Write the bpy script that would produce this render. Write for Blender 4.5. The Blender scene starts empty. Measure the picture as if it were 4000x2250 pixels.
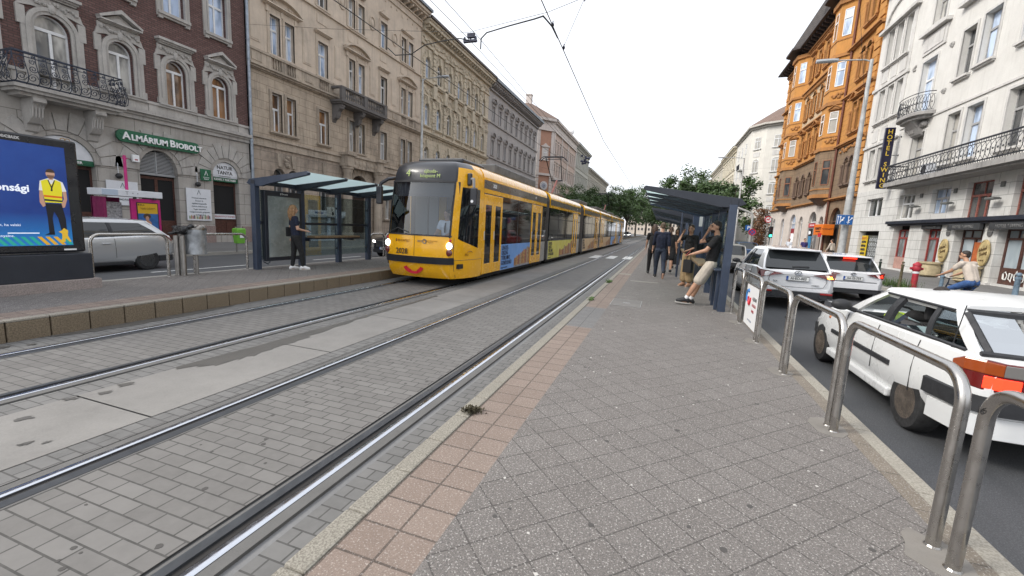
import bpy, bmesh, math, random
from math import sin, cos, pi, radians, atan2, hypot, sqrt, tan
from mathutils import Vector, Matrix, Euler
random.seed(7)
SC = bpy.context.scene
COL = SC.collection

# ------------------------------------------------------------------ mesh builder
class MB:
    def __init__(s):
        s.v = []; s.f = []; s.mi = []; s.cur = 0; s.M = None
    def _v(s, pts):
        n = len(s.v)
        if s.M is not None: pts = [tuple(s.M @ Vector(p)) for p in pts]
        s.v += [tuple(p) for p in pts]; return n
    def face(s, idx):
        s.f.append(tuple(idx)); s.mi.append(s.cur)
    def poly(s, pts):
        n = s._v(pts); s.face(range(n, n+len(pts))); return s
    def box(s, x0, x1, y0, y1, z0, z1):
        if x0 > x1: x0, x1 = x1, x0
        if y0 > y1: y0, y1 = y1, y0
        if z0 > z1: z0, z1 = z1, z0
        n = s._v([(x0,y0,z0),(x1,y0,z0),(x1,y1,z0),(x0,y1,z0),(x0,y0,z1),(x1,y0,z1),(x1,y1,z1),(x0,y1,z1)])
        for q in ((3,2,1,0),(4,5,6,7),(0,1,5,4),(1,2,6,5),(2,3,7,6),(3,0,4,7)): s.face([n+i for i in q])
        return s
    def prism(s, pts, fn, d0, d1):
        """pts: 2D outline; fn(a,b,d)->xyz"""
        n = len(pts)
        a = s._v([fn(p[0],p[1],d0) for p in pts]); b = s._v([fn(p[0],p[1],d1) for p in pts])
        s.face([a+i for i in range(n)][::-1]); s.face([b+i for i in range(n)])
        for i in range(n):
            j = (i+1) % n; s.face((a+i, a+j, b+j, b+i))
        return s
    def xz(s, pts, y0, y1): return s.prism(pts, lambda a,b,d:(a,d,b), y0, y1)
    def yz(s, pts, x0, x1): return s.prism(pts, lambda a,b,d:(d,a,b), x0, x1)
    def xy(s, pts, z0, z1): return s.prism(pts, lambda a,b,d:(a,b,d), z0, z1)
    def rings(s, R, closed=True, cap=True):
        n = len(R[0]); ids = [s._v(r) for r in R]
        for k in range(len(R)-1):
            a, b = ids[k], ids[k+1]
            for i in range(n if closed else n-1):
                j = (i+1) % n; s.face((a+i, a+j, b+j, b+i))
        if cap and closed:
            s.face([ids[0]+i for i in range(n)][::-1]); s.face([ids[-1]+i for i in range(n)])
        return s
    def tube(s, path, r, n=8, cap=True, closed=False, flat=1.0):
        P = [Vector(p) for p in path]; m = len(P)
        rr = r if isinstance(r, (list, tuple)) else [r]*m
        R = []; u = None
        for i in range(m):
            if closed: t = P[(i+1) % m]-P[i-1]
            else: t = P[min(i+1, m-1)]-P[max(i-1, 0)]
            t.normalize()
            if u is None:
                u = Vector((0,0,1)) if abs(t.z) < .9 else Vector((1,0,0))
            u = u - t*u.dot(t); u.normalize(); w = t.cross(u)
            k = 1.0
            if 0 < i < m-1 or closed:
                a = (P[i]-P[i-1]).normalized(); c = max(.5, a.dot(t)); k = 1/c
            R.append([P[i]+(u*cos(2*pi*j/n)*k*flat+w*sin(2*pi*j/n)*(k if abs(k-1)<.3 else 1))*rr[i] for j in range(n)])
        if closed: R.append(R[0])
        return s.rings(R, True, cap and not closed)
    def lathe(s, c, prof, n=16, axis='z'):
        R = []
        for (r, h) in prof:
            ring = []
            for j in range(n):
                a = 2*pi*j/n
                p = (r*cos(a), r*sin(a), h)
                if axis == 'x': p = (h, r*cos(a), r*sin(a))
                elif axis == 'y': p = (r*sin(a), h, r*cos(a))
                ring.append((c[0]+p[0], c[1]+p[1], c[2]+p[2]))
            R.append(ring)
        return s.rings(R)
    def ell(s, c, r, n=12, m=8, R=None):
        c = Vector(c); rings = []
        for i in range(m+1):
            t = -pi/2+pi*i/m; k = max(cos(t), .02)
            ring = []
            for j in range(n):
                a = 2*pi*j/n
                p = Vector((r[0]*k*cos(a), r[1]*k*sin(a), r[2]*sin(t)))
                if R is not None: p = R @ p
                ring.append(c+p)
            rings.append(ring)
        return s.rings(rings)
    def mesh(s, name, mats, smooth=None):
        me = bpy.data.meshes.new(name)
        me.from_pydata(s.v, [], s.f)
        if not isinstance(mats, (list, tuple)): mats = [mats]
        for m in mats: me.materials.append(m)
        if len(mats) > 1: me.polygons.foreach_set('material_index', s.mi)
        bm = bmesh.new(); bm.from_mesh(me)
        bmesh.ops.recalc_face_normals(bm, faces=bm.faces)
        bm.to_mesh(me); bm.free()
        if smooth is not None:
            me.polygons.foreach_set('use_smooth', [True]*len(me.polygons))
            if smooth < 180:
                me.set_sharp_from_angle(angle=radians(smooth))
        me.update()
        return me
    def mark(s):
        if not hasattr(s, 'mk'): s.mk = []
        s.mk.append((len(s.v), len(s.f))); return s
    def buildg(s, name, mats, parent=None, **k):
        e = s.mk+[(len(s.v), len(s.f))]
        for (a, f), (b, g) in zip(e, e[1:]):
            q = MB(); q.v = s.v[a:b]; q.f = [tuple(i-a for i in t) for t in s.f[f:g]]; q.mi = s.mi[f:g]
            if q.f: q.build(name, mats, parent, **k)
    def build(s, name, mats, parent=None, smooth=None, loc=None, rot=None, bevel=0, bseg=2):
        o = bpy.data.objects.new(name, s.mesh(name, mats, smooth)); COL.objects.link(o)
        if parent is not None: o.parent = parent
        if loc is not None: o.location = loc
        if rot is not None: o.rotation_euler = rot
        if bevel:
            b = o.modifiers.new('bevel', 'BEVEL'); b.width = bevel; b.segments = bseg; b.limit_method = 'ANGLE'; b.angle_limit = radians(40)
            b.harden_normals = False
        return o

def link(name, me, parent=None, loc=None, rot=None):
    o = bpy.data.objects.new(name, me); COL.objects.link(o)
    if parent is not None: o.parent = parent
    if loc is not None: o.location = loc
    if rot is not None: o.rotation_euler = rot
    return o
def empty(name, loc=(0,0,0), rz=0.0):
    o = bpy.data.objects.new(name, None); COL.objects.link(o)
    o.location = loc; o.rotation_euler = (0,0,rz); o.empty_display_size = .2
    return o
def tag(o, label, cat, group=None):
    o['label'] = label; o['category'] = cat
    if group: o['group'] = group
    return o
def thing(name, label, cat, loc=(0,0,0), rz=0.0, group=None):
    return tag(empty(name, loc, rz), label, cat, group)
def struct(o):
    o['kind'] = 'structure'; return o
def dup(root, loc, rz=None, label=None, group=None):
    r = root.copy(); COL.objects.link(r); r.location = loc
    if rz is not None: r.rotation_euler = (0,0,rz)
    if label: r['label'] = label
    if group: r['group'] = group
    for ch in list(root.children):
        c = ch.copy(); COL.objects.link(c); c.parent = r
        for g in list(ch.children):
            d = g.copy(); COL.objects.link(d); d.parent = c
    return r
def evalmesh(o, name, keep_mats=True):
    """apply the modifiers of o into a new mesh"""
    dg = bpy.context.evaluated_depsgraph_get(); dg.update()
    e = o.evaluated_get(dg)
    me = bpy.data.meshes.new_from_object(e, preserve_all_data_layers=False, depsgraph=dg)
    me.name = name
    o.modifiers.clear(); o.data = me
    return me

# ------------------------------------------------------------------ materials
MATS = {}
def _nt(name):
    m = bpy.data.materials.new(name); m.use_nodes = True
    nt = m.node_tree; b = nt.nodes['Principled BSDF']
    return m, nt, b
def _n(nt, t, **kw):
    n = nt.nodes.new(t)
    for k, v in kw.items():
        if k in n.inputs: n.inputs[k].default_value = v
        else: setattr(n, k, v)
    return n
def col4(c): return (c[0], c[1], c[2], 1)
def coords(nt, scale=(1,1,1), rot=(0,0,0), loc=(0,0,0), swap=None):
    tc = nt.nodes.new('ShaderNodeTexCoord'); out = tc.outputs['Object']
    if swap:
        sp = nt.nodes.new('ShaderNodeSeparateXYZ'); cb = nt.nodes.new('ShaderNodeCombineXYZ')
        nt.links.new(out, sp.inputs[0])
        for i, a in enumerate(swap):
            if a in 'XYZ': nt.links.new(sp.outputs[a], cb.inputs[i])
        out = cb.outputs[0]
    mp = nt.nodes.new('ShaderNodeMapping')
    mp.inputs['Scale'].default_value = scale; mp.inputs['Rotation'].default_value = rot; mp.inputs['Location'].default_value = loc
    nt.links.new(out, mp.inputs['Vector'])
    return mp.outputs[0]
def noise(nt, vec, scale, detail=4, rough=.55, lo=.35, hi=.65):
    n = _n(nt, 'ShaderNodeTexNoise', Scale=scale, Detail=detail, Roughness=rough)
    nt.links.new(vec, n.inputs['Vector'])
    r = nt.nodes.new('ShaderNodeMapRange'); r.inputs['From Min'].default_value = lo; r.inputs['From Max'].default_value = hi
    nt.links.new(n.outputs['Fac'], r.inputs['Value'])
    return r.outputs[0]
def mixc(nt, fac, a, b, mode='MIX'):
    m = nt.nodes.new('ShaderNodeMix'); m.data_type = 'RGBA'; m.blend_type = mode
    for sock, val in ((m.inputs[0], fac), (m.inputs[6], a), (m.inputs[7], b)):
        if hasattr(val, 'is_linked') or hasattr(val, 'links'): nt.links.new(val, sock)
        elif isinstance(val, (int, float)): sock.default_value = val
        else: sock.default_value = col4(val)
    return m.outputs[2]
def mul(nt, a, k):
    m = nt.nodes.new('ShaderNodeMath'); m.operation = 'MULTIPLY'
    nt.links.new(a, m.inputs[0])
    if isinstance(k, (int, float)): m.inputs[1].default_value = k
    else: nt.links.new(k, m.inputs[1])
    return m.outputs[0]
def bump(nt, b, h, strength=.3, dist=.01):
    n = _n(nt, 'ShaderNodeBump', Strength=strength, Distance=dist)
    nt.links.new(h, n.inputs['Height']); nt.links.new(n.outputs[0], b.inputs['Normal'])

def plain(name, c, rough=.5, metal=0.0, var=.0, vs=8, coat=0.0, spec=.5, bmp=0.0, bs=60, alpha=1.0):
    if name in MATS: return MATS[name]
    m, nt, b = _nt(name)
    b.inputs['Base Color'].default_value = col4(c); b.inputs['Roughness'].default_value = rough
    b.inputs['Metallic'].default_value = metal; b.inputs['Coat Weight'].default_value = coat
    b.inputs['Specular IOR Level'].default_value = spec; b.inputs['Coat Roughness'].default_value = .05
    if var or bmp:
        v = coords(nt)
        if var:
            f = noise(nt, v, vs, 5, .6)
            nt.links.new(mixc(nt, f, tuple(x*(1-var) for x in c), tuple(min(1, x*(1+var)) for x in c)), b.inputs['Base Color'])
            r2 = noise(nt, v, vs*2.3, 4); mr = nt.nodes.new('ShaderNodeMapRange')
            mr.inputs['To Min'].default_value = max(.02, rough-.1); mr.inputs['To Max'].default_value = min(1, rough+.1)
            nt.links.new(r2, mr.inputs['Value']); nt.links.new(mr.outputs[0], b.inputs['Roughness'])
        if bmp: bump(nt, b, noise(nt, v, bs, 3), bmp, .01)
    MATS[name] = m; return m

def plaster(name, c, dirt=(.08,.07,.06), amt=.5, streak=.5, var=.15, rough=.9, bmp=.25, courses=0, bands=None):
    """stained plaster or stone; coursed joints when courses>0 (local x along the wall, z up)"""
    if name in MATS: return MATS[name]
    m, nt, b = _nt(name); b.inputs['Roughness'].default_value = rough
    v = coords(nt)
    f1 = noise(nt, v, 1.3, 6, .65, .3, .7)
    cc = mixc(nt, f1, tuple(x*(1-var) for x in c), tuple(min(.95, x*(1+var)) for x in c))
    # blotches of grime
    f2 = noise(nt, v, .55, 8, .72, .5, .78)
    cc = mixc(nt, mul(nt, f2, amt), cc, dirt)
    # vertical streaks
    v2 = coords(nt, (5.5, 5.5, .35))
    f3 = noise(nt, v2, 1.0, 5, .6, .52, .8)
    cc = mixc(nt, mul(nt, f3, streak), cc, dirt)
    f4 = noise(nt, v, 22, 4, .6, .35, .7)
    cc = mixc(nt, mul(nt, f4, .13), cc, dirt)
    if courses:
        v3 = coords(nt, swap='XZ0')
        br = _n(nt, 'ShaderNodeTexBrick', Scale=1.0, **{'Mortar Size': .012, 'Brick Width': courses*2.6, 'Row Height': courses, 'Mortar Smooth': .3})
        nt.links.new(v3, br.inputs['Vector'])
        cc = mixc(nt, mul(nt, br.outputs['Fac'], .75), cc, tuple(x*.25 for x in c))
        bump(nt, b, br.outputs['Fac'], -.6, .03)
    elif bmp: bump(nt, b, f4, bmp, .01)
    nt.links.new(cc, b.inputs['Base Color'])
    MATS[name] = m; return m

def brick(name, c1, c2, mortar, w, h, ms, off=.5, swap='XZ0', rot=0, loc=(0,0,0), rough=.85, var=.25, bmp=.5, speck=0.0, speckc=(.02,.02,.02), sq=1, grime=.25, light=None):
    if name in MATS: return MATS[name]
    m, nt, b = _nt(name); b.inputs['Roughness'].default_value = rough
    v3 = coords(nt, rot=(0,0,rot), loc=loc, swap=swap)
    br = _n(nt, 'ShaderNodeTexBrick', Scale=1.0, offset=off, **{'Mortar Size': ms, 'Brick Width': w, 'Row Height': h, 'Mortar Smooth': .2, 'Bias': 0.0,
        'Color1': col4(c1), 'Color2': col4(c2), 'Mortar': col4(mortar)})
    nt.links.new(v3, br.inputs['Vector'])
    v = coords(nt)
    f1 = noise(nt, v, .8, 6, .7, .3, .7)
    cc = mixc(nt, mul(nt, f1, grime), br.outputs['Color'], tuple(x*.55 for x in c1))
    f5 = noise(nt, v, 9, 5, .7, .3, .75)
    cc = mixc(nt, mul(nt, f5, var), cc, light or tuple(min(.9, x*1.5) for x in c2))
    h_ = br.outputs['Fac']
    if speck:
        n = _n(nt, 'ShaderNodeTexNoise', Scale=170.0, Detail=2.0, Roughness=.6); nt.links.new(v, n.inputs['Vector'])
        r = nt.nodes.new('ShaderNodeMapRange'); r.inputs['From Min'].default_value = .48; r.inputs['From Max'].default_value = .56
        nt.links.new(n.outputs['Fac'], r.inputs['Value'])
        cc = mixc(nt, mul(nt, r.outputs[0], speck), cc, speckc)
        n2 = _n(nt, 'ShaderNodeTexNoise', Scale=95.0, Detail=2.0, Roughness=.6); nt.links.new(v, n2.inputs['Vector'])
        r2 = nt.nodes.new('ShaderNodeMapRange'); r2.inputs['From Min'].default_value = .58; r2.inputs['From Max'].default_value = .66
        nt.links.new(n2.outputs['Fac'], r2.inputs['Value'])
        cc = mixc(nt, mul(nt, r2.outputs[0], speck*.6), cc, (.75,.72,.68))
    # dark spots and gum
    vo = _n(nt, 'ShaderNodeTexNoise', Scale=2.3, Detail=8.0, Roughness=.75); nt.links.new(v, vo.inputs['Vector'])
    r3 = nt.nodes.new('ShaderNodeMapRange'); r3.inputs['From Min'].default_value = .62; r3.inputs['From Max'].default_value = .72
    nt.links.new(vo.outputs['Fac'], r3.inputs['Value'])
    cc = mixc(nt, mul(nt, r3.outputs[0], grime), cc, tuple(x*.35 for x in c1))
    nt.links.new(cc, b.inputs['Base Color'])
    if bmp: bump(nt, b, h_, -bmp, .006)
    MATS[name] = m; return m

def asphalt(name, c=(.055,.057,.06), speck=.5, rough=.8, patch=.35):
    if name in MATS: return MATS[name]
    m, nt, b = _nt(name); b.inputs['Roughness'].default_value = rough
    v = coords(nt)
    f1 = noise(nt, v, .35, 6, .65, .3, .7)
    cc = mixc(nt, mul(nt, f1, patch), c, tuple(x*1.7 for x in c))
    f2 = noise(nt, v, 120, 2, .6, .5, .62)
    cc = mixc(nt, mul(nt, f2, speck), cc, tuple(x*2.6 for x in c))
    v2 = coords(nt, (3, .25, 1))
    f3 = noise(nt, v2, 1, 5, .6, .5, .75)
    cc = mixc(nt, mul(nt, f3, .4), cc, tuple(x*.55 for x in c))
    nt.links.new(cc, b.inputs['Base Color'])
    bump(nt, b, f2, .25, .004)
    MATS[name] = m; return m

def concrete(name, c, scale=1.0, rough=.85, dirt=.5, dc=None):
    if name in MATS: return MATS[name]
    m, nt, b = _nt(name); b.inputs['Roughness'].default_value = rough
    v = coords(nt)
    f1 = noise(nt, v, 1.1*scale, 7, .7, .3, .72)
    cc = mixc(nt, f1, tuple(x*.8 for x in c), tuple(min(.9, x*1.12) for x in c))
    f2 = noise(nt, v, .7*scale, 9, .8, .56, .74)
    cc = mixc(nt, mul(nt, f2, dirt), cc, dc or tuple(x*.4 for x in c))
    f3 = noise(nt, v, 60*scale, 3, .6, .35, .7)
    cc = mixc(nt, mul(nt, f3, .18), cc, tuple(x*.5 for x in c))
    nt.links.new(cc, b.inputs['Base Color'])
    bump(nt, b, f3, .15, .004)
    MATS[name] = m; return m

def granite(name, c, dark=(.05,.045,.04), amt=.6, scale=120, rough=.75):
    if name in MATS: return MATS[name]
    m, nt, b = _nt(name); b.inputs['Roughness'].default_value = rough
    v = coords(nt)
    f = noise(nt, v, scale, 3, .65, .42, .6)
    cc = mixc(nt, mul(nt, f, amt), c, dark)
    f2 = noise(nt, v, 1.7, 7, .75, .45, .75)
    cc = mixc(nt, mul(nt, f2, .35), cc, tuple(x*.45 for x in c))
    nt.links.new(cc, b.inputs['Base Color']); bump(nt, b, f, .3, .004)
    MATS[name] = m; return m

def glass(name, tint=(.6,.65,.68), trans=.6, rough=.02, refl=1.0):
    """thin window glass: transparent + fresnel mirror"""
    if name in MATS: return MATS[name]
    m, nt, b = _nt(name); nt.nodes.remove(b)
    out = nt.nodes['Material Output']
    tr = _n(nt, 'ShaderNodeBsdfTransparent'); tr.inputs[0].default_value = col4(tuple(x*trans for x in tint))
    gl = _n(nt, 'ShaderNodeBsdfGlossy', Roughness=rough); gl.inputs[0].default_value = (.9,.93,.95,1)
    fr = _n(nt, 'ShaderNodeFresnel', IOR=1.55)
    k = nt.nodes.new('ShaderNodeMath'); k.operation = 'MULTIPLY_ADD'; k.use_clamp = True
    k.inputs[1].default_value = refl; k.inputs[2].default_value = .06*refl
    nt.links.new(fr.outputs[0], k.inputs[0])
    mx = nt.nodes.new('ShaderNodeMixShader'); nt.links.new(k.outputs[0], mx.inputs[0])
    nt.links.new(tr.outputs[0], mx.inputs[1]); nt.links.new(gl.outputs[0], mx.inputs[2]); nt.links.new(mx.outputs[0], out.inputs[0])
    MATS[name] = m; return m

def pane(name, c, c2=None, scale=.9, refl=.6, stripes=0):
    """glazing of a far room: blind or curtain tones, or a painted sky reflection, behind glossy glass (local coordinates)"""
    if name in MATS: return MATS[name]
    m, nt, b = _nt(name); b.inputs['Roughness'].default_value = .06
    b.inputs['Specular IOR Level'].default_value = refl; b.inputs['Coat Weight'].default_value = .6; b.inputs['Coat Roughness'].default_value = .03
    v = coords(nt, (1, 1, .35))
    ob = nt.nodes.new('ShaderNodeObjectInfo')
    cb = nt.nodes.new('ShaderNodeVectorMath'); cb.operation = 'ADD'
    sc = nt.nodes.new('ShaderNodeVectorMath'); sc.operation = 'SCALE'; sc.inputs['Scale'].default_value = 9.0
    nt.links.new(ob.outputs['Location'], sc.inputs[0]); nt.links.new(v, cb.inputs[0]); nt.links.new(sc.outputs[0], cb.inputs[1])
    f = noise(nt, cb.outputs[0], scale*2.2, 3, .5, .42, .58)
    cc = mixc(nt, f, c, c2 or tuple(x*.35 for x in c))
    if stripes:
        w = _n(nt, 'ShaderNodeTexWave', Scale=stripes, bands_direction='Z'); nt.links.new(coords(nt), w.inputs['Vector'])
        cc = mixc(nt, mul(nt, w.outputs['Fac'], .55), cc, tuple(x*.5 for x in c))
    nt.links.new(cc, b.inputs['Base Color'])
    MATS[name] = m; return m

def emit(name, c, strength=1.0):
    if name in MATS: return MATS[name]
    m, nt, b = _nt(name)
    b.inputs['Base Color'].default_value = col4(c); b.inputs['Emission Color'].default_value = col4(c); b.inputs['Emission Strength'].default_value = strength
    b.inputs['Roughness'].default_value = .3
    MATS[name] = m; return m

# ------------------------------------------------------------------ lettering
_TX = {}
def text(body, size, m, parent, loc, rot=(pi/2,0,0), align='CENTER', ext=.004, name='lettering', bold=0.0, squash=1.0, spacing=1.0, line=1.0, shear=0.0):
    cu = bpy.data.curves.new('t', 'FONT'); cu.body = body; cu.size = size; cu.align_x = align; cu.align_y = 'CENTER'
    cu.extrude = ext; cu.offset = bold; cu.space_character = spacing; cu.space_line = line; cu.shear = shear; cu.resolution_u = 2
    o = bpy.data.objects.new('t', cu); COL.objects.link(o)
    dg = bpy.context.evaluated_depsgraph_get(); dg.update()
    me = bpy.data.meshes.new_from_object(o.evaluated_get(dg)); me.name = name
    bpy.data.objects.remove(o); bpy.data.curves.remove(cu)
    me.materials.clear(); me.materials.append(m)
    if squash != 1.0:
        for v in me.vertices: v.co.x *= squash
    return link(name, me, parent, loc, rot)

def textrow(items, m, parent, x0, y, ext=.02, bold=.008, gap=.02):
    x = x0
    for s, sz, z in items:
        o = text(s, sz, m, parent, (x, y, z), align='LEFT', ext=ext, bold=bold); x += max(v.co.x for v in o.data.vertices)+gap
    return x
def arc(cx, cz, r, a0, a1, n, rz=None):
    rz = rz or r
    return [(cx+r*cos(a0+(a1-a0)*i/n), cz+rz*sin(a0+(a1-a0)*i/n)) for i in range(n+1)]
# ================================================================== camera, sky, sun
cam_d = bpy.data.cameras.new('camera'); cam = bpy.data.objects.new('camera', cam_d); COL.objects.link(cam)
cam_d.sensor_width = 36; cam_d.lens = 36*0.8306882/2; cam_d.clip_end = 3000; cam_d.clip_start = .05
def _cam():
    yaw, pitch, roll = radians(-18.825), radians(-8.3504), radians(2.88556)
    F = Vector((sin(yaw)*cos(pitch), cos(yaw)*cos(pitch), sin(pitch)))
    R0 = Vector((cos(yaw), -sin(yaw), 0)); U0 = R0.cross(F)
    R = cos(roll)*R0+sin(roll)*U0; U = -sin(roll)*R0+cos(roll)*U0
    M = Matrix((R, U, -F)).transposed()
    cam.matrix_world = Matrix.Translation((0,0,1.70)) @ M.to_4x4()
_cam(); SC.camera = cam
SUN_EL, SUN_AZ = radians(40), radians(-118)     # azimuth of the sun measured from +Y towards +X
w = bpy.data.worlds.new('World'); SC.world = w; w.use_nodes = True
nt = w.node_tree; bg = nt.nodes['Background']
sky = nt.nodes.new('ShaderNodeTexSky'); sky.sky_type = 'NISHITA'; sky.sun_disc = False
sky.sun_elevation = SUN_EL; sky.sun_rotation = SUN_AZ; sky.air_density = 1.0; sky.dust_density = 6.0; sky.ozone_density = 1.0; sky.altitude = 100
hs = nt.nodes.new('ShaderNodeHueSaturation'); hs.inputs['Saturation'].default_value = .42; hs.inputs['Value'].default_value = 1.0
mx = nt.nodes.new('ShaderNodeMix'); mx.data_type = 'RGBA'; mx.inputs[0].default_value = .62; mx.inputs[7].default_value = (9.0, 9.3, 9.9, 1)
nt.links.new(sky.outputs[0], hs.inputs['Color']); nt.links.new(hs.outputs[0], mx.inputs[6]); nt.links.new(mx.outputs[2], bg.inputs['Color'])
bg.inputs['Strength'].default_value = .12
sd = bpy.data.lights.new('sun', 'SUN'); sun = bpy.data.objects.new('sun', sd); COL.objects.link(sun)
sd.energy = 1.5; sd.angle = radians(16); sd.color = (1, .95, .87)
sun.rotation_euler = Vector((-sin(SUN_AZ)*cos(SUN_EL), -cos(SUN_AZ)*cos(SUN_EL), -sin(SUN_EL))).to_track_quat('-Z', 'Y').to_euler()
SC.view_settings.view_transform = 'Standard'; SC.view_settings.look = 'None'; SC.view_settings.exposure = .70; SC.view_settings.gamma = 1
SC.cycles.max_bounces = 6; SC.cycles.transparent_max_bounces = 12
SC.cycles.use_denoising = True; SC.cycles.sample_clamp_indirect = 6

# ================================================================== ground sheets
def sheet(name, m, x0, x1, y0, y1, z, z2=None, n=1):
    b = MB(); z2 = z if z2 is None else z2
    for i in range(n):
        a, c = y0+(y1-y0)*i/n, y0+(y1-y0)*(i+1)/n
        b.poly([(x0,a,z),(x1,a,z2),(x1,c,z2),(x0,c,z)])
    return struct(b.build(name, m))
YA, YB = -14, 420
ASP_R = asphalt('road_asphalt', (.050,.052,.056)); ASP_L = asphalt('road_asphalt_pale', (.068,.070,.073), .5, .8, .5)
ASP_S = asphalt('pavement_asphalt', (.115,.113,.11), .35, .85, .5)
sheet('ground', asphalt('far_ground', (.09,.09,.09)), -900, 900, -300, 1500, -.30)
RZ, LZ, PR, PL = -.16, -.13, .22, .27       # road right, road left, platform right, platform left
sheet('road', ASP_R, 1.74, 8.72, YA, YB, RZ); sheet('road', ASP_L, -17.4, -10.05, YA, YB, LZ)
sheet('pavement', ASP_S, 8.9, 13.42, YA, YB, -.02, .2); sheet('pavement', ASP_S, -20.52, -17.55, YA, YB, .17, .0)
kg = granite('kerb_granite', (.40,.385,.35), amt=.5, scale=90)
def kerb(name, m, x0, x1, z0, z1, y0=YA, y1=YB, step=.403, gap=.006, near=40, bev=.012):
    """row of kerb stones with open joints"""
    b = MB(); y = y0
    while y < near:
        b.box(x0, x1, y+gap/2, y+step-gap/2, z0, z1); y += step
    b.box(x0, x1, y, y1, z0, z1)
    return struct(b.build(name, m, bevel=bev))
kerb('kerb', kg, 8.72, 8.9, -.3, -.025, step=1.0); kerb('kerb', kg, -17.55, -17.4, -.3, .0, step=1.0)
# track bed -----------------------------------------------------------------
PAV = brick('track_pavers', (.140,.134,.127), (.182,.175,.166), (.045,.043,.04), .205, .1055, .006, .5, 'XY0', 0, (.117,-.082,0), .85, .22, .5, grime=.3)
PAVS = brick('track_edge_pavers', (.135,.133,.129), (.175,.172,.166), (.045,.043,.041), .2, .1055, .006, .33, 'XY0', 0, (.02,-.05,0), .85, .25, .5, grime=.4)
CONC = concrete('track_concrete', (.235,.226,.213), 1.0, .85, .6)
CONCE = concrete('rail_grout', (.135,.132,.127), 2.0, .85, .6)
RX = [-6.755, -5.215, -3.475, -1.945]        # heads of the four rails
sheet('track_bed', concrete('bed_base', (.2,.2,.2)), -7.6, -1.2, YA, YB, -.02)
sheet('track_paving', PAV, -3.30, -2.145, YA, YB, 0.0); sheet('track_paving', PAV, -6.58, -5.36, YA, YB, 0.0)
sheet('track_paving', PAVS, -3.80, -3.60, YA, YB, 0.0); sheet('track_paving', PAVS, -5.06, -4.80, YA, YB, 0.0)
sheet('track_paving', PAVS, -1.76, -1.36, YA, YB, 0.0); sheet('track_paving', PAVS, -7.34, -6.86, YA, YB, 0.0)
for i, x in enumerate((-4.80,)):
    b = MB(); y = YA; k = 0
    while y < 80:
        b.poly([(-4.795,y+.008,.003),(-3.805,y+.008,.003),(-3.805,y+2.012,.003),(-4.795,y+2.012,.003)]); y += 2.02
    b.poly([(-4.795,y,.003),(-3.805,y,.003),(-3.805,YB,.003),(-4.795,YB,.003)])
    struct(b.build('track_concrete_strip', CONC))
steel = plain('rail_steel', (.62,.64,.68), .2, 1.0, .02, 8); steel_d = plain('rail_side_steel', (.075,.08,.088), .5, .5, .1, 6); groove = plain('groove_dirt', (.025,.023,.022), .9)
rail_lab = ['polished steel rail along the foot of the far platform kerb', 'steel rail running under the near flank of the yellow tram',
            'shining steel rail beside the pale concrete strip', 'grooved steel rail closest to the speckled granite kerb and pink tiles']
for k, x in enumerate(RX):
    s = 1 if k in (0, 2) else -1            # side on which the groove lies (towards the track centre)
    t = thing('tram_rail', rail_lab[k], 'rail', (x, 0, 0), group='rails of the two tram tracks')
    b = MB(); b.xz([(-.032,-.02),(.032,-.02),(.032,.006),(.02,.012),(-.02,.012),(-.032,.006)], YA, YB); b.build('rail_head', steel, t, smooth=30)
    b = MB(); b.box(s*.034, s*.082, YA, YB, -.02, -.006); b.build('flange_groove', groove, t)
    b = MB(); b.xz([(s*.084,-.02),(s*.150,-.02),(s*.150,.004),(s*.084,.008)], YA, YB); b.build('guard_lip', steel_d, t)
    b = MB(); b.xz([(-s*.034,-.02),(-s*.034,.003),(-s*.11,.002),(-s*.11,-.02)], YA, YB); b.build('grout_edge', CONCE, t)
    b = MB(); b.box(s*.152, s*.172, YA, YB, -.02, .002); b.build('grout_strip', CONCE, t)
# right platform --------------------------------------------------------------
SPK = brick('platform_slabs', (.158,.143,.132), (.188,.172,.160), (.05,.045,.04), .2055, .2055, .0045, 0.0, 'XY0', pi/4, (.0285,-.051,0), .85, .12, .35, .62, (.075,.07,.068), grime=.35)
PINK = brick('pink_tiles', (.20,.152,.124), (.255,.20,.166), (.055,.043,.035), .207, .2015, .007, 0.0, 'XY0', 0, (.02,.012,0), .85, .15, .4, .4, (.13,.10,.085), grime=.35)
GREYT = brick('grey_tiles', (.15,.148,.146), (.18,.177,.173), (.055,.053,.05), .207, .1008, .006, 0.0, 'XY0', 0, (.02,.012,0), .85, .15, .4, .4, (.09,.09,.09), grime=.3)
KST = granite('platform_kerb_stone', (.31,.29,.245), (.13,.115,.09), .75, 95)
kerb('kerb', KST, -1.395, -1.275, -.05, PR, y0=-6, step=.402)
def strip(name, x0, x1, segs, z):
    for m, a, c in segs: sheet(name, m, x0, x1, a, c, z)
strip('platform_tile_strip', -1.265, -.855, [(PINK, YA, 6.35), (GREYT, 6.35, 8.15), (PINK, 8.15, 15.1), (KST, 15.1, 15.5), (PINK, 15.5, 75)], PR)
sheet('platform', SPK, -.855, 1.50, YA, 75, PR)
PLK = concrete('platform_edge', (.36,.35,.31), 1.5, .85, .5)
sheet('platform_brown_edge', brick('brown_edge_slabs', (.185,.158,.125), (.22,.188,.15), (.06,.05,.04), .5, .41, .006, .3, 'XY0', 0, (0,0,0), .85, .2, .3, .5, (.09,.075,.06), grime=.5), 1.50, 1.615, YA, 75, PR)
kerb('kerb', granite('road_kerb_stone', (.33,.31,.265), (.15,.13,.1), .55, 70), 1.615, 1.74, -.3, PR-.004, y1=75, step=.9)
b = MB(); b.box(-1.26, 1.6, YA, 75, -.25, PR-.01); struct(b.build('platform_body', PLK))
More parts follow.
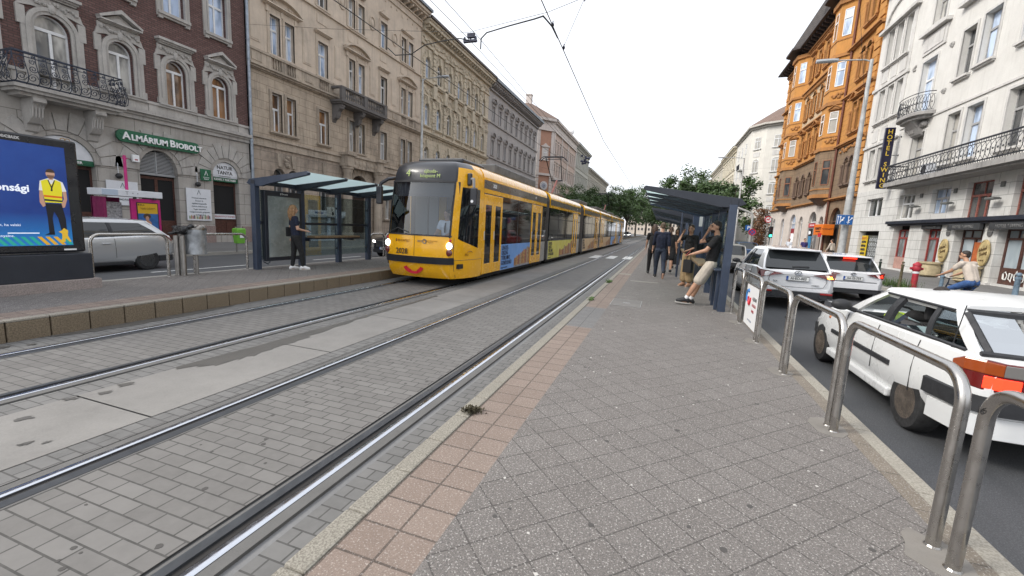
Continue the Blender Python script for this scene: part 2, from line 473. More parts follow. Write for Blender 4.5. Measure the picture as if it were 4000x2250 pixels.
# left platform -----------------------------------------------------------------
KSL = granite('far_kerb_stone', (.21,.165,.11), (.06,.045,.03), .6, 60)
KSLT = granite('far_kerb_top', (.33,.305,.26), (.13,.115,.09), .55, 90)
kerb('kerb', KSL, -7.42, -7.30, -.05, PL-.03, y0=2.725-.403*20, step=.4025, near=46, gap=.012)
kerb('kerb_top', KSLT, -7.42, -7.30, PL-.029, PL, y0=2.725-.403*20, step=.4025, near=46, gap=.008, bev=.008)
strip('platform_tile_strip', -7.83, -7.42, [(PINK, YA, 75)], PL)
sheet('platform', SPK, -9.86, -7.83, YA, 75, PL)
kerb('kerb', kg, -10.05, -9.86, -.3, PL-.004, y1=75, step=1.0)
b = MB(); b.box(-9.87, -7.425, YA, 75, -.25, PL-.01); struct(b.build('platform_body', PLK))
# road markings, stains
wp = plain('road_paint', (.62,.62,.60), .7, 0, .25, 20)
b = MB()
for k in range(0, 40):
    y = -4+k*6.0; b.poly([(-13.63,y,LZ+.004),(-13.51,y,LZ+.004),(-13.51,y+3,LZ+.004),(-13.63,y+3,LZ+.004)])
struct(b.build('lane_marking', wp))
b = MB()
for k in range(0, 40):
    y = -3+k*6.0; b.poly([(5.15,y,RZ+.004),(5.27,y,RZ+.004),(5.27,y+3,RZ+.004),(5.15,y+3,RZ+.004)])
struct(b.build('lane_marking', wp))
b = MB()
for k in range(6):
    x = -6.9+k*.95; b.poly([(x,24.4+k*.5,.008),(x+.5,24.4+k*.5,.008),(x+.5,27.4+k*.5,.008),(x,27.4+k*.5,.008)]) if k > 2 else None
struct(b.build('crossing_marking', wp))
# ================================================================== facade kit  (local frame: x along the wall, y into the house, z up)
WHITE_FR = plain('window_white', (.72,.73,.74), .45, 0, .08, 6); BROWN_FR = plain('window_brown', (.085,.045,.03), .5, 0, .3, 10)
RED_FR = plain('shop_red_paint', (.26,.035,.03), .45, 0, .3, 14); GREY_FR = plain('window_grey', (.33,.33,.33), .5, 0, .15, 8)
P_SKY = pane('pane_sky_reflection', (.56,.68,.88), (.24,.32,.45)); P_DARK = pane('pane_dark', (.035,.04,.045), (.10,.10,.10))  # P_SKY: bright sky reflection painted into the pane colour
P_CURT = pane('pane_curtain', (.50,.49,.46), (.12,.12,.12)); P_BLIND = pane('pane_blind', (.48,.46,.42), (.40,.39,.36), stripes=7, refl=.2)
P_WARM = pane('pane_warm', (.09,.06,.045), (.30,.17,.09)); P_BLIND2 = pane('pane_blind_grey', (.45,.46,.47), (.36,.37,.38), stripes=7, refl=.2)

def wall(mb, x0, x1, z0, z1, holes=(), y=0.0, depth=.22, ztop=None):
    """wall sheet with reveals; hole = (xa,xb,za,zb[,rise]) rise>0: arched head of that height inside zb"""
    xs = sorted({x0, x1, *[h[0] for h in holes], *[h[1] for h in holes]}); zs = sorted({z0, z1, *[h[2] for h in holes], *[h[3] for h in holes]})
    xs = [x for x in xs if x0-1e-6 <= x <= x1+1e-6]; zs = [z for z in zs if z0-1e-6 <= z <= z1+1e-6]
    for i in range(len(xs)-1):
        for j in range(len(zs)-1):
            cx, cz = (xs[i]+xs[i+1])/2, (zs[j]+zs[j+1])/2
            if any(h[0] < cx < h[1] and h[2] < cz < h[3] for h in holes): continue
            mb.poly([(xs[i],y,zs[j]),(xs[i+1],y,zs[j]),(xs[i+1],y,zs[j+1]),(xs[i],y,zs[j+1])])
    for h in holes:
        xa, xb, za, zb = h[:4]; r = h[4] if len(h) > 4 else 0; c = (xa+xb)/2; rx = (xb-xa)/2; sp = zb-r
        if r: top = [(c-rx*cos(pi*k/14), sp+r*sin(pi*k/14)) for k in range(15)]
        else: top = [(xa, zb), (xb, zb)]
        out = [(xa, za)]+top+[(xb, za)]
        for k in range(len(out)):
            a, b = out[k], out[(k+1) % len(out)]
            mb.poly([(a[0],y,a[1]),(b[0],y,b[1]),(b[0],y+depth,b[1]),(a[0],y+depth,a[1])])
        if r:
            for k in range(14):
                a, b = top[k], top[k+1]
                mb.poly([(a[0],y,a[1]),(b[0],y,b[1]),(b[0],y,zb),(a[0],y,zb)])

_WIN = {}
def win_meshes(w, h, arch, cols, transom, fr, tilt=0):
    key = (round(w,3), round(h,3), round(arch,3), cols, transom, fr.name)
    if key in _WIN: return _WIN[key]
    t = .055; m = MB(); sp = h-arch
    m.box(-w/2, -w/2+t, 0, .06, 0, sp); m.box(w/2-t, w/2, 0, .06, 0, sp); m.box(-w/2+t, w/2-t, 0, .06, 0, t)
    if arch:
        o = [(-w/2*cos(pi*k/12), sp+arch*sin(pi*k/12)) for k in range(13)]; i_ = [(-(w/2-t)*cos(pi*k/12), sp+(arch-t)*sin(pi*k/12)) for k in range(13)]
        for k in range(12): m.xz([o[k], o[k+1], i_[k+1], i_[k]], 0, .06)
    else: m.box(-w/2+t, w/2-t, 0, .06, h-t, h)
    zt = h*transom if transom else None
    if arch and transom: zt = sp-.02
    if zt: m.box(-w/2+t, w/2-t, -.02, .06, zt-.05, zt+.05)
    for k in range(1, cols):
        x = -w/2+w*k/cols
        m.box(x-.04, x+.04, -.012, .058, t, (zt-.05) if zt else h-t)
    if zt and not arch and cols > 1 and transom > .6: m.box(-.02, .02, 0, .05, zt+.05, h-t)
    f = m.mesh('window', fr)
    p = MB(); pts = [(-w/2+.02, .02)]+([(-(w/2-.02)*cos(pi*k/12), sp+(arch-.02)*sin(pi*k/12)) for k in range(13)] if arch else [(-w/2+.02, h-.02), (w/2-.02, h-.02)])+[(w/2-.02, .02)]
    p.poly([(a, .035, b) for a, b in pts]); pm = p.mesh('pane', P_SKY)
    _WIN[key] = (f, pm); return _WIN[key]
_PM = {}
def window(root, x, z, w, h, pm, arch=0.0, cols=2, transom=.68, fr=None, sur=None, y=.17, rz=0.0, yy=0.0, name='window'):
    fr = fr or WHITE_FR
    f, p = win_meshes(w, h, arch, cols, transom, fr)
    k = (p.name, pm.name)
    if k not in _PM:
        q = p.copy(); q.materials.clear(); q.materials.append(pm); q.name = 'pane'; _PM[k] = q
    p = _PM[k]
    if rz: loc = (x-y*sin(rz), yy+y*cos(rz), z)
    else: loc = (x, yy+y, z)
    o = link(name, f, root, loc, (0,0,rz) if rz else None)
    link('pane', p, o)
    if sur is not None: link('surround', sur, o, (0,-y,0))
    return o

# stone surrounds, origin = middle of the sill on the wall plane, -y towards the street
def s_frame(m, w, h, t=.14, d=.07, arch=0.0, z0=0.0):
    sp = h-arch
    m.box(-w/2-t, -w/2, -d, .02, z0, sp); m.box(w/2, w/2+t, -d, .02, z0, sp)
    if arch:
        o = [(-(w/2+t)*cos(pi*k/14), sp+(arch+t)*sin(pi*k/14)) for k in range(15)]; i_ = [(-w/2*cos(pi*k/14), sp+arch*sin(pi*k/14)) for k in range(15)]
        for k in range(14): m.xz([o[k], o[k+1], i_[k+1], i_[k]], -d, .02)
    else: m.box(-w/2-t, w/2+t, -d, .02, sp, sp+t)
def s_sill(m, w, e=.16, t=.10, d=.16, z=0.0):
    m.box(-w/2-e, w/2+e, -d, .03, z-t, z); m.box(-w/2-e+.05, w/2+e-.05, -d*.6, .03, z-t*1.7, z-t)
def s_cornice(m, hw, z, t=.16, d=.24):
    m.box(-hw, hw, -d, .02, z+t*.55, z+t); m.box(-hw+.05, hw-.05, -d*.72, .02, z+t*.25, z+t*.55); m.box(-hw+.09, hw-.09, -d*.5, .02, z, z+t*.25)
def s_tri(m, hw, z, rise, d=.26, t=.12):
    s_cornice(m, hw, z, t, d)
    zt = z+t
    for s in (-1, 1):
        m.xz([(s*hw, zt), (s*(hw-.02), zt+.02), (0, zt+rise), (0, zt+rise+t*1.2), (s*(hw+.03), zt+t*.7)], -d, .02) if s > 0 else m.xz([(0, zt+rise), (s*(hw-.02), zt+.02), (s*hw, zt), (s*(hw+.03), zt+t*.7), (0, zt+rise+t*1.2)], -d, .02)
    m.xz([(-hw+.1, zt), (hw-.1, zt), (0, zt+rise-.02)], -.08, .02)
    m.xz([(-hw*.45, zt+.04), (hw*.45, zt+.04), (0, zt+rise*.55)], -.12, -.08)
def s_seg(m, hw, z, rise, d=.26, t=.12):
    s_cornice(m, hw, z, t, d); zt = z+t; R = (hw*hw+rise*rise)/(2*rise); cz = zt+rise-R; a = math.asin(hw/R)
    o = [(R*sin(-a+2*a*k/14)*1.03, cz+(R+t)*cos(-a+2*a*k/14)) for k in range(15)]; i_ = [(R*sin(-a+2*a*k/14), cz+R*cos(-a+2*a*k/14)) for k in range(15)]
    for k in range(14): m.xz([o[k], o[k+1], i_[k+1], i_[k]], -d, .02)
    m.xz([(-hw+.06, zt)]+i_[1:-1]+[(hw-.06, zt)], -.07, .02)
    rnd = random.Random(int(hw*1000))
    for k in range(12):
        x = (rnd.random()*2-1)*hw*.62; zz = zt+.06+rnd.random()*max(.02, rise*.75*(1-(x/hw)**2)-.08)
        m.ell((x, -.09, zz), (.07, .05, .06), 6, 4)
def s_relief(m, x0, x1, z0, z1, seed, n=14, d=.06, r=.06):
    rnd = random.Random(seed)
    for k in range(n):
        x = x0+(x1-x0)*(k+.5)/n+rnd.uniform(-.02,.02); zz = (z0+z1)/2+rnd.uniform(-.3,.3)*(z1-z0); q = r*rnd.uniform(.6,1.15)
        m.ell((x, -d*.4, zz), (q, d, q*rnd.uniform(.6,1.3)), 6, 4)
def s_keystone(m, z0, z1, w0=.12, w1=.2, d=.14): m.xz([(-w0/2,z0),(w0/2,z0),(w1/2,z1),(-w1/2,z1)], -d, .02)

def baluster_row(m, x0, x1, z0, z1, y, r=.055, pitch=.2):
    n = max(1, int((x1-x0)/pitch)); H = z1-z0
    for k in range(n):
        x = x0+(x1-x0)*(k+.5)/n
        m.lathe((x, y, z0), [(r*.9,0),(r*.9,.06*H),(r*.5,.12*H),(r,.36*H),(r*.8,.5*H),(r*.42,.8*H),(r*.75,.9*H),(r*.75,H)], 7)
def dentils(m, x0, x1, z0, z1, d, pitch, wd=.5):
    n = int((x1-x0)/pitch)
    for k in range(n):
        x = x0+(x1-x0)*(k+.5)/n; m.box(x-pitch*wd/2, x+pitch*wd/2, -d, .03, z0, z1)
def modillions(m, x0, x1, z, h, d, pitch, wd=.16):
    n = int((x1-x0)/pitch)
    for k in range(n):
        x = x0+(x1-x0)*(k+.5)/n
        m.yz([(-d, z+h), (-d, z+h*.55), (-d*.55, z+h*.3), (-.06, z), (.03, z), (.03, z+h)], x-wd/2, x+wd/2)
def cornice_run(m, x0, x1, z, prof, ret=True):
    """prof: list of (z_rel0, z_rel1, d) boxes"""
    for a, b, d in prof: m.box(x0-(d if ret else 0)*0, x1, -d, .04, z+a, z+b)
def voussoirs(m, cx, sp, rx, rz, t, n, d=.05, gap=.06, jag=0.0):
    for k in range(n):
        a0 = pi*(k+gap)/n; a1 = pi*(k+1-gap)/n; tt = t*(1+jag*((k+1) % 2))
        p = [(cx-rx*cos(a0), sp+rz*sin(a0)), (cx-rx*cos(a1), sp+rz*sin(a1)), (cx-(rx+tt)*cos(a1), sp+(rz+tt)*sin(a1)), (cx-(rx+tt)*cos(a0), sp+(rz+tt)*sin(a0))]
        m.xz(p, -d, .02)
TILE_R = brick('roof_tiles_brown', (.17,.115,.09), (.21,.145,.115), (.06,.04,.035), .3, .22, .02, .5, 'XZ0', grime=.5)
TILE_D = brick('roof_tiles_dark', (.055,.05,.05), (.075,.065,.06), (.02,.02,.02), .35, .25, .02, .5, 'XZ0', grime=.3)
ZINC = plain('roof_sheet_metal', (.22,.24,.26), .45, .4, .2, 3); GUT = plain('gutter_metal', (.12,.135,.15), .45, .5, .2, 5); BLACKI = plain('black_iron', (.02,.022,.03), .5, .3, .2, 20)
VOID = plain('dark_interior', (.012,.012,.013), .9)
def lbld(name, label, Y0, X=-20.5): return thing(name, label, 'building', (X, Y0, 0), pi/2)
def rbld(name, label, Y1, X=13.4): return thing(name, label, 'building', (X, Y1, 0), -pi/2)
# ================================================================== left row of houses
# ---------- brick corner house with the health-food shop (x = Y + 3)
B = lbld('brick_house', 'dark red brick house with arched windows and a green shop sign on its stone floor', -3.0); q = 3.0; L1 = 19.97
BRK = brick('dark_brick', (.112,.058,.052), (.175,.10,.088), (.050,.042,.04), .23, .083, .012, grime=.35, var=.1, rough=.9)
STN = plaster('grey_stone', (.37,.345,.32), (.10,.095,.09), .4, .45, .15); STNC = plaster('grey_stone_courses', (.40,.375,.345), (.10,.095,.09), .4, .5, .12, courses=.52)
STNT = plaster('grey_stone_trim', (.43,.41,.385), (.09,.085,.08), .5, .55, .15)
first = [-.43, 1.57, 3.57, 5.57, 7.57, 9.6, 11.57, 13.57, 15.55]
holes = []
for Y in first:
    if abs(Y-9.6) < .05: holes.append((Y+q-.48, Y+q+.48, 5.6, 8.02, .48))
    else: holes.append((Y+q-.41, Y+q+.41, 6.08, 7.95, .41))
upper = [-.43, 1.57, 3.57, 5.57, 7.57, 9.6, 11.57, 13.62, 15.55]
h2 = [(Y+q-.44, Y+q+.44, 9.78, 11.7) for Y in upper]; h3 = [(Y+q-.44, Y+q+.44, 13.3, 15.1) for Y in upper]
m = MB(); wall(m, 0, L1, 6.0, 16.6, holes=[h if h[2] > 6 else (h[0],h[1],6.0,h[3],h[4]) for h in holes]+h2+h3); m.build('brick_wall', BRK, B)
gh = [(8.65+q, 10.48+q, .45, 4.08, .9), (11.94+q, 13.42+q, .3, 4.10, .9), (14.99+q, 16.32+q, .5, 4.07, .68), (5.2+q, 6.9+q, .45, 4.08, .85), (2.2+q, 3.9+q, .45, 4.08, .85), (-.8+q, .9+q, .45, 4.08, .85)]
m = MB(); wall(m, 0, L1, -.1, 5.42, gh, depth=.35); m.build('stone_wall', STNC, B)
m = MB(); wall(m, 0, L1, 5.60, 5.999, [(9.6+q-.48, 9.6+q+.48, 5.6, 5.999)], y=-.02)
m.box(0, L1, -.26, .02, 5.46, 5.60); m.box(0, L1, -.16, .02, 5.36, 5.46); m.box(0, L1, -.09, .02, 5.2, 5.36)
for s in ((0, 9.6+q-.8), (9.6+q+.8, L1)): m.box(s[0], s[1], -.10, .02, 5.93, 6.03)
for Y in (10.6, 12.57, 14.56, 16.55, 8.6, 6.6, 4.6): m.box(Y+q-.16, Y+q+.16, -.06, .0, 5.61, 5.93)
m.build('stone_cornice', STNT, B)
m = MB()
for a, b_, sp in ((8.65,10.48,3.18),(11.94,13.42,3.2),(14.99,16.32,3.39),(5.2,6.9,3.23)):
    m.mark(); c = (a+b_)/2+q; r = (b_-a)/2
    voussoirs(m, c, sp, r, 4.08-sp, .16, 1, .07, 0.0); voussoirs(m, c, sp, r+.18, 4.08-sp+.18, .55, 11, .05, .05, .25)
m.buildg('arch_stones', STNT, B)
m = MB()
for a, b_ in ((10.55,11.85),(13.5,14.93),(16.42,16.95),(7.0,8.55)): m.mark(); m.box(a+q-.02, b_+q+.02, -.09, .02, -.1, .96)
m.buildg('plinth', granite('pink_plinth', (.30,.225,.205), (.12,.09,.08), .5, 30), B)
# surrounds
def sur_arch(kind, w=.82, h=1.87):
    m = MB(); s_frame(m, w, h, .10, .06, w/2); s_frame(m, w+.2, h+.1, .12, .10, (w+.2)/2); s_sill(m, w, .35, .06, .14)
    for s in (-1, 1):
        m.box(s*(w/2+.2), s*(w/2+.33), -.07, .02, 0, h-.15); m.box(s*(w/2+.2), s*(w/2+.42), -.078, .02, h-.55, h+.02); m.box(s*(w/2+.2), s*(w/2+.38), -.107, .02, 0, .22)
    for s in (-1, 1): m.xz([(s*(w/2+.42), h+.02), (s*.25, h+.18), (s*(w/2+.30), h+.3), (s*(w/2+.36), h+.1)], -.06, .02)
    m.box(-w/2-.28, w/2+.28, -.053, .02, h+.12, h+.5); s_relief(m, -w/2-.22, w/2+.22, h+.2, h+.46, 5, 15, .1, .085); m.ell((0,-.08,h+.2), (.11,.1,.17), 7, 5)
    if kind == 'tri': s_tri(m, .68, h+.5, .36, .28)
    else: s_cornice(m, .75, h+.52, .22, .3)
    return m.mesh('surround', STNT)
ST, SF = sur_arch('tri'), sur_arch('flat'); SB = sur_arch('flat', .96, 2.42)
pk = [P_DARK, P_SKY, P_CURT, P_DARK, P_CURT, P_CURT, P_CURT, P_WARM, P_WARM]
for k, Y in enumerate(first):
    if abs(Y-9.6) < .05: window(B, Y+q, 5.6, .96, 2.42, P_CURT, .48, 2, .6, sur=SB, name='balcony_door')
    else: window(B, Y+q, 6.08, .82, 1.87, pk[k], .41, 2, .6, sur=(ST if k % 2 == 0 else SF))
m = MB(); s_frame(m, .88, 1.92, .16, .08); s_frame(m, .88, 1.92, .06, .12); s_sill(m, .88, .2, .12, .16)
for s in (-1, 1): m.box(s*.6, s*.66, -.07, .02, -.2, 2.0); m.box(s*.45, s*.62, -.1, .02, -.28, -.12)
s_cornice(m, .75, 2.15, .18, .26); SU = m.mesh('surround', STNT)
for Y in upper: window(B, Y+q, 9.78, .88, 1.92, P_SKY, 0, 2, .66, sur=SU); window(B, Y+q, 13.3, .88, 1.8, P_SKY, 0, 2, .66, sur=SU)
m = MB(); m.box(-.1, L1, -.8, .3, 16.6, 17.0); m.box(-.1, L1, -.5, .3, 16.2, 16.6); m.build('roof_cornice', STNT, B)
m = MB(); m.yz([(-.8,17.0),(9,20.5),(18,17.0)], 0, L1); m.build('roof', TILE_R, B)
m = MB(); m.box(.02, L1-.02, .3, 18, -.1, 16.6); m.build('house_body', VOID, B)
# ironwork balcony on two consoles
m = MB(); x0, x1 = 8.1+q, 11.1+q
m.box(x0, x1, -.95, .02, 5.28, 5.38); m.box(x0+.06, x1-.06, -.86, .02, 5.18, 5.28); m.box(x0+.2, x1-.2, -.7, .02, 5.08, 5.18); m.build('balcony_slab', STNT, B)
for xc in (8.78+q, 10.42+q):
    m = MB(); m.yz([(.02,5.08),(-.72,5.08),(-.74,4.95),(-.6,4.86),(-.5,4.7),(-.46,4.45),(-.34,4.3),(-.2,4.25),(-.12,4.05),(.02,3.98)], xc-.17, xc+.17)
    for k in range(4): m.tube([(xc-.12+.08*k,-.7,5.0),(xc-.12+.08*k,-.55,4.8),(xc-.12+.08*k,-.49,4.5),(xc-.12+.08*k,-.3,4.3)], .03, 5)
    m.build('console', STNT, B, bevel=.02)
IRON = plain('blue_black_iron', (.03,.038,.06), .45, .4, .3, 20)
m = MB(); zt = 6.36; zb = 5.40
path = [(x0+.05,0,0),(x0+.05,-.9,0),(x1-.05,-.9,0),(x1-.05,0,0)]
m.tube([(p[0],p[1],zt) for p in path], .022, 6); m.tube([(p[0],p[1],zb+.03) for p in path], .015, 6); m.tube([(p[0],p[1],zt-.13) for p in path], .009, 5)
def scroll(m, org, u, r, sgn=1, turns=1.6, n=16, th=.011):
    pts = []
    for k in range(n+1):
        t = k/n; a = sgn*2*pi*turns*t; rr = r*(1-.8*t)
        off = .16*max(0, sin(pi*min(1, (zt-(org[2]+rr*sin(a)))/(zt-zb))))
        pts.append((org[0]+u[0]*rr*cos(a)+u[2]*off, org[1]+u[1]*rr*cos(a)+u[3]*off, org[2]+rr*sin(a)))
    m.tube(pts, th, 4, cap=False)
def rail_run(m, p0, p1, nrm, n):
    for k in range(n+1):
        x = p0[0]+(p1[0]-p0[0])*k/n; y = p0[1]+(p1[1]-p0[1])*k/n
        m.tube([(x+nrm[0]*o, y+nrm[1]*o, z) for o, z in ((0,zt),(.02,zt-.25),(.10,zb+.5),(.17,zb+.28),(.13,zb+.08),(0,zb))], .012, 4, cap=False)
    ux, uy = (p1[0]-p0[0]), (p1[1]-p0[1]); l = hypot(ux, uy); ux /= l; uy /= l
    for k in range(n):
        t = (k+.5)/n; x = p0[0]+(p1[0]-p0[0])*t; y = p0[1]+(p1[1]-p0[1])*t; s = 1 if k % 2 else -1
        scroll(m, (x,y,zb+.2), (ux,uy,nrm[0],nrm[1]), .13, s); scroll(m, (x,y,zb+.47), (ux,uy,nrm[0],nrm[1]), .11, -s); scroll(m, (x,y,zb+.68), (ux,uy,nrm[0],nrm[1]), .085, s); scroll(m, (x+ux*.06,y+uy*.06,zb+.85), (ux,uy,nrm[0],nrm[1]), .05, s)
rail_run(m, path[1], path[2], (0,-1), 11); rail_run(m, path[0], path[1], (-1,0), 4); rail_run(m, path[2], path[3], (1,0), 4)
m.build('balcony_railing', IRON, B)
# shop fronts
SHOP = plain('shop_dark_wood', (.075,.030,.022), .45, 0, .35, 12)
def shopfront(root, xa, xb, z0, zt, mat_f, pm, door=True, y=.28, panel=.95):
    m = MB(); w_ = xb-xa; t = .07
    m.box(xa, xa+t, y, y+.08, z0, zt); m.box(xb-t, xb, y, y+.08, z0, zt); m.box(xa+t, xb-t, y, y+.08, zt-.16, zt); m.box(xa+t, xb-t, y-.02, y+.08, z0, z0+panel)
    n = 2 if door else 1
    for k in range(1, n): m.box(xa+w_*k/n-.06, xa+w_*k/n+.06, y-.01, y+.08, z0+panel, zt-.16)
    for k in range(2):
        c = xa+w_*(k+.5)/2; m.box(c-w_*.18, c+w_*.18, y-.045, y-.02, z0+.15, z0+panel-.15)
    f = m.build('shop_front', mat_f, root, bevel=.006)
    m = MB(); m.poly([(xa+t,y+.05,z0+panel),(xb-t,y+.05,z0+panel),(xb-t,y+.05,zt-.16),(xa+t,y+.05,zt-.16)]); m.build('pane', pm, f)
    return f
shop_in = pane('shop_interior', (.03,.024,.02), (.20,.14,.08), 4.5)
shopfront(B, 8.65+q, 10.48+q, .45, 3.14, SHOP, shop_in); shopfront(B, 11.94+q, 13.42+q, .3, 3.05, SHOP, shop_in, panel=.85); shopfront(B, 14.99+q, 16.32+q, .5, 3.09, SHOP, shop_in, door=False, panel=.8)
shopfront(B, 5.2+q, 6.9+q, .45, 3.14, SHOP, shop_in)
m = MB(); c = 12.68+q
for k in range(16):
    z = 3.12+k*.058; hw = .72*sqrt(max(0, 1-((z-3.2)/.9)**2)) if z > 3.2 else .72
    if hw > .06: m.box(c-hw, c+hw, .20, .25, z, z+.03)
m.box(c-.02, c+.02, .18, .26, 3.08, 4.05); m.box(c-.74, c+.74, .18, .28, 3.05, 3.12)
m.build('louvre_vent', plain('louvre_grey', (.36,.37,.38), .5), B)
m = MB(); m.poly([(c-.74,.27,3.0),(c+.74,.27,3.0),(c+.74,.27,4.1),(c-.74,.27,4.1)]); m.build('louvre_back', VOID, B)
# downpipe at the party wall
m = MB(); m.tube([(L1+.03,-.16,-.0),(L1+.03,-.16,16.3)], .075, 10)
for z in (1.3,3.2,5.3,5.9,7.5,9.3,10.2,12,14): m.tube([(L1+.03,-.16,z),(L1+.03,-.16,z+.06)], .092, 10)
tag(m.build('downpipe', plain('downpipe_zinc', (.29,.33,.38), .45, .5, .2, 4), None, smooth=40, loc=(-20.5,-3.0,0), rot=(0,0,pi/2)), 'pale blue grey zinc downpipe between the brick house and the sooty plaster house', 'downpipe')
# signs on the brick house: local wall coordinates through a helper
def onwall_l(name, label, cat, Y, z, d=.0, group=None): return thing(name, label, cat, (-20.5+d, Y, z), pi/2, group)
GRN = plain('sign_green', (.012,.115,.058), .35, 0, .05, 5); WHT = plain('sign_white', (.80,.81,.82), .4); WHT2 = plain('sign_white_dull', (.66,.68,.72), .45, 0, .05, 4); BLK = plain('sign_black', (.02,.02,.022), .5); LETW = plain('letter_white', (.82,.83,.84), .4)
t = onwall_l('shop_sign', 'long green pill-shaped sign with raised white letters above the louvred shop door', 'sign', 12.72, 4.44, .10)
m = MB(); hw, r = 1.6, .235
m.xz(arc(hw-r,0,r,-pi/2,pi/2,10)+arc(-hw+r,0,r,pi/2,1.5*pi,10), -.1, 0); m.build('sign_board', GRN, t, bevel=.01)
textrow([('A',.40,-.005),('LMÁRIUM',.315,-.03)], LETW, t, -1.42, -.12); textrow([('B',.40,-.005),('IOBOLT',.315,-.03)], LETW, t, .30, -.12)
def lunette(Y, r, sp, rz, z0, label, lines, zl, sz, band):
    t = onwall_l('lunette_sign', label, 'sign', Y, 0, -.12)
    m = MB(); m.xz([(-r*cos(pi*k/20), sp+rz*sin(pi*k/20)) for k in range(21)][::-1]+[(-r,z0+.2),(r,z0+.2)], -.04, 0); m.build('sign_board', WHT2, t)
    m = MB(); m.xz([(-r,z0),(r,z0),(r,z0+.2),(-r,z0+.2)], -.045, 0); m.build('green_band', GRN, t)
    for i, s in enumerate(lines): text(s, sz, BLK, t, (0,-.045,zl-i*sz*1.02), bold=.004)
    if len(lines) > 1: mm = MB(); mm.box(-.3,.3,-.045,-.04,zl-sz*1.75,zl-sz*1.68); mm.build('underline', BLK, t)
    text(band, .135, LETW, t, (0,-.05,z0+.1), bold=.003)
    return t
lunette(15.655, .655, 3.39, .66, 3.11, 'white half-round sign with black two-line name over the window by the downpipe', ['NATUR','TANYA'], 3.78, .235, 'KIEMELT PARTNER')
t = lunette(9.565, .90, 3.18, .88, 3.10, 'large white half-round sign with golden ornament, partly behind the poster cabinet', [], 3.6, .2, 'KIEMELT PARTNER')
m = MB()
for k in range(6): a = k*pi/3; m.tube([(.12+.12*cos(a)+.07*cos(b_),-.05,3.86+.09*sin(a)+.05*sin(b_)) for b_ in [2*pi*i/10 for i in range(11)]], .012, 5)
m.build('ornament', plain('sign_gold', (.55,.36,.15), .5), t)
def poster(name, label, Y, z, w_, h_, lines, size=.07, z0=.3):
    t = onwall_l(name, label, 'sign', Y, z, .05)
    m = MB(); m.box(-w_/2,w_/2,-.03,0,-h_/2,h_/2); m.build('board', WHT2, t, bevel=.004)
    m = MB(); m.tube([(-.07,-.035,h_/2-.26),(0,-.035,h_/2-.08),(.07,-.035,h_/2-.26)], .01, 5); mm = m.build('emblem', plain('sign_ink', (.12,.15,.17), .5), t)
    for i, s in enumerate(lines): text(s, size, MATS['sign_ink'], t, (0,-.034,z0-i*size*1.5), ext=.002, bold=.001)
    return t
t = poster('wall_poster', 'tall white wall poster with lines of text above a row of product shapes', 14.23, 1.93, 1.12, 1.46, ['Prémium vitaminok','Étrend- és','táplálék-kiegészítők','Reform élelmiszerek','Vegán termékek','Gyógynövények, gyógyteák','Gyógyvizek'], .085)
rnd = random.Random(3)
for i in range(14):
    m = MB(); x = -.46+i*.07; hh = rnd.uniform(.10,.19); m.box(x-.022,x+.022,-.034,-.03,-.66,-.66+hh); m.box(x-.01,x+.01,-.034,-.03,-.66+hh,-.63+hh); m.build('product_shape', plain('prod%d' % (i % 5), [(.1,.2,.06),(.35,.2,.06),(.3,.05,.04),(.05,.04,.03),(.5,.45,.3)][i % 5], .5), t)
poster('wall_poster', 'white poster above the magenta telephone kiosk, with grey peaked emblem', 11.25, 2.2, 1.06, .95, ['Gyógyító','Természet','NYOMDÁSZAT'], .1, .05)
t = onwall_l('projecting_sign', 'small square green hanging sign with white peaked emblem beside the half-round shop sign', 'sign', 14.58, 3.32, .08)
m = MB(); m.box(-.24,.24,-.05,0,-.26,.26); m.build('sign_board', GRN, t, bevel=.008)
m = MB(); m.tube([(-.07,-.055,-.02),(0,-.055,.18),(.07,-.055,-.02)], .013, 5); m.build('emblem', LETW, t); text('Almárium\nBiobolt', .075, LETW, t, (0,-.054,-.15), ext=.002)
t = onwall_l('window_banner', 'narrow white banner low in the right shop window, reading that the shop has opened', 'banner', 15.62, 1.42, -.21); m = MB(); m.box(-.58,.58,-.02,0,-.11,.11); m.build('banner_strip', WHT2, t); text('MEGNYITOTTUNK!', .125, plain('ink_red', (.35,.03,.04), .5), t, (0,-.024,0), ext=.002)
t = onwall_l('alarm_box', 'small white alarm box with red mark beside the magenta pole on the stone wall', 'alarm box', 11.72, 3.62, .12); m = MB(); m.box(-.12,.12,-.1,0,-.14,.14); m.build('case', WHT, t, bevel=.015); m = MB(); m.box(-.05,.05,-.104,-.1,-.08,-.03); m.build('red_mark', MATS['ink_red'], t)
for Y, lb in ((11.15, 'round black wall lamp on the stone pier left of the shop door'), (14.2, 'round black wall lamp above the tall white poster')):
    t = onwall_l('wall_lamp', lb, 'lamp', Y, 2.86, .05, 'round wall lamps of the shop'); m = MB(); m.ell((0,-.06,0), (.12,.1,.11), 12, 8); m.build('lamp_body', BLK, t, smooth=60); m = MB(); m.tube([(0,-.02,.1),(0,-.02,.45),(.0,.0,.5)], .014, 6); m.build('conduit', WHT2, t)
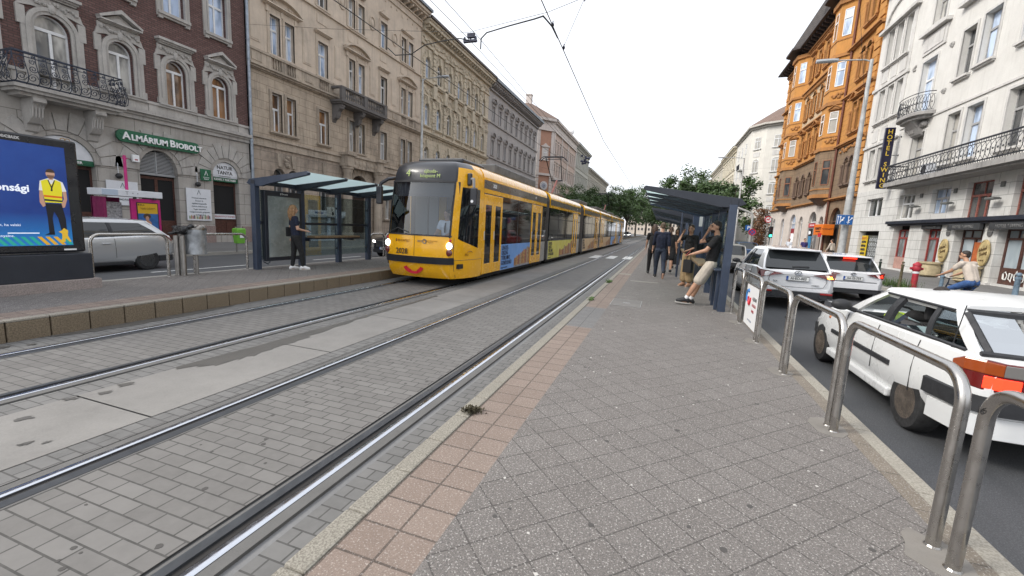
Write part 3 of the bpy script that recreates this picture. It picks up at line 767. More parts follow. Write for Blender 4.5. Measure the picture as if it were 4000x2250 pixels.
# ---------- sooty plaster house (x = Y - 16.97)
B = lbld('plaster_house', 'sooty beige plaster house with stone balustrade belt, stone balcony and pillared gateway', 17.04); q = -17.04; L2 = 16.34
PB2 = plaster('sooty_plaster', (.45,.38,.305), (.09,.08,.07), .55, .5, .16); PB2C = plaster('sooty_courses', (.44,.365,.285), (.055,.05,.045), .7, .6, .2, courses=.42); PB2L = plaster('pale_upper_plaster', (.56,.475,.385), (.14,.125,.11), .4, .4, .12)
PB2T = plaster('sooty_trim', (.42,.355,.285), (.05,.046,.042), .65, .65, .2); PB2G = plaster('sooty_ground', (.38,.315,.255), (.045,.04,.037), .8, .75, .22, courses=.5)
cols = [(18.72,.64),(19.68,.64),(22.16,.80),(24.75,.62),(25.70,.62),(28.20,.78),(30.75,.64),(31.75,.64)]
mid = lambda z0, z1: [(Y+q-w_/2, Y+q+w_/2, z0, z1) for Y, w_ in cols]
m = MB(); wall(m, 0, L2, 5.72, 9.02, mid(6.13, 8.14)); m.build('coursed_wall', PB2C, B)
m = MB(); wall(m, 0, L2, 9.99, 13.78, mid(10.07, 12.04)); wall(m, 0, L2, 13.9, 18.0, mid(13.97, 15.78)); m.build('upper_wall', PB2L, B)
og = [(18.81+q-.40, 18.81+q+.40, 2.2, 4.2, .4), (19.78+q-.40, 19.78+q+.40, 2.2, 4.2, .4), (22.16+q-.42, 22.16+q+.42, 2.0, 4.1, .42), (25.5+q-.9, 25.5+q+.9, .1, 4.62, .85), (28.9+q-.42, 28.9+q+.42, 1.7, 3.9), (31.2+q-.5, 31.2+q+.5, 1.7, 3.9)]
m = MB(); wall(m, 0, L2, -.1, 5.3, og, depth=.35); m.build('ground_wall', PB2G, B)
m = MB(); m.box(0, L2, -.05, .03, 5.30, 5.62); m.box(0, L2, -.14, .03, 5.62, 5.72); m.box(0, L2, -.09, .03, 5.22, 5.30); s_relief(m, .2, L2-.2, 5.34, 5.58, 11, 60, .05, .1); m.build('frieze', PB2T, B)
m = MB(); m.box(0, L2, -.30, .03, 9.16, 9.26); m.box(0, L2, -.20, .03, 9.06, 9.16); m.box(0, L2, -.1, .03, 9.0, 9.06)
spans = [(18.4,19.04),(19.36,20.0),(21.76,22.56),(24.44,25.06),(25.39,26.01),(27.81,28.59),(30.43,31.07),(31.43,32.07)]
prev = 0
for a, b_ in spans: m.box(prev, a+q, -.12, .03, 9.26, 9.88); prev = b_+q
m.box(prev, L2, -.12, .03, 9.26, 9.88); m.box(0, L2, -.17, .03, 9.88, 9.99)
for Y in (17.5, 20.9, 23.2, 26.9, 29.5, 32.7): m.box(Y+q-.3, Y+q+.3, -.15, -.12, 9.4, 9.75)
m.build('balustrade_belt', PB2T, B)
for a, b_ in spans:
    m = MB(); baluster_row(m, a+q, b_+q, 9.26, 9.88, -.05, .06, .15); m.poly([(a+q,.03,9.26),(b_+q,.03,9.26),(b_+q,.03,9.88),(a+q,.03,9.88)]); m.build('baluster_row', PB2T, B, smooth=50)
def flat_sur(w_, h_, mat_, corn=False, wide=0):
    m = MB(); s_frame(m, w_, h_, .13, .06); s_frame(m, w_, h_, .05, .09); s_sill(m, w_, .2, .09, .17)
    if corn: m.box(-w_/2-.13, w_/2+.13, -.04, .02, h_+.13, h_+.4); s_cornice(m, w_/2+.26, h_+.4, .17, .26)
    return m.mesh('surround', mat_)
S1 = {w_: flat_sur(w_, 2.01, PB2T) for w_ in (.64,.80,.62,.78)}; S3 = {w_: flat_sur(w_, 1.81, PB2L) for w_ in (.64,.80,.62,.78)}; S2 = {w_: flat_sur(w_, 1.97, PB2L, w_ > .7) for w_ in (.64,.80,.62,.78)}
rnd = random.Random(5)
for i, (Y, w_) in enumerate(cols):
    window(B, Y+q, 6.13, w_, 2.01, (P_WARM if i < 3 else P_CURT if i in (3,4) else P_BLIND2), 0, 2, .6, sur=S1[w_])
    window(B, Y+q, 10.07, w_, 1.97, P_SKY if i < 3 else (P_CURT, P_SKY, P_DARK)[i % 3], 0, 2, .66, sur=S2[w_])
    window(B, Y+q, 13.97, w_, 1.81, (P_DARK, P_DARK, P_DARK, P_BLIND2, P_BLIND2, P_SKY, P_DARK, P_SKY)[i], 0, 2, .66, sur=S3[w_])
m = MB()
for Yc in (19.2, 25.22, 31.25):
    m.mark(); m.M = Matrix.Translation((Yc+q, 0, 0)); s_seg(m, 1.25, 12.42, .42, .3, .13); m.box(-.95, .95, -.05, .02, 12.1, 12.42)
    for x in (-.92, 0, .92): m.box(x-.08, x+.08, -.1, .02, 12.12, 12.42)
m.M = None
m.buildg('segmental_pediment', PB2L, B)
m = MB()
for Yc in (25.22, 31.25, 22.16, 28.2, 19.2):
    m.mark(); m.M = Matrix.Translation((Yc+q, 0, 0)); hw = .85 if Yc in (25.22,31.25,19.2) else .55
    s_cornice(m, hw, 16.15, .15, .2); m.xz([(-hw*.8,16.3),(-hw*.3,16.42),(0,16.62),(hw*.3,16.42),(hw*.8,16.3)], -.12, .02); s_relief(m, -.25, .25, 16.3, 16.55, 4, 6, .1, .09)
m.M = None; m.buildg('window_crown', PB2L, B)
m = MB()
for Yc in (17.5, 20.95, 23.5, 26.95, 29.5, 32.9):
    for z0, z1 in ((10.4, 12.3),): m.box(Yc+q-.32, Yc+q+.32, -.03, .0, z0, z1); m.box(Yc+q-.25, Yc+q+.25, -.05, -.03, z0+.08, z1-.08)
for Yc in (23.9, 26.9, 29.6, 20.9):
    m.tube([(Yc+q+.3*cos(a), -.03, 15.2+.42*sin(a)) for a in [2*pi*k/16 for k in range(17)]], .05, 6); m.ell((Yc+q,-.02,15.2), (.18,.09,.26), 8, 6)
for Y, w_ in cols: m.box(Y+q-w_/2, Y+q+w_/2, -.035, 0, 13.1, 13.6)
m.box(0, L2, -.12, .03, 13.78, 13.9)
m.build('wall_panel', PB2L, B)
# stone balcony
m = MB(); x0, x1 = 22.75+q, 27.45+q
m.box(x0, x1, -.95, .03, 8.86, 8.98); m.box(x0+.08, x1-.08, -.85, .03, 8.76, 8.86)
m.box(x0+.02, x1-.02, -.93, -.78, 8.98, 9.06); m.box(x0, x1, -.95, -.74, 9.66, 9.78); m.box(x0, x0+.2, -.74, 0, 9.66, 9.78); m.box(x1-.2, x1, -.74, 0, 9.66, 9.78)
for x in (x0+.16, (x0+x1)/2, x1-.16): m.box(x-.16, x+.16, -.94, -.75, 9.06, 9.66)
baluster_row(m, x0+.35, (x0+x1)/2-.2, 9.06, 9.66, -.85, .06, .17); baluster_row(m, (x0+x1)/2+.2, x1-.35, 9.06, 9.66, -.85, .06, .17)
BAL_D = plaster('black_stone', (.15,.14,.135), (.04,.04,.04), .6, .5)
m.build('stone_balcony', BAL_D, B)
for xc in (x0+.35, (x0+x1)/2, x1-.35):
    m = MB(); m.yz([(.03,8.76),(-.75,8.76),(-.78,8.6),(-.62,8.5),(-.45,8.3),(-.4,8.05),(-.25,7.9),(-.12,7.85),(.03,7.6)], xc-.16, xc+.16); m.ell((xc,-.62,8.55), (.2,.14,.14), 8, 6); m.ell((xc,-.25,8.0), (.19,.13,.13), 8, 6); m.build('console', BAL_D, B)
# eaves
m = MB(); m.box(0, L2, -.1, .3, 17.6, 18.0); s_relief(m, .3, L2-.3, 17.15, 17.5, 8, 22, .05, .12); m.box(0, L2+.15, -.85, .3, 18.55, 18.75); m.box(0, L2+.1, -.7, .3, 18.4, 18.55); m.box(0, L2, -.2, .3, 18.0, 18.1); modillions(m, 0, L2, 18.02, .38, .6, .62); m.build('roof_cornice', PB2L, B)
m = MB(); m.box(0, L2+.2, -1.0, -.8, 18.76, 18.95); m.yz([(-.95,18.8),(8,22.5),(16,18.8)], 0, L2); m.build('roof', GUT, B)
m = MB(); m.box(.02, L2-.02, .36, 16, -.1, 18.3); m.build('house_body', VOID, B)
# gateway: columns, entablature, doors
m = MB()
for Yc in (23.95, 27.2):
    m.mark(); m.lathe((Yc+q,-.32,.2), [(.36,0),(.36,.5),(.3,.55),(.29,4.0),(.26,4.4),(.33,4.5),(.33,4.62),(.4,4.7),(.4,4.85)], 14); m.box(Yc+q-.42, Yc+q+.42, -.74, .02, 5.05, 5.2); m.box(Yc+q-.32, Yc+q+.32, -.64, .02, 5.2, 5.75); m.box(Yc+q-.44, Yc+q+.44, -.76, .02, 5.75, 5.92); m.box(Yc+q-.38, Yc+q+.38, -.66, .02, -.1, .4)
m.buildg('gate_column', PB2T, B, smooth=40)
m = MB(); m.box(24.3+q, 26.85+q, -.4, .02, 5.02, 5.72); m.box(24.3+q, 26.85+q, -.5, .02, 5.72, 5.88)
for k in range(6):
    x = 24.5+q+k*.43; m.box(x-.03, x+.03, -.44, -.4, 5.08, 5.66); m.ell((x+.21,-.4,5.37), (.14,.06,.16), 8, 5)
for a, sp, r_, n in ((25.5,3.77,.9,9),): voussoirs(m, a+q, sp, r_, .85, .5, n, .06, .05, .2)
m.build('gate_entablature', PB2T, B); m = MB()
for a in (18.81,19.78,22.16): m.mark(); voussoirs(m, a+q, 3.8 if a < 22 else 3.68, .42, .42, .12, 1, .06, 0); m.xz([(a+q-.1,4.3),(a+q+.1,4.3),(a+q+.17,5.0),(a+q-.17,5.0)], -.09, .02)
m.mark(); s_relief(m, 19.2+q, 19.42+q, 4.2, 5.1, 3, 7, .12, .12)
m.buildg('arch_moulding', PB2T, B)
DOOR = plain('old_oak', (.05,.032,.024), .6, 0, .4, 10)
m = MB(); xa, xb = 24.6+q, 26.4+q; m.box(xa, xb, .3, .4, .1, 4.6); m.box(xa, xb, .24, .34, 3.1, 3.25); m.box((xa+xb)/2-.04, (xa+xb)/2+.04, .26, .3, .1, 3.1)
for k in range(2):
    for z0, z1 in ((.3,1.1),(1.25,2.0),(2.15,2.95)): m.box(xa+.12+k*.9, xa+.76+k*.9, .27, .3, z0, z1)
m.build('gate_door', DOOR, B, bevel=.008)
for Y, w_, z0, z1, ar in ((18.81,.8,2.2,4.2,.4),(19.78,.8,2.2,4.2,.4),(22.16,.84,2.0,4.1,.42)): window(B, Y+q, z0, w_, z1-z0, P_DARK, ar, 2, .7, fr=GREY_FR, y=.25)
for Y, w_ in ((28.9,.84),(31.2,1.0)): window(B, Y+q, 1.7, w_, 2.2, P_CURT, 0, 2, .7, y=.25, sur=flat_sur(w_, 2.2, PB2T))
# used-clothes shop window built on the wall
t = onwall_l('shop_window', 'pale blue white boxed shop window with faded lettering board behind the tram shelter glass', 'shop window', 22.33, 0, .02)
m = MB(); W2 = 1.72
m.box(-W2,W2,-.25,0,.15,.42); m.box(-W2,W2,-.3,0,1.62,1.76)
for x in (-W2,-.08,W2-.16): m.box(x,x+.16,-.25,0,.42,1.62)
fr = plain('pale_blue_paint', (.52,.58,.66), .5, 0, .12, 5); m.build('window_case', fr, t, bevel=.01)
m = MB(); m.poly([(-W2,-.1,.4),(W2,-.1,.4),(W2,-.1,1.65),(-W2,-.1,1.65)]); m.build('pane', pane('shop_grey', (.20,.21,.21), (.34,.35,.35), 1.2), t)
m = MB(); m.box(-1.82,1.82,-.36,-.3,1.74,2.04); m.build('sign_board', WHT2, t)
LB = plain('letter_blue', (.07,.12,.27), .5); text('Minősé', .24, LB, t, (-1.02,-.37,1.89), bold=.004); text('I', .24, LB, t, (-.45,-.37,1.89)); text('nált', .24, LB, t, (.55,-.37,1.89), bold=.004); text('zat.', .24, LB, t, (1.5,-.37,1.89), bold=.004)
m = MB(); m.box(-.40,.32,-.42,-.38,1.68,2.3); m.build('pasted_poster', plain('poster_paper', (.55,.53,.50), .7, 0, .25, 9), t); m = MB(); m.ell((.1,-.42,1.88),(.1,.01,.14),8,5); m.ell((.02,-.42,2.1),(.05,.01,.08),8,5); m.build('poster_figure', BLK, t)
# ---------- ornate yellow-grey stone house (x = Y - 33.4)
def ped_arch(w_, h_, mat_):
    m = MB(); s_frame(m, w_, h_, .13, .07, w_/2); s_sill(m, w_, .2, .1, .18)
    voussoirs(m, 0, h_-w_/2, w_/2+.13, w_/2+.13, .2, 7, .06, .08, .5); s_keystone(m, h_-.05, h_+.55, .16, .3, .2)
    for s in (-1,1):
        for k in range(6): m.box(s*(w_/2+.13), s*(w_/2+.36), -.055, .02, .06+k*.24, .24+k*.24)
    return m.mesh('surround', mat_)
B = lbld('ornate_house', 'yellowish grey stone house with round-arched windows, quoined pilasters and rich frieze', 33.42); q = -33.42; L3 = 14.9
PB3 = plaster('ochre_stone', (.53,.46,.355), (.10,.09,.075), .5, .5, .15, courses=.45); PB3T = plaster('ochre_trim', (.53,.465,.36), (.08,.075,.06), .55, .5, .15)
c3 = [34.46+2.06*k for k in range(7)]
rows = ((13.9,1.82),(10.03,1.9),(6.3,1.95))
m = MB(); wall(m, 0, L3, 5.9, 18.0, [(Y+q-.41,Y+q+.41,z,z+h_,.41) for Y in c3 for z, h_ in rows]); wall(m, 0, L3, -.1, 5.6, [(Y+q-.6,Y+q+.6,.3,4.2,.6) for Y in c3[::1]], depth=.3); m.build('stone_wall', PB3, B)
SS = {h_: ped_arch(.82, h_, PB3T) for z, h_ in rows}
for i, Y in enumerate(c3):
    for j, (z, h_) in enumerate(rows): window(B, Y+q, z, .82, h_, (P_SKY, P_SKY, P_CURT, P_DARK)[(i*3+j) % 4], .41, 2, .6, sur=SS[h_])
    window(B, Y+q, .3, 1.2, 3.9, P_DARK, .6, 2, .7, fr=BROWN_FR)
m = MB(); m.box(0,L3,-.2,.03,13.5,13.62); m.box(0,L3,-.3,.03,13.62,13.74); m.box(0,L3,-.12,.03,12.5,12.62); s_relief(m, .2, L3-.2, 12.7, 13.4, 21, 64, .09, .16); dentils(m, 0, L3, 12.3, 12.46, .1, .22)
m.box(0,L3,-.2,.03,9.3,9.42); m.box(0,L3,-.3,.03,9.42,9.52); s_relief(m, .2, L3-.2, 8.95, 9.25, 22, 40, .08, .1); m.box(0,L3,-.3,.03,5.6,5.9)
s_relief(m, .2, L3-.2, 16.7, 17.3, 23, 64, .1, .17); m.box(0,L3,-.15,.03,16.5,16.6); m.build('relief_frieze', PB3T, B)
m = MB()
for Y in (37.55,39.6,41.67,43.73,35.49,45.78):
    m.mark()
    for z0, z1 in ((9.55,12.3),(13.75,16.5)):
        n = 9
        for k in range(n): m.box(Y+q-.2, Y+q+.2, -.13-(.05 if k % 2 else 0), .03, z0+(z1-z0)*k/n+.02, z0+(z1-z0)*(k+1)/n-.02)
    m.box(Y+q-.28, Y+q+.28, -.3, .03, 12.5, 13.75); m.box(Y+q-.28, Y+q+.28, -.25, .03, 16.3, 16.6)
m.buildg('pilaster', PB3T, B)
m = MB(); m.box(0,L3,-.3,.1,17.5,17.7); dentils(m, 0, L3, 17.7, 17.95, .35, .3); m.box(0,L3,-.75,.1,17.95,18.2); m.box(0,L3,-.85,.1,18.2,18.35); modillions(m, 0, L3, 17.6, .35, .62, .5); m.build('roof_cornice', PB3T, B)
m = MB(); m.box(0,L3,-1.0,-.8,18.36,18.55); m.yz([(-.95,18.4),(8,21.5),(16,18.4)], 0, L3); m.build('roof', plain('brown_gutter', (.07,.055,.05), .5, .3), B)
m = MB(); m.box(.02, L3-.02, .36, 16, -.1, 18.1); m.build('house_body', VOID, B)
# ---------- plain grey house with hooded windows (x = Y - 48.34)
B = lbld('grey_house', 'plain grey plaster house with rows of rounded window hoods and bracketed eaves', 48.34); q = -48.34; L4 = 20.85
PB4 = plaster('grey_plaster', (.37,.35,.34), (.12,.115,.11), .35, .35, .1); PB4T = plaster('grey_trim', (.33,.31,.30), (.07,.07,.07), .4, .4, .1)
c4 = [49.95+2.155*k for k in range(9)]; rows = ((13.97,1.75),(10.1,1.75),(6.2,1.8))
m = MB(); wall(m, 0, L4, -.1, 18.0, [(Y+q-.34,Y+q+.34,z,z+h_) for Y in c4 for z, h_ in rows]); m.build('plaster_wall', PB4, B)
def hood(w_, h_, mat_):
    m = MB(); s_frame(m, w_, h_, .12, .06); s_sill(m, w_, .16, .08, .14); s_seg(m, w_/2+.26, h_+.3, .42, .26, .1); m.box(-w_/2-.1, w_/2+.1, -.05, .02, h_+.12, h_+.3)
    for s in (-1,1): m.box(s*(w_/2+.14), s*(w_/2+.24), -.1, .02, h_-.1, h_+.3)
    return m.mesh('surround', mat_)
SS = {h_: hood(.68, h_, PB4T) for z, h_ in rows}
for i, Y in enumerate(c4):
    for j, (z, h_) in enumerate(rows): window(B, Y+q, z, .68, h_, (P_BLIND2, P_DARK, P_SKY)[(i*2+j) % 3], 0, 2, .66, sur=SS[h_])
m = MB(); m.box(0,L4,-.15,.03,13.7,13.87); m.box(0,L4,-.15,.03,9.68,9.82); m.box(0,L4,-.2,.03,5.4,5.6); m.box(0,L4,-.25,.03,17.3,17.45); modillions(m, 0, L4, 17.5, .5, .7, .55, .22); m.box(0,L4,-.8,.1,18.0,18.15); m.build('belt_course', PB4T, B)
m = MB(); m.box(0,L4,-1.0,.1,18.16,18.5); m.yz([(-.95,18.5),(8,21.5),(16,18.5)], 0, L4); m.build('roof', GUT, B)
m = MB(); m.box(.02, L4-.02, .3, 16, -.1, 18.0); m.build('house_body', VOID, B)
# ---------- salmon corner house with a clock on its chamfer
B = lbld('salmon_corner_house', 'salmon corner house with wall clock on its cut corner and steep tiled roof', 79.9); q = -79.9; L5 = 21.3
SAL = plaster('salmon_plaster', (.42,.235,.165), (.15,.10,.08), .25, .25, .1); SALW = plaster('salmon_white_stone', (.60,.54,.50), (.2,.17,.15), .4, .35, .1)
c5x = [1.6+2.0*k for k in range(10)]; rows = ((15.6,2.0),(11.6,2.1),(7.2,2.0))
m = MB(); wall(m, 0, L5, -.1, 19.2, [(x-.4,x+.4,z,z+h_) for x in c5x for z, h_ in rows]); m.build('street_wall', plaster('salmon_pale', (.50,.38,.32), (.18,.14,.12), .3, .3, .1), B)
def simp(w_, h_, mat_):
    m = MB(); s_frame(m, w_, h_, .14, .07); s_sill(m, w_, .16, .1, .15); s_cornice(m, w_/2+.25, h_+.3, .16, .2); return m.mesh('surround', mat_)
SS = {h_: simp(.8, h_, SALW) for z, h_ in rows}
for i, x in enumerate(c5x):
    for j, (z, h_) in enumerate(rows): window(B, x, z, .8, h_, (P_SKY, P_DARK, P_CURT)[(i+j) % 3], 0, 2, .66, sur=SS[h_])
def obl(m, p0, p1, z0, z1, d0=0.0, d1=.2, t0=0, t1=1):
    """slab along an oblique wall line p0->p1 (local x,y), d = distance out of the wall"""
    v = Vector((p1[0]-p0[0], p1[1]-p0[1])); l = v.length; v /= l; n_ = Vector((v.y, -v.x))
    a = Vector(p0)+v*l*t0; b_ = Vector(p0)+v*l*t1
    m.xy([tuple(a+n_*d0), tuple(b_+n_*d0), tuple(b_+n_*d1), tuple(a+n_*d1)], z0, z1)
c0, c1 = (-2.45, 2.45), (0, 0)
m = MB(); obl(m, c0, c1, -.1, 20.6, -.3, 0); m.build('corner_wall', SAL, B)
m = MB()
for a, b_ in ((0,.17),(.83,1)): obl(m, c0, c1, 11.5, 19.2, 0, .12, a, b_); [obl(m, c0, c1, .2+k*.62, .74+k*.62, 0, .12, a, b_) for k in range(18)]
obl(m, c0, c1, 19.2, 19.9, -.3, .35, -.02, 1.02); obl(m, c0, c1, 11.2, 11.6, 0, .3); obl(m, c0, c1, 13.9, 14.05, 0, .2, .25, .75); obl(m, c0, c1, 14.05, 16.3, 0, .08, .3, .7); obl(m, c0, c1, 16.3, 16.5, 0, .25, .25, .75)
m.build('corner_stone', SALW, B)
m = MB(); m.xz([(-.62,0),(.62,0),(0,.5)], -.2, 0); ob = m.build('corner_pediment', SALW, B, loc=(-1.225,1.225,16.5), rot=(0,0,-pi/4))
window(B, -1.225, 14.2, .7, 1.7, P_SKY, 0, 2, .66, rz=-pi/4, yy=1.225, y=-.1)
m = MB(); m.lathe((0,0,0), [(.78,0),(.78,-.12),(.70,-.14)], 24, 'y')
o = m.build('clock_dial', plain('clock_white', (.62,.60,.60), .5), B, loc=(-1.225-.1,1.225-.1,9.35), rot=(0,0,-pi/4))
m = MB(); m.lathe((0,-.145,0), [(.46,0),(.46,-.02),(.4,-.03)], 20, 'y'); m.build('clock_centre', plain('clock_grey', (.30,.32,.38), .5), o); m = MB(); m.box(-.03,.03,-.2,-.18,-.5,.1); m.box(-.03,.22,-.2,-.18,-.02,.04); m.build('clock_hand', BLK, o)
m = MB()
for k in range(12): a = 2*pi*k/12; m.xz([(.6*cos(a)-.03,.6*sin(a)-.05),(.6*cos(a)+.03,.6*sin(a)-.05),(.6*cos(a)+.03,.6*sin(a)+.05),(.6*cos(a)-.03,.6*sin(a)+.05)], -.17, -.14)
m.build('clock_mark', BLK, o)
m = MB(); m.box(0,L5,-.3,.1,19.2,19.6); m.box(0,L5,-.12,.1,19.6,20.7); dentils(m, 0, L5, 20.7, 21.0, .5, .5); m.box(0,L5,-.7,.1,21.0,21.4); s_relief(m, .3, L5-.3, 19.8, 20.5, 9, 40, .06, .2)
m.box(0,L5,-.35,.03,10.9,11.25); modillions(m, 0, L5, 10.3, .6, .35, .7, .2); m.box(0,L5,-.2,.03,5.6,6.0)
for x in (.35, 6.6, 12.6, L5-.4): m.box(x-.25, x+.25, -.15, .03, 11.3, 19.2)
m.build('cornice', SALW, B); m = MB(); obl(m, c0, c1, 19.9, 20.9, -.3, .12); obl(m, c0, c1, 20.9, 21.35, -.3, .7, -.1, 1.02); m.build('corner_cornice', SALW, B)
m = MB(); m.box(.02,L5-.02,.3,14,-.1,20.8); m.xy([(-2.3,2.6),(0,.31),(.1,.31),(.1,14),(-2.3,14)], -.1, 20.8); m.build('house_body', VOID, B)
m = MB(); zt, zp = 21.4, 25.0; E_ = [(-2.9,2.2),(-.3,-.7),(L5,-.7),(L5,14),(-2.9,14)]; I_ = [(1.5,6.2),(2.4,5.2),(L5-1,5.2),(L5-1,9),(1.5,9)]
for k in range(5):
    a, b_ = E_[k], E_[(k+1) % 5]; c, d = I_[(k+1) % 5], I_[k]; m.poly([(*a,zt),(*b_,zt),(*c,zp),(*d,zp)])
m.poly([(*p,zp) for p in I_]); m.build('roof', TILE_R, B)
m = MB(); m.box(2.0,3.0,5.5,6.5,24.5,26.6); m.box(1.9,3.1,5.4,6.6,26.6,26.8); m.build('chimney', SALW, B)
m = MB(); m.lathe((14,-.2,22.3),[(.05,0),(.5,.1),(.6,.25)],14,'x'); m.tube([(14,0,21.3),(14,0,22.3)],.03,6); tag(m.build('satellite_dish', WHT, None, loc=(-20.5,79.9,0), rot=(0,0,pi/2)), 'white satellite dish on the eaves of the salmon corner house', 'dish')
# ---------- two paler houses beyond
def far_house(root, L, H, rows, pitch, wm, tm, rm, ww=.8, x0=1.4, sur=None, bodyd=14):
    xs = []; x = x0
    while x < L-1: xs.append(x); x += pitch
    m = MB(); wall(m, 0, L, -.1, H, [(x-ww/2,x+ww/2,z,z+h_) for x in xs for z, h_ in rows]); m.build('plaster_wall', wm, root)
    SS = {h_: simp(ww, h_, tm) for z, h_ in rows}
    for i, x in enumerate(xs):
        for j, (z, h_) in enumerate(rows): window(root, x, z, ww, h_, (P_SKY, P_DARK, P_CURT, P_BLIND)[(i*2+j) % 4], 0, 2, .66, sur=SS[h_])
    m = MB()
    for z, h_ in rows: m.box(0,L,-.14,.03,z-.5,z-.36)
    m.box(0,L,-.25,.1,H-.9,H-.75); modillions(m, 0, L, H-.65, .5, .5, .8, .2); m.box(0,L,-.75,.1,H-.1,H+.25); m.build('cornice', tm, root)
    m = MB(); m.yz([(-.85,H+.25),(6,H+3.4),(bodyd,H+.25)], 0, L); m.build('roof', rm, root)
    m = MB(); m.box(.02,L-.02,.3,bodyd,-.1,H); m.build('house_body', VOID, root)
B = lbld('pale_stone_house', 'pale greenish stone house with glazed top storey, behind the tram pantograph', 101.3); far_house(B, 18.5, 21.2, ((16.6,2.6),(12.2,2.4),(7.8,2.4)), 1.9, plaster('pale_stone', (.46,.45,.40), (.2,.2,.18), .3, .3, .1), plaster('pale_stone_trim', (.50,.49,.45), (.2,.2,.18), .3, .3), GUT, .9)
B = lbld('cream_house', 'lower cream house with dark eaves rising just above the street trees', 119.9); far_house(B, 42, 18.0, ((13.8,2.0),(10,2.0),(6.2,2.0)), 2.4, plaster('cream_left', (.45,.42,.36), (.2,.18,.15), .3, .3, .1), plaster('cream_left_trim', (.5,.47,.42), (.2,.18,.15), .3, .3), GUT, .85)
# ================================================================== right row of houses (x = Yend - Y)
# ---------- white hotel
B = rbld('white_hotel', 'white flaking plaster hotel with long iron balcony, mezzanine windows and dark shop band', 38.72); Y1 = 38.72
HW = plaster('white_paint_wall', (.66,.65,.62), (.30,.28,.25), .22, .28, .06); HWC = plaster('white_courses', (.62,.62,.60), (.22,.20,.18), .35, .45, .08, courses=.5); HWT = plaster('white_trim', (.60,.59,.57), (.16,.15,.14), .4, .45, .1); HWG = plaster('grey_dirty_trim', (.33,.32,.31), (.08,.08,.08), .5, .6, .15)
LH = 38.72-6
def hx(Y): return Y1-Y
wins = []      # (Ycentre, w, z, h, pane, frame)
for Y, w_ in ((26.95,1.15),(28.5,1.0),(31.6,1.25),(24.3,1.1),(21.6,1.1),(18.9,1.1),(16.2,1.1)):
    wins.append((Y, w_, 13.95, 2.0, P_CURT if Y > 28 else P_SKY, GREY_FR))
    if Y != 31.6: wins.append((Y, w_, 10.15 if Y > 28 else 10.3, 2.3, P_SKY if Y != 28.5 else P_DARK, GREY_FR))
    wins.append((Y, w_, 5.95 if Y != 31.6 else 5.6, 2.5, {28.5:P_BLIND, 31.6:P_BLIND, 26.95:P_SKY}.get(Y, P_DARK), GREY_FR))
wins.append((31.75, 1.45, 9.05, 3.1, P_SKY, WHITE_FR))
trip = [(37.25,.78),(36.1,.78),(34.95,.78)]
for Y, w_ in trip: wins += [(Y, w_, 13.6, 2.35, P_DARK, WHITE_FR), (Y, w_, 9.95, 2.15, P_BLIND2, WHITE_FR), (Y, w_, 6.05, 2.1, P_DARK, WHITE_FR)]
mz = [(35.75,2.3,3.52,1.2),(31.65,1.7,3.25,1.4),(28.4,1.6,3.4,1.3),(25.55,1.7,3.1,1.65),(22.6,1.7,3.1,1.65),(19.6,1.7,3.1,1.65),(16.6,1.7,3.1,1.65)]
H_ = [(hx(Y)-w_/2, hx(Y)+w_/2, z, z+h_) for Y, w_, z, h_, p, f in wins]
m = MB(); wall(m, 0, LH, 5.3, 19.0, H_, depth=.3); m.build('upper_wall', HW, B)
gd = [(35.85,2.95,.3,2.25),(31.65,1.75,.28,2.62),(28.6,1.6,.28,2.62),(25.7,1.95,.28,2.6),(22.9,1.9,.28,2.6),(20.0,1.9,.28,2.6),(17.1,1.9,.28,2.6)]
m = MB(); wall(m, 0, LH, 2.98, 5.3, [(hx(Y)-w_/2, hx(Y)+w_/2, z, z+h_) for Y, w_, z, h_ in mz], depth=.35); m.build('mezzanine_wall', HWC, B)
m = MB(); wall(m, 0, LH, -.1, 2.98, [(hx(Y)-w_/2, hx(Y)+w_/2, z, z+h_) for Y, w_, z, h_ in gd], depth=.4); m.build('ground_wall', HWC, B)
def hsur(w_, h_):
    m = MB(); s_frame(m, w_, h_, .12, .04); s_sill(m, w_, .14, .10, .2); return m.mesh('surround', HWT)
HS = {}
for Y, w_, z, h_, p, f in wins:
    k = (w_, h_)
    if k not in HS: HS[k] = hsur(w_, h_)
    window(B, hx(Y), z, w_, h_, p, 0, 2, .66 if w_ > .8 else 0, fr=f, y=.24, sur=HS[k])
for i, (Y, w_, z, h_) in enumerate(mz):
    f = (WHITE_FR, WHITE_FR, GREY_FR, plain('faded_red_frame', (.26,.09,.07), .6, 0, .3, 12))[min(i,3)]
    window(B, hx(Y), z, w_, h_, (P_DARK, P_CURT, P_SKY, P_DARK, P_DARK, P_DARK, P_DARK)[i], 0, 2 if i < 2 else 3, 0 if i == 0 else .62, fr=f, y=.2)
m = MB()
for Y, a, b_ in ((37.85,9.5,16.2),(34.3,9.5,16.2)): m.box(hx(Y)-.15, hx(Y)+.15, -.05, .02, a, b_)
m.box(hx(38.7), hx(34.0), -.12, .02, 12.25, 12.45); m.box(hx(38.7), hx(34.0), -.12, .02, 8.35, 8.5); m.box(hx(38.7), hx(33.9), -.28, .02, 16.1, 16.3); m.box(0, LH, -.35, .02, 18.6, 19.0)
for Y, w_ in trip:
    for z in (12.6, 8.65): m.box(hx(Y)-w_/2, hx(Y)+w_/2, -.04, .02, z, z+.85)
for k in range(9): a0 = pi*k/9; a1 = pi*(k+1)/9; m.xz([(hx(36.3)-1.9*cos(a0),16.3+1.3*sin(a0)),(hx(36.3)-1.9*cos(a1),16.3+1.3*sin(a1)),(hx(36.3)-2.1*cos(a1),16.3+1.5*sin(a1)),(hx(36.3)-2.1*cos(a0),16.3+1.5*sin(a0))], -.12, .02)
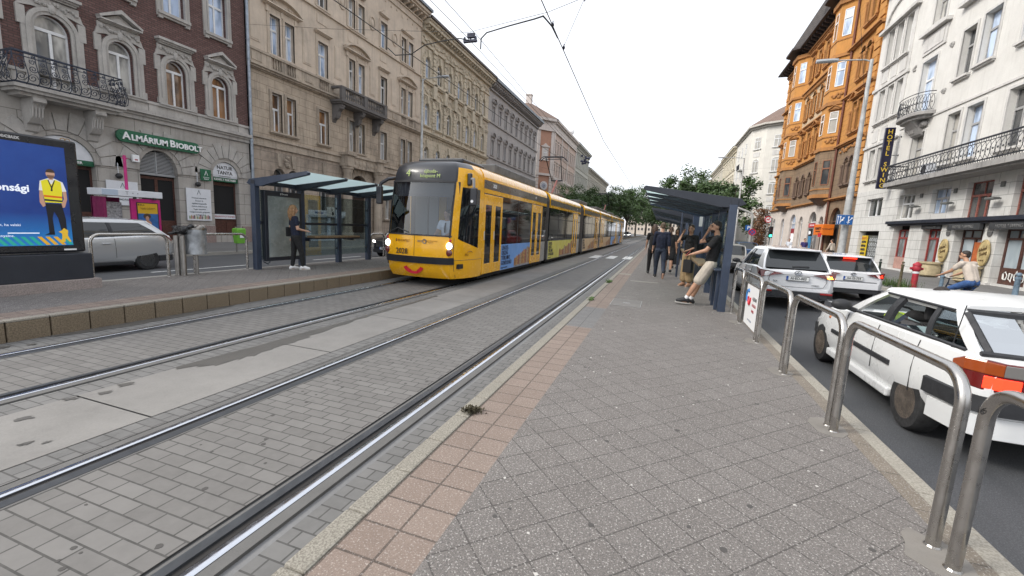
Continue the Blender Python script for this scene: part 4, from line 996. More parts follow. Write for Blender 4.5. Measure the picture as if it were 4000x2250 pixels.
m.box(hx(32.7), hx(30.5), -.07, .02, 12.55, 13.55); m.box(hx(32.5), hx(30.7), -.1, -.07, 12.7, 13.4); m.box(hx(32.9), hx(30.3), -.3, .02, 13.62, 13.8); m.box(hx(29.4), hx(26.1), -.3, .02, 13.7, 13.88)
for Y in (33.4, 29.9, 33.4, 29.9):
    for z in (9.6, 11.9): s_relief(m, hx(Y)-.15, hx(Y)+.15, z, z+.5, int(Y*10), 5, .05, .12)
m.box(hx(33.9), LH, -.06, .02, 8.75, 8.85)
m.build('wall_moulding', HWT, B)
m = MB(); m.box(.02, LH, .45, 14, -.1, 19); m.build('house_body', VOID, B)
m = MB(); m.yz([(-.5,19.0),(7,22),(14,19.0)], 0, LH); m.build('roof', TILE_R, B)
# curved small balcony
def ellipse_rail(m, P0, P1, z0, z1, n, belly=.12, nrm=(0,-1)):
    for k in range(n):
        for t0, s in ((k/n, 0),):
            c = (k+.5)/n; hw = .62/n
            for sg in (-1, 1):
                pts = []
                for j in range(9):
                    zz = z0+(z1-z0)*j/8; w_ = sg*hw*sin(pi*j/8); t = c+w_; o = belly*sin(pi*j/8)
                    pts.append((P0[0]+(P1[0]-P0[0])*t+nrm[0]*o, P0[1]+(P1[1]-P0[1])*t+nrm[1]*o, zz))
                m.tube(pts, .011, 4, cap=False)
            m.ell((P0[0]+(P1[0]-P0[0])*c+nrm[0]*belly, P0[1]+(P1[1]-P0[1])*c+nrm[1]*belly, (z0+z1)/2), (.03,.03,.05), 5, 4)
xc = hx(31.75); pts = [(xc-1.45*cos(pi*k/10), -.12-.78*sin(pi*k/10)**.7) for k in range(11)]
m = MB(); m.xy([(xc-1.45,.02)]+pts+[(xc+1.45,.02)], 8.88, 9.05); m.xy([(xc-1.2,.02)]+[(xc+(p[0]-xc)*.83, p[1]*.8) for p in pts]+[(xc+1.2,.02)], 8.72, 8.88); m.build('balcony_slab', HWG, B)
m = MB(); s_relief(m, xc-.9, xc+.9, 8.1, 8.65, 17, 14, .22, .2); m.yz([(.02,8.72),(-.6,8.72),(-.3,8.35),(-.12,8.0),(.02,7.9)], xc-.5, xc+.5); m.build('balcony_console', HWG, B)
m = MB(); R_ = [(xc+(p[0]-xc)*.98, p[1]*.97) for p in pts]
m.tube([(a,b_,10.05) for a,b_ in R_], .022, 6); m.tube([(a,b_,9.1) for a,b_ in R_], .016, 6); m.tube([(a,b_,9.9) for a,b_ in R_], .01, 5)
for k in range(10): ellipse_rail(m, R_[k], R_[k+1], 9.12, 9.88, 2, .03)
m.build('balcony_railing', BLACKI, B)
# long balcony
xa = hx(32.2); xb = LH
m = MB(); m.box(xa, xb, -1.05, .02, 5.08, 5.32); m.box(xa+.1, xb, -.9, .02, 4.98, 5.08)
for x in [xa+.75*k for k in range(1, 30)]: m.box(x-.01, x+.01, -1.065, -1.05, 5.08, 5.32)
m.build('long_balcony_slab', HWG, B)
m = MB(); m.tube([(xa+.04,0,6.3),(xa+.04,-1.0,6.3),(xb,-1.0,6.3)], .025, 6); m.tube([(xa+.04,0,5.42),(xa+.04,-1.0,5.42),(xb,-1.0,5.42)], .018, 6); m.tube([(xa+.04,0,6.16),(xa+.04,-1.0,6.16),(xb,-1.0,6.16)], .012, 5)
n = int((xb-xa)/.28); ellipse_rail(m, (xa+.04,-1.0), (xb,-1.0), 5.44, 6.14, n, .04); ellipse_rail(m, (xa+.04,0), (xa+.04,-1.0), 5.44, 6.14, 4, .04, (-1,0))
for k in range(n*2): x = xa+.04+(xb-xa)*k/(n*2); m.tube([(x,-1.0,5.33),(x,-1.0,5.44)], .012, 4, cap=False); m.tube([(x,-1.0,6.16),(x,-1.0,6.29)], .01, 4, cap=False)
m.build('long_balcony_railing', BLACKI, B)
m = MB(); m.box(hx(32.95), LH, -.32, .02, 2.93, 3.1); m.box(hx(32.95), LH, -.2, .02, 2.82, 2.93); m.build('shop_canopy_band', plain('band_blue_black', (.018,.022,.035), .45, 0, .2, 5), B)
# shop fronts of the ground floor
def glazed_door(root, x, z, w_, h_, mf, pm, y=.3, kick=.5, trans=.45, cols=2, label=None):
    m = MB(); t = .09
    m.box(x-w_/2, x-w_/2+t, y, y+.08, z, z+h_); m.box(x+w_/2-t, x+w_/2, y, y+.08, z, z+h_); m.box(x-w_/2+t, x+w_/2-t, y, y+.08, z+h_-t, z+h_)
    m.box(x-w_/2+t, x+w_/2-t, y-.02, y+.08, z+h_-trans-t, z+h_-trans); m.box(x-w_/2+t, x+w_/2-t, y, y+.07, z, z+kick)
    for k in range(1, cols): xx = x-w_/2+w_*k/cols; m.box(xx-.06, xx+.06, y-.01, y+.08, z+kick, z+h_-trans-t)
    for k in range(1, 3): xx = x-w_/2+w_*k/3; m.box(xx-.025, xx+.025, y, y+.07, z+h_-trans, z+h_-t)
    f = m.build('shop_door', mf, root, bevel=.005)
    if label: f['label'] = label
    m = MB(); m.poly([(x-w_/2+t,y+.05,z+kick),(x+w_/2-t,y+.05,z+kick),(x+w_/2-t,y+.05,z+h_-t),(x-w_/2+t,y+.05,z+h_-t)]); m.build('pane', pm, f)
    return f
P_SHOP = pane('pane_dusty', (.10,.115,.12), (.22,.25,.27), 1.5); P_PAPER = pane('pane_papered', (.42,.48,.52), (.30,.36,.40), .5, refl=.3)
glazed_door(B, hx(31.65), .28, 1.75, 2.34, RED_FR, P_SHOP, kick=.72, label='red framed shop window with a pink lower panel')
m = MB(); m.box(hx(31.65)-.8, hx(31.65)+.8, .24, .29, .3, .98); m.build('pink_panel', plain('pink_panel', (.42,.25,.21), .7, 0, .15, 5), B)
glazed_door(B, hx(28.6), .28, 1.6, 2.34, RED_FR, P_SHOP, kick=.35, label='red double door with graffiti at its foot')
for Y in (25.7, 22.9, 20.0, 17.1): glazed_door(B, hx(Y), .28, 1.9, 2.32, SHOP, P_PAPER, kick=.7, trans=.38)
m = MB(); m.box(hx(25.3)-.36, hx(25.3)+.36, .27, .34, 1.02, 2.0); m.build('orange_board', plain('orange_board', (.42,.11,.03), .7, 0, .2, 6), B)
sp = plain('spray_white', (.62,.62,.60), .6)
def scrawl(m, x, z, w_, h_, y, seed, n=5, th=.018):
    r = random.Random(seed)
    for k in range(n):
        x0 = x+w_*k/n; pts = []
        p, q_ = r.uniform(0,6), r.uniform(1.2,2.4)
        for j in range(9): a = p+q_*j*.75; pts.append((x0+w_/n*.5+w_/n*.55*cos(a)*(.4+.6*r.random()), y, z+h_*.5+h_*.5*sin(a)*(.6+.4*r.random())))
        m.tube(pts, th, 4)
m = MB(); scrawl(m, hx(29.3), .34, 1.3, .22, .27, 5, 8, .012); scrawl(m, hx(23.6), .38, 1.5, .5, .27, 9, 5); m.build('graffiti', sp, B)
SHUT = pane('shutter_grey', (.15,.165,.165), (.21,.22,.215), .7, stripes=14, refl=.25)
m = MB(); m.poly([(hx(37.3),.3,.3),(hx(34.4),.3,.3),(hx(34.4),.3,2.25),(hx(37.3),.3,2.25)]); m.build('roller_shutter', SHUT, B)
m = MB()
for k in range(5): scrawl(m, hx(36.4)+.1, .5+k*.33, 1.7, .3, .285, 30+k, 6, .012)
m.build('graffiti', plain('spray_grey', (.42,.44,.45), .6), B)
t = thing('rental_board', 'tall yellow board with black writing on the graffiti-covered shutter', 'sign', (13.40+.24, 36.85, 0), -pi/2)
m = MB(); m.box(-.43,.43,-.04,0,.45,2.24); m.build('board', plain('board_yellow', (.66,.47,.02), .5, 0, .08, 5), t); text('KIADÓ', .26, plain('board_orange', (.45,.12,.02), .5), t, (0,-.045,2.05), bold=.006); m = MB(); [scrawl(m, -.33, .62+k*.27, .66, .2, -.05, 60+k, 5, .014) for k in range(5)]; m.build('handwriting', BLK, t)
m = MB()
for Y in (27.2, 24.3, 21.45, 18.55, 30.1):
    m.mark()
    m.box(hx(Y)-.62, hx(Y)+.62, -.16, .02, -.1, .28)
m.buildg('stone_pier', HWT, B)
GOLD = plain('plaque_ochre', (.42,.33,.16), .75, 0, .3, 5, bmp=.4, bs=18)
for Y in (27.15, 24.3):
    t = thing('oval_plaque', ('ochre oval relief plaque on the pier between red door and brown door' if Y > 25 else 'ochre oval relief plaque on the pier right of the cyclist'), 'plaque', (13.4-.06, Y, 1.54), -pi/2, 'oval plaques of the hotel')
    m = MB(); R_ = [[(r_*.33*cos(2*pi*k/24), -d, r_*.58*sin(2*pi*k/24)) for k in range(24)] for r_, d in ((1,0),(1,.06),(.9,.08),(.86,.06))]; m.rings(R_); m.build('plaque_body', GOLD, t, smooth=30)
    text('Hotel\nSwing', .2, plain('plaque_letter', (.16,.11,.05), .7), t, (0,-.075,.06), (pi/2, -.3, 0), ext=.01, shear=.3); text('* * *', .16, MATS['plaque_letter'], t, (0,-.075,-.36), ext=.01)
    t2 = thing('wall_crest', ('painted black face crest with hotel word above the left oval plaque' if Y > 25 else 'painted black face crest with hotel word above the right oval plaque'), 'crest', (13.4-.02, Y, 2.4), -pi/2, 'painted crests of the hotel')
    m = MB(); m.xz(arc(0,.0,.16,pi,2*pi,8)+[(.17,.08),(-.17,.08)], -.01, 0); m.box(-.2,.2,-.012,0,.12,.15); m.build('crest_face', plain('crest_ink', (.10,.10,.10), .8), t2); text('HOTEL', .12, MATS['crest_ink'], t2, (0,-.012,.24))
    t3 = thing('stone_planter', ('round sandstone planter at the foot of the pier by the brown door' if Y > 25 else 'round sandstone planter on the pavement right behind the cyclist'), 'planter', (13.4-.4, Y+.2, .19), 0, 'sandstone planters')
    m = MB(); m.lathe((0,0,0), [(.3,0),(.42,.08),(.44,.5),(.38,.62),(.47,.66),(.47,.74),(.38,.74)], 16); m.build('planter_bowl', plain('sandstone', (.42,.35,.22), .85, 0, .2, 6, bmp=.3), t3, smooth=40); m = MB(); m.lathe((0,0,.6), [(.37,0),(.37,.08)], 14); m.build('planter_soil', plain('soil', (.03,.025,.02), .9), t3)
for Y in (25.7, 22.9, 20.0):
    t = thing('shop_sign', {25.7:'black fascia sign with grey hotel lettering above the papered door and orange board', 22.9:'black fascia sign with grey hotel lettering at the right edge above the brown doors', 20.0:'black fascia sign beyond the right edge of the view'}[Y], 'sign', (13.4-.12, Y, 2.68), -pi/2, 'black fascia signs of the hotel')
    m = MB(); m.box(-1.12,1.12,-.14,0,-.14,.15); m.build('sign_board', plain('fascia_black', (.035,.037,.04), .6, 0, .2, 5), t, bevel=.01); text('HOTEL * SWING', .2, plain('fascia_letter', (.17,.17,.17), .6), t, (0,-.145,0), ext=.006)
t = thing('shop_sign', 'narrow black fascia above the red double door with faint lettering', 'sign', (13.4-.02, 28.6, 2.72), -pi/2); m = MB(); m.box(-.85,.85,-.06,0,-.1,.1); m.build('sign_board', MATS['fascia_black'], t); text('SWING CAFÉ', .15, MATS['fascia_letter'], t, (0,-.065,0))
# blade sign
t = thing('blade_sign', 'tall dark blue vertical hotel sign with gold letters projecting from the white wall', 'sign', (12.78, 33.6, 0), 0)
m = MB(); m.box(-.25,.25,-.08,.08,5.15,8.85); m.build('sign_box', plain('sign_night_blue', (.012,.011,.035), .35), t, bevel=.012)
for i, c in enumerate('HOTEL SWING'): 
    if c != ' ': text(c, .37, plain('sign_gold_letter', (.62,.43,.05), .45), t, (0,-.085,8.58-i*.325), bold=.006)
m = MB()
for z in (8.3, 7.2, 6.5, 5.7): m.tube([(.25,0,z),(.66,0,z)], .02, 6); m.ell((.62,0,z), (.03,.06,.06), 6, 5)
m.build('bracket', BLACKI, t)
for Y in (30.1, 27.2, 24.1, 21.0):
    t = thing('wall_floodlight', {30.1:'grey wall floodlight on the white pier left of the teal mezzanine window', 27.2:'grey wall floodlight on the pier between teal and red-barred mezzanine windows', 24.1:'grey wall floodlight nearest the right edge on the white pier', 21.0:'grey wall floodlight past the right edge'}[Y], 'floodlight', (13.4, Y, 3.85), -pi/2, 'wall floodlights')
    m = MB(); m.box(-.28,.28,-.42,-.18,-.05,.06); m.build('lamp_case', plain('lamp_grey', (.12,.125,.12), .6), t, bevel=.03); m = MB(); m.tube([(0,0,.02),(0,-.2,.03)], .03, 6); m.box(-.1,.1,-.06,0,.5,.72); m.build('arm', MATS['lamp_grey'], t)
# air conditioner on the balcony
t = thing('air_conditioner', 'white air conditioner box behind the long balcony railing', 'air conditioner', (12.9, 28.9, 5.34), -pi/2); m = MB(); m.box(-.4,.4,-.15,.15,.05,.65); m.build('case', WHT2, t, bevel=.02); m = MB(); m.lathe((-.1,-.155,.35), [(.23,0),(.23,-.01)], 16, 'y'); m.build('fan_grille', BLK, t)
# ---------- orange house with oriels (x = 64.9 - Y)
B = rbld('orange_house', 'ochre orange ornate house with two angular oriels, brick arches and dark steep eaves', 64.9); Y1 = 64.9
OR = plaster('orange_plaster', (.50,.235,.06), (.16,.085,.035), .3, .35, .12, courses=.40); ORP = plaster('orange_plain', (.52,.245,.065), (.16,.085,.035), .3, .3, .1); ORT = plaster('orange_trim', (.40,.185,.06), (.07,.045,.03), .5, .45, .15)
BRN = plaster('brown_stone', (.235,.165,.105), (.06,.045,.035), .5, .5, .15, courses=.40); BRT = plaster('brown_trim', (.17,.115,.085), (.04,.03,.025), .5, .5, .15); CRM = brick('cream_brick', (.55,.42,.27), (.60,.48,.33), (.33,.23,.14), .24, .08, .01, var=.1); SHW = plaster('shop_white_stone', (.60,.54,.49), (.25,.22,.2), .3, .4, .1)
LO = 64.9-38.74
xs3 = [hx(54.95), hx(52.9), hx(50.8), hx(48.7)]; xd = [hx(41.75), hx(40.75)]; x0s = [hx(62.6)]
lv = [(6.3,2.1,.42,BRN,5.35,9.6),(10.3,2.3,0,OR,9.6,13.5),(14.3,2.4,.4,CRM,13.5,17.3),(18.3,2.3,0,OR,17.3,21.9)]
for z, h_, ar, mt, za, zb in lv:
    hs_ = [(x-.38,x+.38,z,z+h_)+((ar*.9,) if ar else ()) for x in xs3+xd+x0s]
    if mt is CRM:
        m = MB(); wall(m, 0, hx(56.2), za, zb, [h for h in hs_ if h[1] < hx(56.2)]); wall(m, hx(47.6), LO, za, zb, [h for h in hs_ if h[0] > hx(47.6)]); m.build('plaster_wall', OR, B)
        m = MB(); wall(m, hx(56.2), hx(47.6), za, zb, [h for h in hs_ if hx(56.2) < h[0] and h[1] < hx(47.6)]); m.build('brick_band', CRM, B)
    else: m = MB(); wall(m, 0, LO, za, zb, hs_); m.build('plaster_wall', mt, B)
def osur(w_, h_, ar, mt, crown):
    m = MB(); s_frame(m, w_, h_, .12, .08, ar*.9 if ar else 0); s_sill(m, w_, .2, .12, .2)
    for s in (-1,1): m.lathe((s*(w_/2+.2),-.12,0), [(.1,0),(.1,.15),(.075,.2),(.065,h_*.62),(.1,h_*.66),(.12,h_*.74)], 8)
    if crown == 1: s_tri(m, w_/2+.32, h_+.2, .42, .3); 
    elif crown == 2: s_cornice(m, w_/2+.35, h_+.25, .22, .3); s_relief(m, -w_/2, w_/2, h_+.5, h_+.8, 6, 5, .1, .14)
    elif ar: voussoirs(m, 0, h_-ar*.9, w_/2+.12, ar*.9+.12, .12, 1, .12, 0)
    return m.mesh('surround', mt)
for i, (z, h_, ar, mt, za, zb) in enumerate(lv):
    su = [osur(.76, h_, ar, (BRT, ORT, ORT, ORT)[i], c) for c in ((0,0),(1,2),(0,0),(2,2))[i]]
    for k, x in enumerate(xs3+xd+x0s): window(B, x, z, .76, h_, P_SKY if (i+k) % 3 else P_CURT, ar*.9 if ar else 0, 2, .66, sur=su[k % 2])
m = MB()
for z, d, t_ in ((5.2,.3,.18),(9.55,.28,.2),(13.4,.28,.2),(17.25,.35,.2),(21.6,.3,.3)): m.box(0, LO, -d, .03, z, z+t_*.6); m.box(0, LO, -d*.6, .03, z-t_*.5, z)
dentils(m, hx(56.5), hx(47.4), 16.9, 17.15, .22, .2); m.build('belt_course', ORT, B)
m = MB()
for a_ in ((hx(56), hx(47.5), 21.05, 21.5, 41, 24, .12, .2),(hx(43.5), hx(39.5), 8.9, 9.4, 42, 10, .12, .2),(hx(43.5), hx(39.5), 12.85, 13.3, 43, 10, .12, .2)): m.mark(); s_relief(m, *a_)
m.buildg('relief_frieze', ORT, B); m = MB()
for Y, w_ in ((39.3,.9),(64.2,.8)):
    m.mark()
    for k in range(30): m.box(hx(Y)-w_/2, hx(Y)+w_/2, -.07-(.05 if k % 2 else 0), .02, 5.5+k*.53, 5.5+k*.53+.44)
m.buildg('quoin', ORP, B)
def oriel(name, Yw, front, D=.92):
    xw = hx(Yw); xf1 = hx(Yw+D); xf2 = xf1-front; xw2 = xf2-D
    O = [(xw2,.02),(xf2,-D),(xf1,-D),(xw,.02)]
    def sc(k): return [(xw2-k,.02),(xf2-k*.45,-D-k),(xf1+k*.45,-D-k),(xw+k,.02)]
    zs = [(5.75,9.55,BRN),(9.75,13.3,ORP),(13.5,17.1,ORP),(17.3,21.6,ORP)]
    m = MB(); cxm = (xw2+xw)/2
    tip = [[(cxm+(p[0]-cxm)*k, p[1]*k, z) for p in O] for k, z in ((.35,4.85),(.6,5.05),(.75,5.2),(1.02,5.45))]
    m.rings(tip); m.build('oriel_base', BRT, B)
    for z0, z1, mt in zs: m = MB(); m.xy(O, z0, z1); m.build('oriel_wall', mt, B)
    m = MB()
    for z0, z1, k in ((5.45,5.75,.14),(9.45,9.75,.14),(6.15,6.25,.06),(13.2,13.5,.12),(10.55,10.65,.06),(17.05,17.3,.16),(14.4,14.5,.05),(18.4,18.5,.05),(21.3,21.7,.2)): m.mark(); m.xy(sc(k), z0, z1)
    m.buildg('oriel_cornice', ORT, B)
    for i, (z, h_) in enumerate(((6.55,2.1),(10.9,1.75),(14.7,1.95),(18.7,2.1))):
        fr_ = plain('frame_rust', (.25,.10,.05), .5) if i == 0 else WHITE_FR
        window(B, (xw+xf1)/2, z, .66, h_, (P_DARK, P_BLIND, P_SKY, P_SKY)[i], 0, 1, .66, fr=fr_, y=-.035, rz=pi/4, yy=-D/2)
        window(B, (xf1+xf2)/2, z, min(.7, front*.6), h_, P_SKY, 0, 1, .66, fr=fr_, y=-.035, yy=-D)
        window(B, (xw2+xf2)/2, z, .66, h_, P_SKY, 0, 1, .66, fr=fr_, y=-.035, rz=-pi/4, yy=-D/2)
    m = MB()
    for z in (13.55, 9.85):
        m.M = Matrix.Translation(((xw+xf1)/2, -D/2, z)) @ Matrix.Rotation(pi/4, 4, 'Z'); s_relief(m, -.42, .42, .15, .65, 3, 9, .08, .13)
    m.M = Matrix.Translation(((xw+xf1)/2, -D/2, 12.75)) @ Matrix.Rotation(pi/4, 4, 'Z'); s_tri(m, .5, 0, .3, .16, .08)
    m.M = None; m.build('oriel_relief', ORT, B)
    return O, xw, xw2
O1, a1, b1 = oriel('far', 56.4, 1.6); O2, a2, b2 = oriel('near', 44.3, 1.4)
# eaves and roofs
m = MB(); m.box(-.9, LO, -1.15, .2, 22.2, 22.36); m.box(0, LO, -.3, .2, 21.9, 22.2); modillions(m, 0, LO, 21.7, .5, .85, .75, .2)
for O in (O1, O2): cx_ = (O[0][0]+O[3][0])/2; m.xy([(cx_+(p[0]-cx_)*1.55, p[1]*1.95) for p in O], 22.15, 22.38)
m.build('eaves', plain('eaves_dark_brown', (.035,.026,.025), .7, 0, .2, 3), B)
m = MB(); m.yz([(-1.1,22.38),(-1.0,22.45),(5.0,28.0),(12,22.4)], -.9, LO)
m.build('roof', TILE_D, B)
for O in (O1, O2):
    m = MB(); cx_ = (O[0][0]+O[3][0])/2; base = [(cx_+(p[0]-cx_)*1.5, p[1]*1.85) for p in O]+[(cx_+1.9,3.0),(cx_-1.9,3.0)]
    for k in range(6): a, b_ = base[k], base[(k+1) % 6]; m.poly([(*a,22.38),(*b_,22.38),(cx_,1.3,28.2)])
    m.build('turret_roof', TILE_D, B); m = MB(); m.tube([(cx_,1.3,28.1),(cx_,1.3,29.6)], .05, 6); m.ell((cx_,1.3,29.5), (.12,.12,.12), 8, 6); m.build('finial', ZINC, B)
m = MB(); m.tube([(hx(44.05),-.12,.2),(hx(44.05),-.12,22.1)], .09, 8); m.build('downpipe', plain('copper_pipe', (.16,.06,.04), .5, .3, .2, 4), B)
# shop floor
ga = [(hx(62.8),1.3,4.2,.65),(hx(58.6),1.3,4.1,.62),(hx(54.5),2.1,4.42,.9),(hx(51.6),1.2,4.1,.6),(hx(48.0),2.1,4.42,.95),(hx(42.4),2.3,4.5,1.1),(hx(45.6),1.0,3.9,.5)]
m = MB(); wall(m, 0, hx(44.2), -.1, 5.1, [(x-w_/2,x+w_/2,.3,zt,r) for x, w_, zt, r in ga if x < hx(44.2)], depth=.3); m.build('shop_wall', SHW, B)
m = MB(); wall(m, hx(44.2), LO, -.1, 5.1, [(x-w_/2,x+w_/2,.3,zt,r) for x, w_, zt, r in ga if x > hx(44.2)], depth=.3); m.build('gate_wall', BRN, B)
for i, (x, w_, zt, r) in enumerate(ga):
    window(B, x, .3, w_, zt-.3, (P_SKY, P_SKY, P_SKY, P_DARK, P_DARK, VOID, VOID)[i], r, 1, .5, fr=WHITE_FR if i < 5 else BROWN_FR, y=.22)
m = MB(); [voussoirs(m, x, zt-r, w_/2, r, .22, 1, .05, 0) for x, w_, zt, r in ga]; m.box(0,LO,-.1,.02,-.1,.3); m.build('arch_moulding', SHW, B)
m = MB(); m.box(.02, LO-.02, .4, 12, -.1, 22.1); m.build('house_body', VOID, B)
OS = 13.4
def rsign(name, label, Y, z, d=.06): return thing(name, label, 'sign', (OS-d, Y, z), -pi/2)
RED = plain('sign_red', (.52,.012,.03), .4); ORG = plain('sign_orange', (.75,.18,.015), .4)
t = rsign('shop_sign', 'red fascia strip over grey panel with round red mark above the glass drugstore door', 48.0, 0, -.12)
m = MB(); m.box(-1.0,1.0,-.06,0,1.95,3.35); m.build('grey_panel', plain('panel_grey', (.20,.20,.21), .5), t); m = MB(); m.box(-.95,.95,-.1,-.06,2.95,3.3); m.build('red_fascia', RED, t); text('ROSSMANN', .24, LETW, t, (0,-.105,3.12)); m = MB(); m.lathe((0,-.06,2.4), [(.3,0),(.3,-.03)], 20, 'y'); m.build('round_mark', LETW, t); m = MB(); m.tube([(.26*cos(a),-.1,2.4+.26*sin(a)) for a in [2*pi*k/20 for k in range(21)]], .03, 6); m.ell((0,-.1,2.4),(.1,.02,.17),8,6); m.build('mark_ring', RED, t)
t = rsign('window_poster', 'red and dark poster with white motif filling the arched shop window', 54.5, 0, -.18); m = MB(); m.box(-.85,.85,-.03,0,.6,2.9); m.build('poster_sheet', plain('poster_red', (.28,.02,.03), .5, 0, .5, 2), t); m = MB(); scrawl(m, -.5, .9, 1.0, 1.7, -.04, 77, 4, .05); m.build('motif', LETW, t)
t = rsign('blade_sign', 'tall narrow black and blue sign board standing out beside the drugstore door', 46.3, 0, .02); m = MB(); m.box(-.35,.35,-.5,-.42,.4,2.1); m.build('blue_board', plain('board_blue', (.05,.22,.42), .5, 0, .2, 4), t); m = MB(); m.box(-.35,.35,-.51,-.41,2.1,2.75); m.build('black_top', BLK, t); m = MB(); scrawl(m, -.25, 2.2, .5, .4, -.52, 12, 2, .03); m.build('emblem', LETW, t)
t = rsign('awning_sign', 'bright orange box awning sign over the shop doorway with black lettering', 43.3, 2.65, .0); m = MB(); m.box(-1.1,1.1,-.8,0,-.45,.45); m.build('awning_box', ORG, t, bevel=.02); text('FORNETTI', .3, plain('sign_ink2', (.05,.02,.02), .5), t, (0,-.81,.08), bold=.008); text('LÁTVÁNYPÉKSÉG', .15, MATS['sign_ink2'], t, (0,-.81,-.17)); text('FORNETTI', .2, MATS['sign_ink2'], t, (1.105,-.4,.05), (pi/2,0,pi/2)); m = MB(); m.box(.3,1.0,-.85,-.81,-.62,-.3); m.build('red_tab', RED, t)
# ---------- white rounded corner house across the side street
B = thing('white_corner_house', 'white corner house with blunt rounded corner, brown tiled roof and round-headed blinds', 'building', (0,0,0))
P_ = [(13.4,103),(13.4,87.5),(15.2,84.6),(18.4,82.6),(20.6,82.6),(21.2,83.6),(29,83.6)]
WH2 = plaster('white_corner_plaster', (.66,.64,.59), (.3,.28,.25), .2, .25, .06); WH2S = plaster('white_corner_shade', (.60,.585,.555), (.3,.28,.25), .2, .25, .06)
m = MB(); m.xy(P_+[(29,103)], -.1, 20.6); m.build('house_wall', WH2, B)
m = MB()
for z0, z1, k in ((20.3,20.6,.25),(20.6,20.9,.6),(4.6,4.9,.25),(1.0,1.1,.1)): m.xy([(a-k, b_-k) for a, b_ in P_[:4]]+[(21.2+k*.3,82.6-k),(29,83.6-k),(29,103)], z0, z1)
m.build('cornice', plaster('white_corner_trim', (.50,.47,.43), (.2,.18,.16), .4, .4), B)
m = MB(); E_ = [(12.8,103),(12.8,87.0),(14.8,84),(18.2,82),(20.9,82),(29,83),(29,103)]; I_ = [(18,103),(18,92),(18.6,90),(20,88.6),(21,88.6),(29,89),(29,103)]
for k in range(6): m.poly([(*E_[k],20.9),(*E_[k+1],20.9),(*I_[k+1],25.0),(*I_[k],25.0)])
m.poly([(*p,25.0) for p in I_]); m.build('roof', TILE_R, B)
def facet_windows(p0, p1, ts, rows_, w_=.95, pm=P_BLIND, ar=.35):
    v = Vector((p1[0]-p0[0], p1[1]-p0[1])); a = atan2(v.y, v.x)
    for t_ in ts:
        for z, h_, arch in rows_:
            px, py = p0[0]+v.x*t_, p0[1]+v.y*t_
            window(B, px, z, w_, h_, pm, ar if arch else 0, 2, .66, y=-.07, rz=a, yy=py)
RW = [(16.9,1.9,0),(12.9,2.3,1),(9.2,2.0,1),(5.3,2.1,1)]
facet_windows(P_[2], P_[3], (.52,), RW, 1.25); facet_windows(P_[1], P_[2], (.5,), RW, 1.25); facet_windows(P_[0], P_[1], (.25,.5,.75), RW, 1.1)
facet_windows(P_[3], P_[4], (.62,), [(16.2,1.9,0),(12.2,1.9,0),(8.2,1.9,0),(4.8,1.6,0)], .5, P_DARK)
m = MB()
for z in (16.75, 12.75, 9.05, 5.15):
    for p0, p1, t_ in ((P_[2],P_[3],.52),(P_[1],P_[2],.5)):
        px, py = p0[0]+(p1[0]-p0[0])*t_, p0[1]+(p1[1]-p0[1])*t_; a = atan2(p1[1]-p0[1], p1[0]-p0[0]); m.M = Matrix.Translation((px,py,z)) @ Matrix.Rotation(a,4,'Z'); m.box(-.85,.85,-.18,.02,0,.14); m.box(-.7,.7,-.05,.02,-1.2,-.4)
m.M = None; m.build('window_sill', HWT, B)
for z in (14.0, 9.3, 5.0):
    m = MB(); m.box(12.5,13.4,91,94,z,z+.15); m.build('balcony_slab', HWT, B); m = MB()
    for k in range(13): m.tube([(12.52,91+.25*k,z+.15),(12.45,91+.25*k,z+1.1)], .03, 4)
    m.tube([(12.5,91,z+1.1),(12.5,94,z+1.1)], .04, 5); m.build('balcony_railing', BLACKI, B)
# ---------- cream row beyond, stepping down the street
def rfar(label, Y0, Y1_, H, rows_, pitch, c, X=13.4, rm=TILE_D):
    R_ = rbld('cream_house', label, Y1_, X); far_house(R_, Y1_-Y0, H, rows_, pitch, plaster('cream_%d' % int(Y0), c, (.3,.27,.22), .2, .2, .08), plaster('cream_t%d' % int(Y0), tuple(min(.7, x*1.05) for x in c), (.25,.22,.18), .3, .3, .1), rm, 1.0)
rfar('cream stuccoed house with tall attic just beyond the white corner house', 103.2, 124, 20.4, ((16.2,2.2),(12.2,2.2),(8.2,2.2),(4.2,2.4)), 2.5, (.64,.59,.48))
rfar('pale cream house second beyond the white corner house, with mansard roof', 124.1, 150, 20.0, ((15.8,2.2),(12,2.2),(8,2.2)), 2.6, (.62,.58,.50), rm=ZINC)
rfar('low grey roofed cream house closing the right row above the trees', 150.1, 190, 18.6, ((14.4,2.2),(10.6,2.2)), 3.0, (.58,.53,.44), rm=ZINC)
B = thing('distant_house', 'far pale apartment block closing the avenue behind the trees', 'building', (0,0,0)); m = MB(); m.box(-26,16,330,345,-.1,13); m.build('house_wall', plaster('far_block', (.60,.52,.44), (.3,.26,.22), .3, .3), B); m = MB(); [m.box(-24+k*2.4,-22.9+k*2.4,329.8,330,z,z+1.8) for k in range(16) for z in (3,6.5,10)]; m.build('window_rows', P_DARK, B)['kind'] = 'stuff'; m = MB(); m.xz([(-26.5,13),(16.5,13),(12,16),(-22,16)], 330, 345); m.build('roof', ZINC, B)
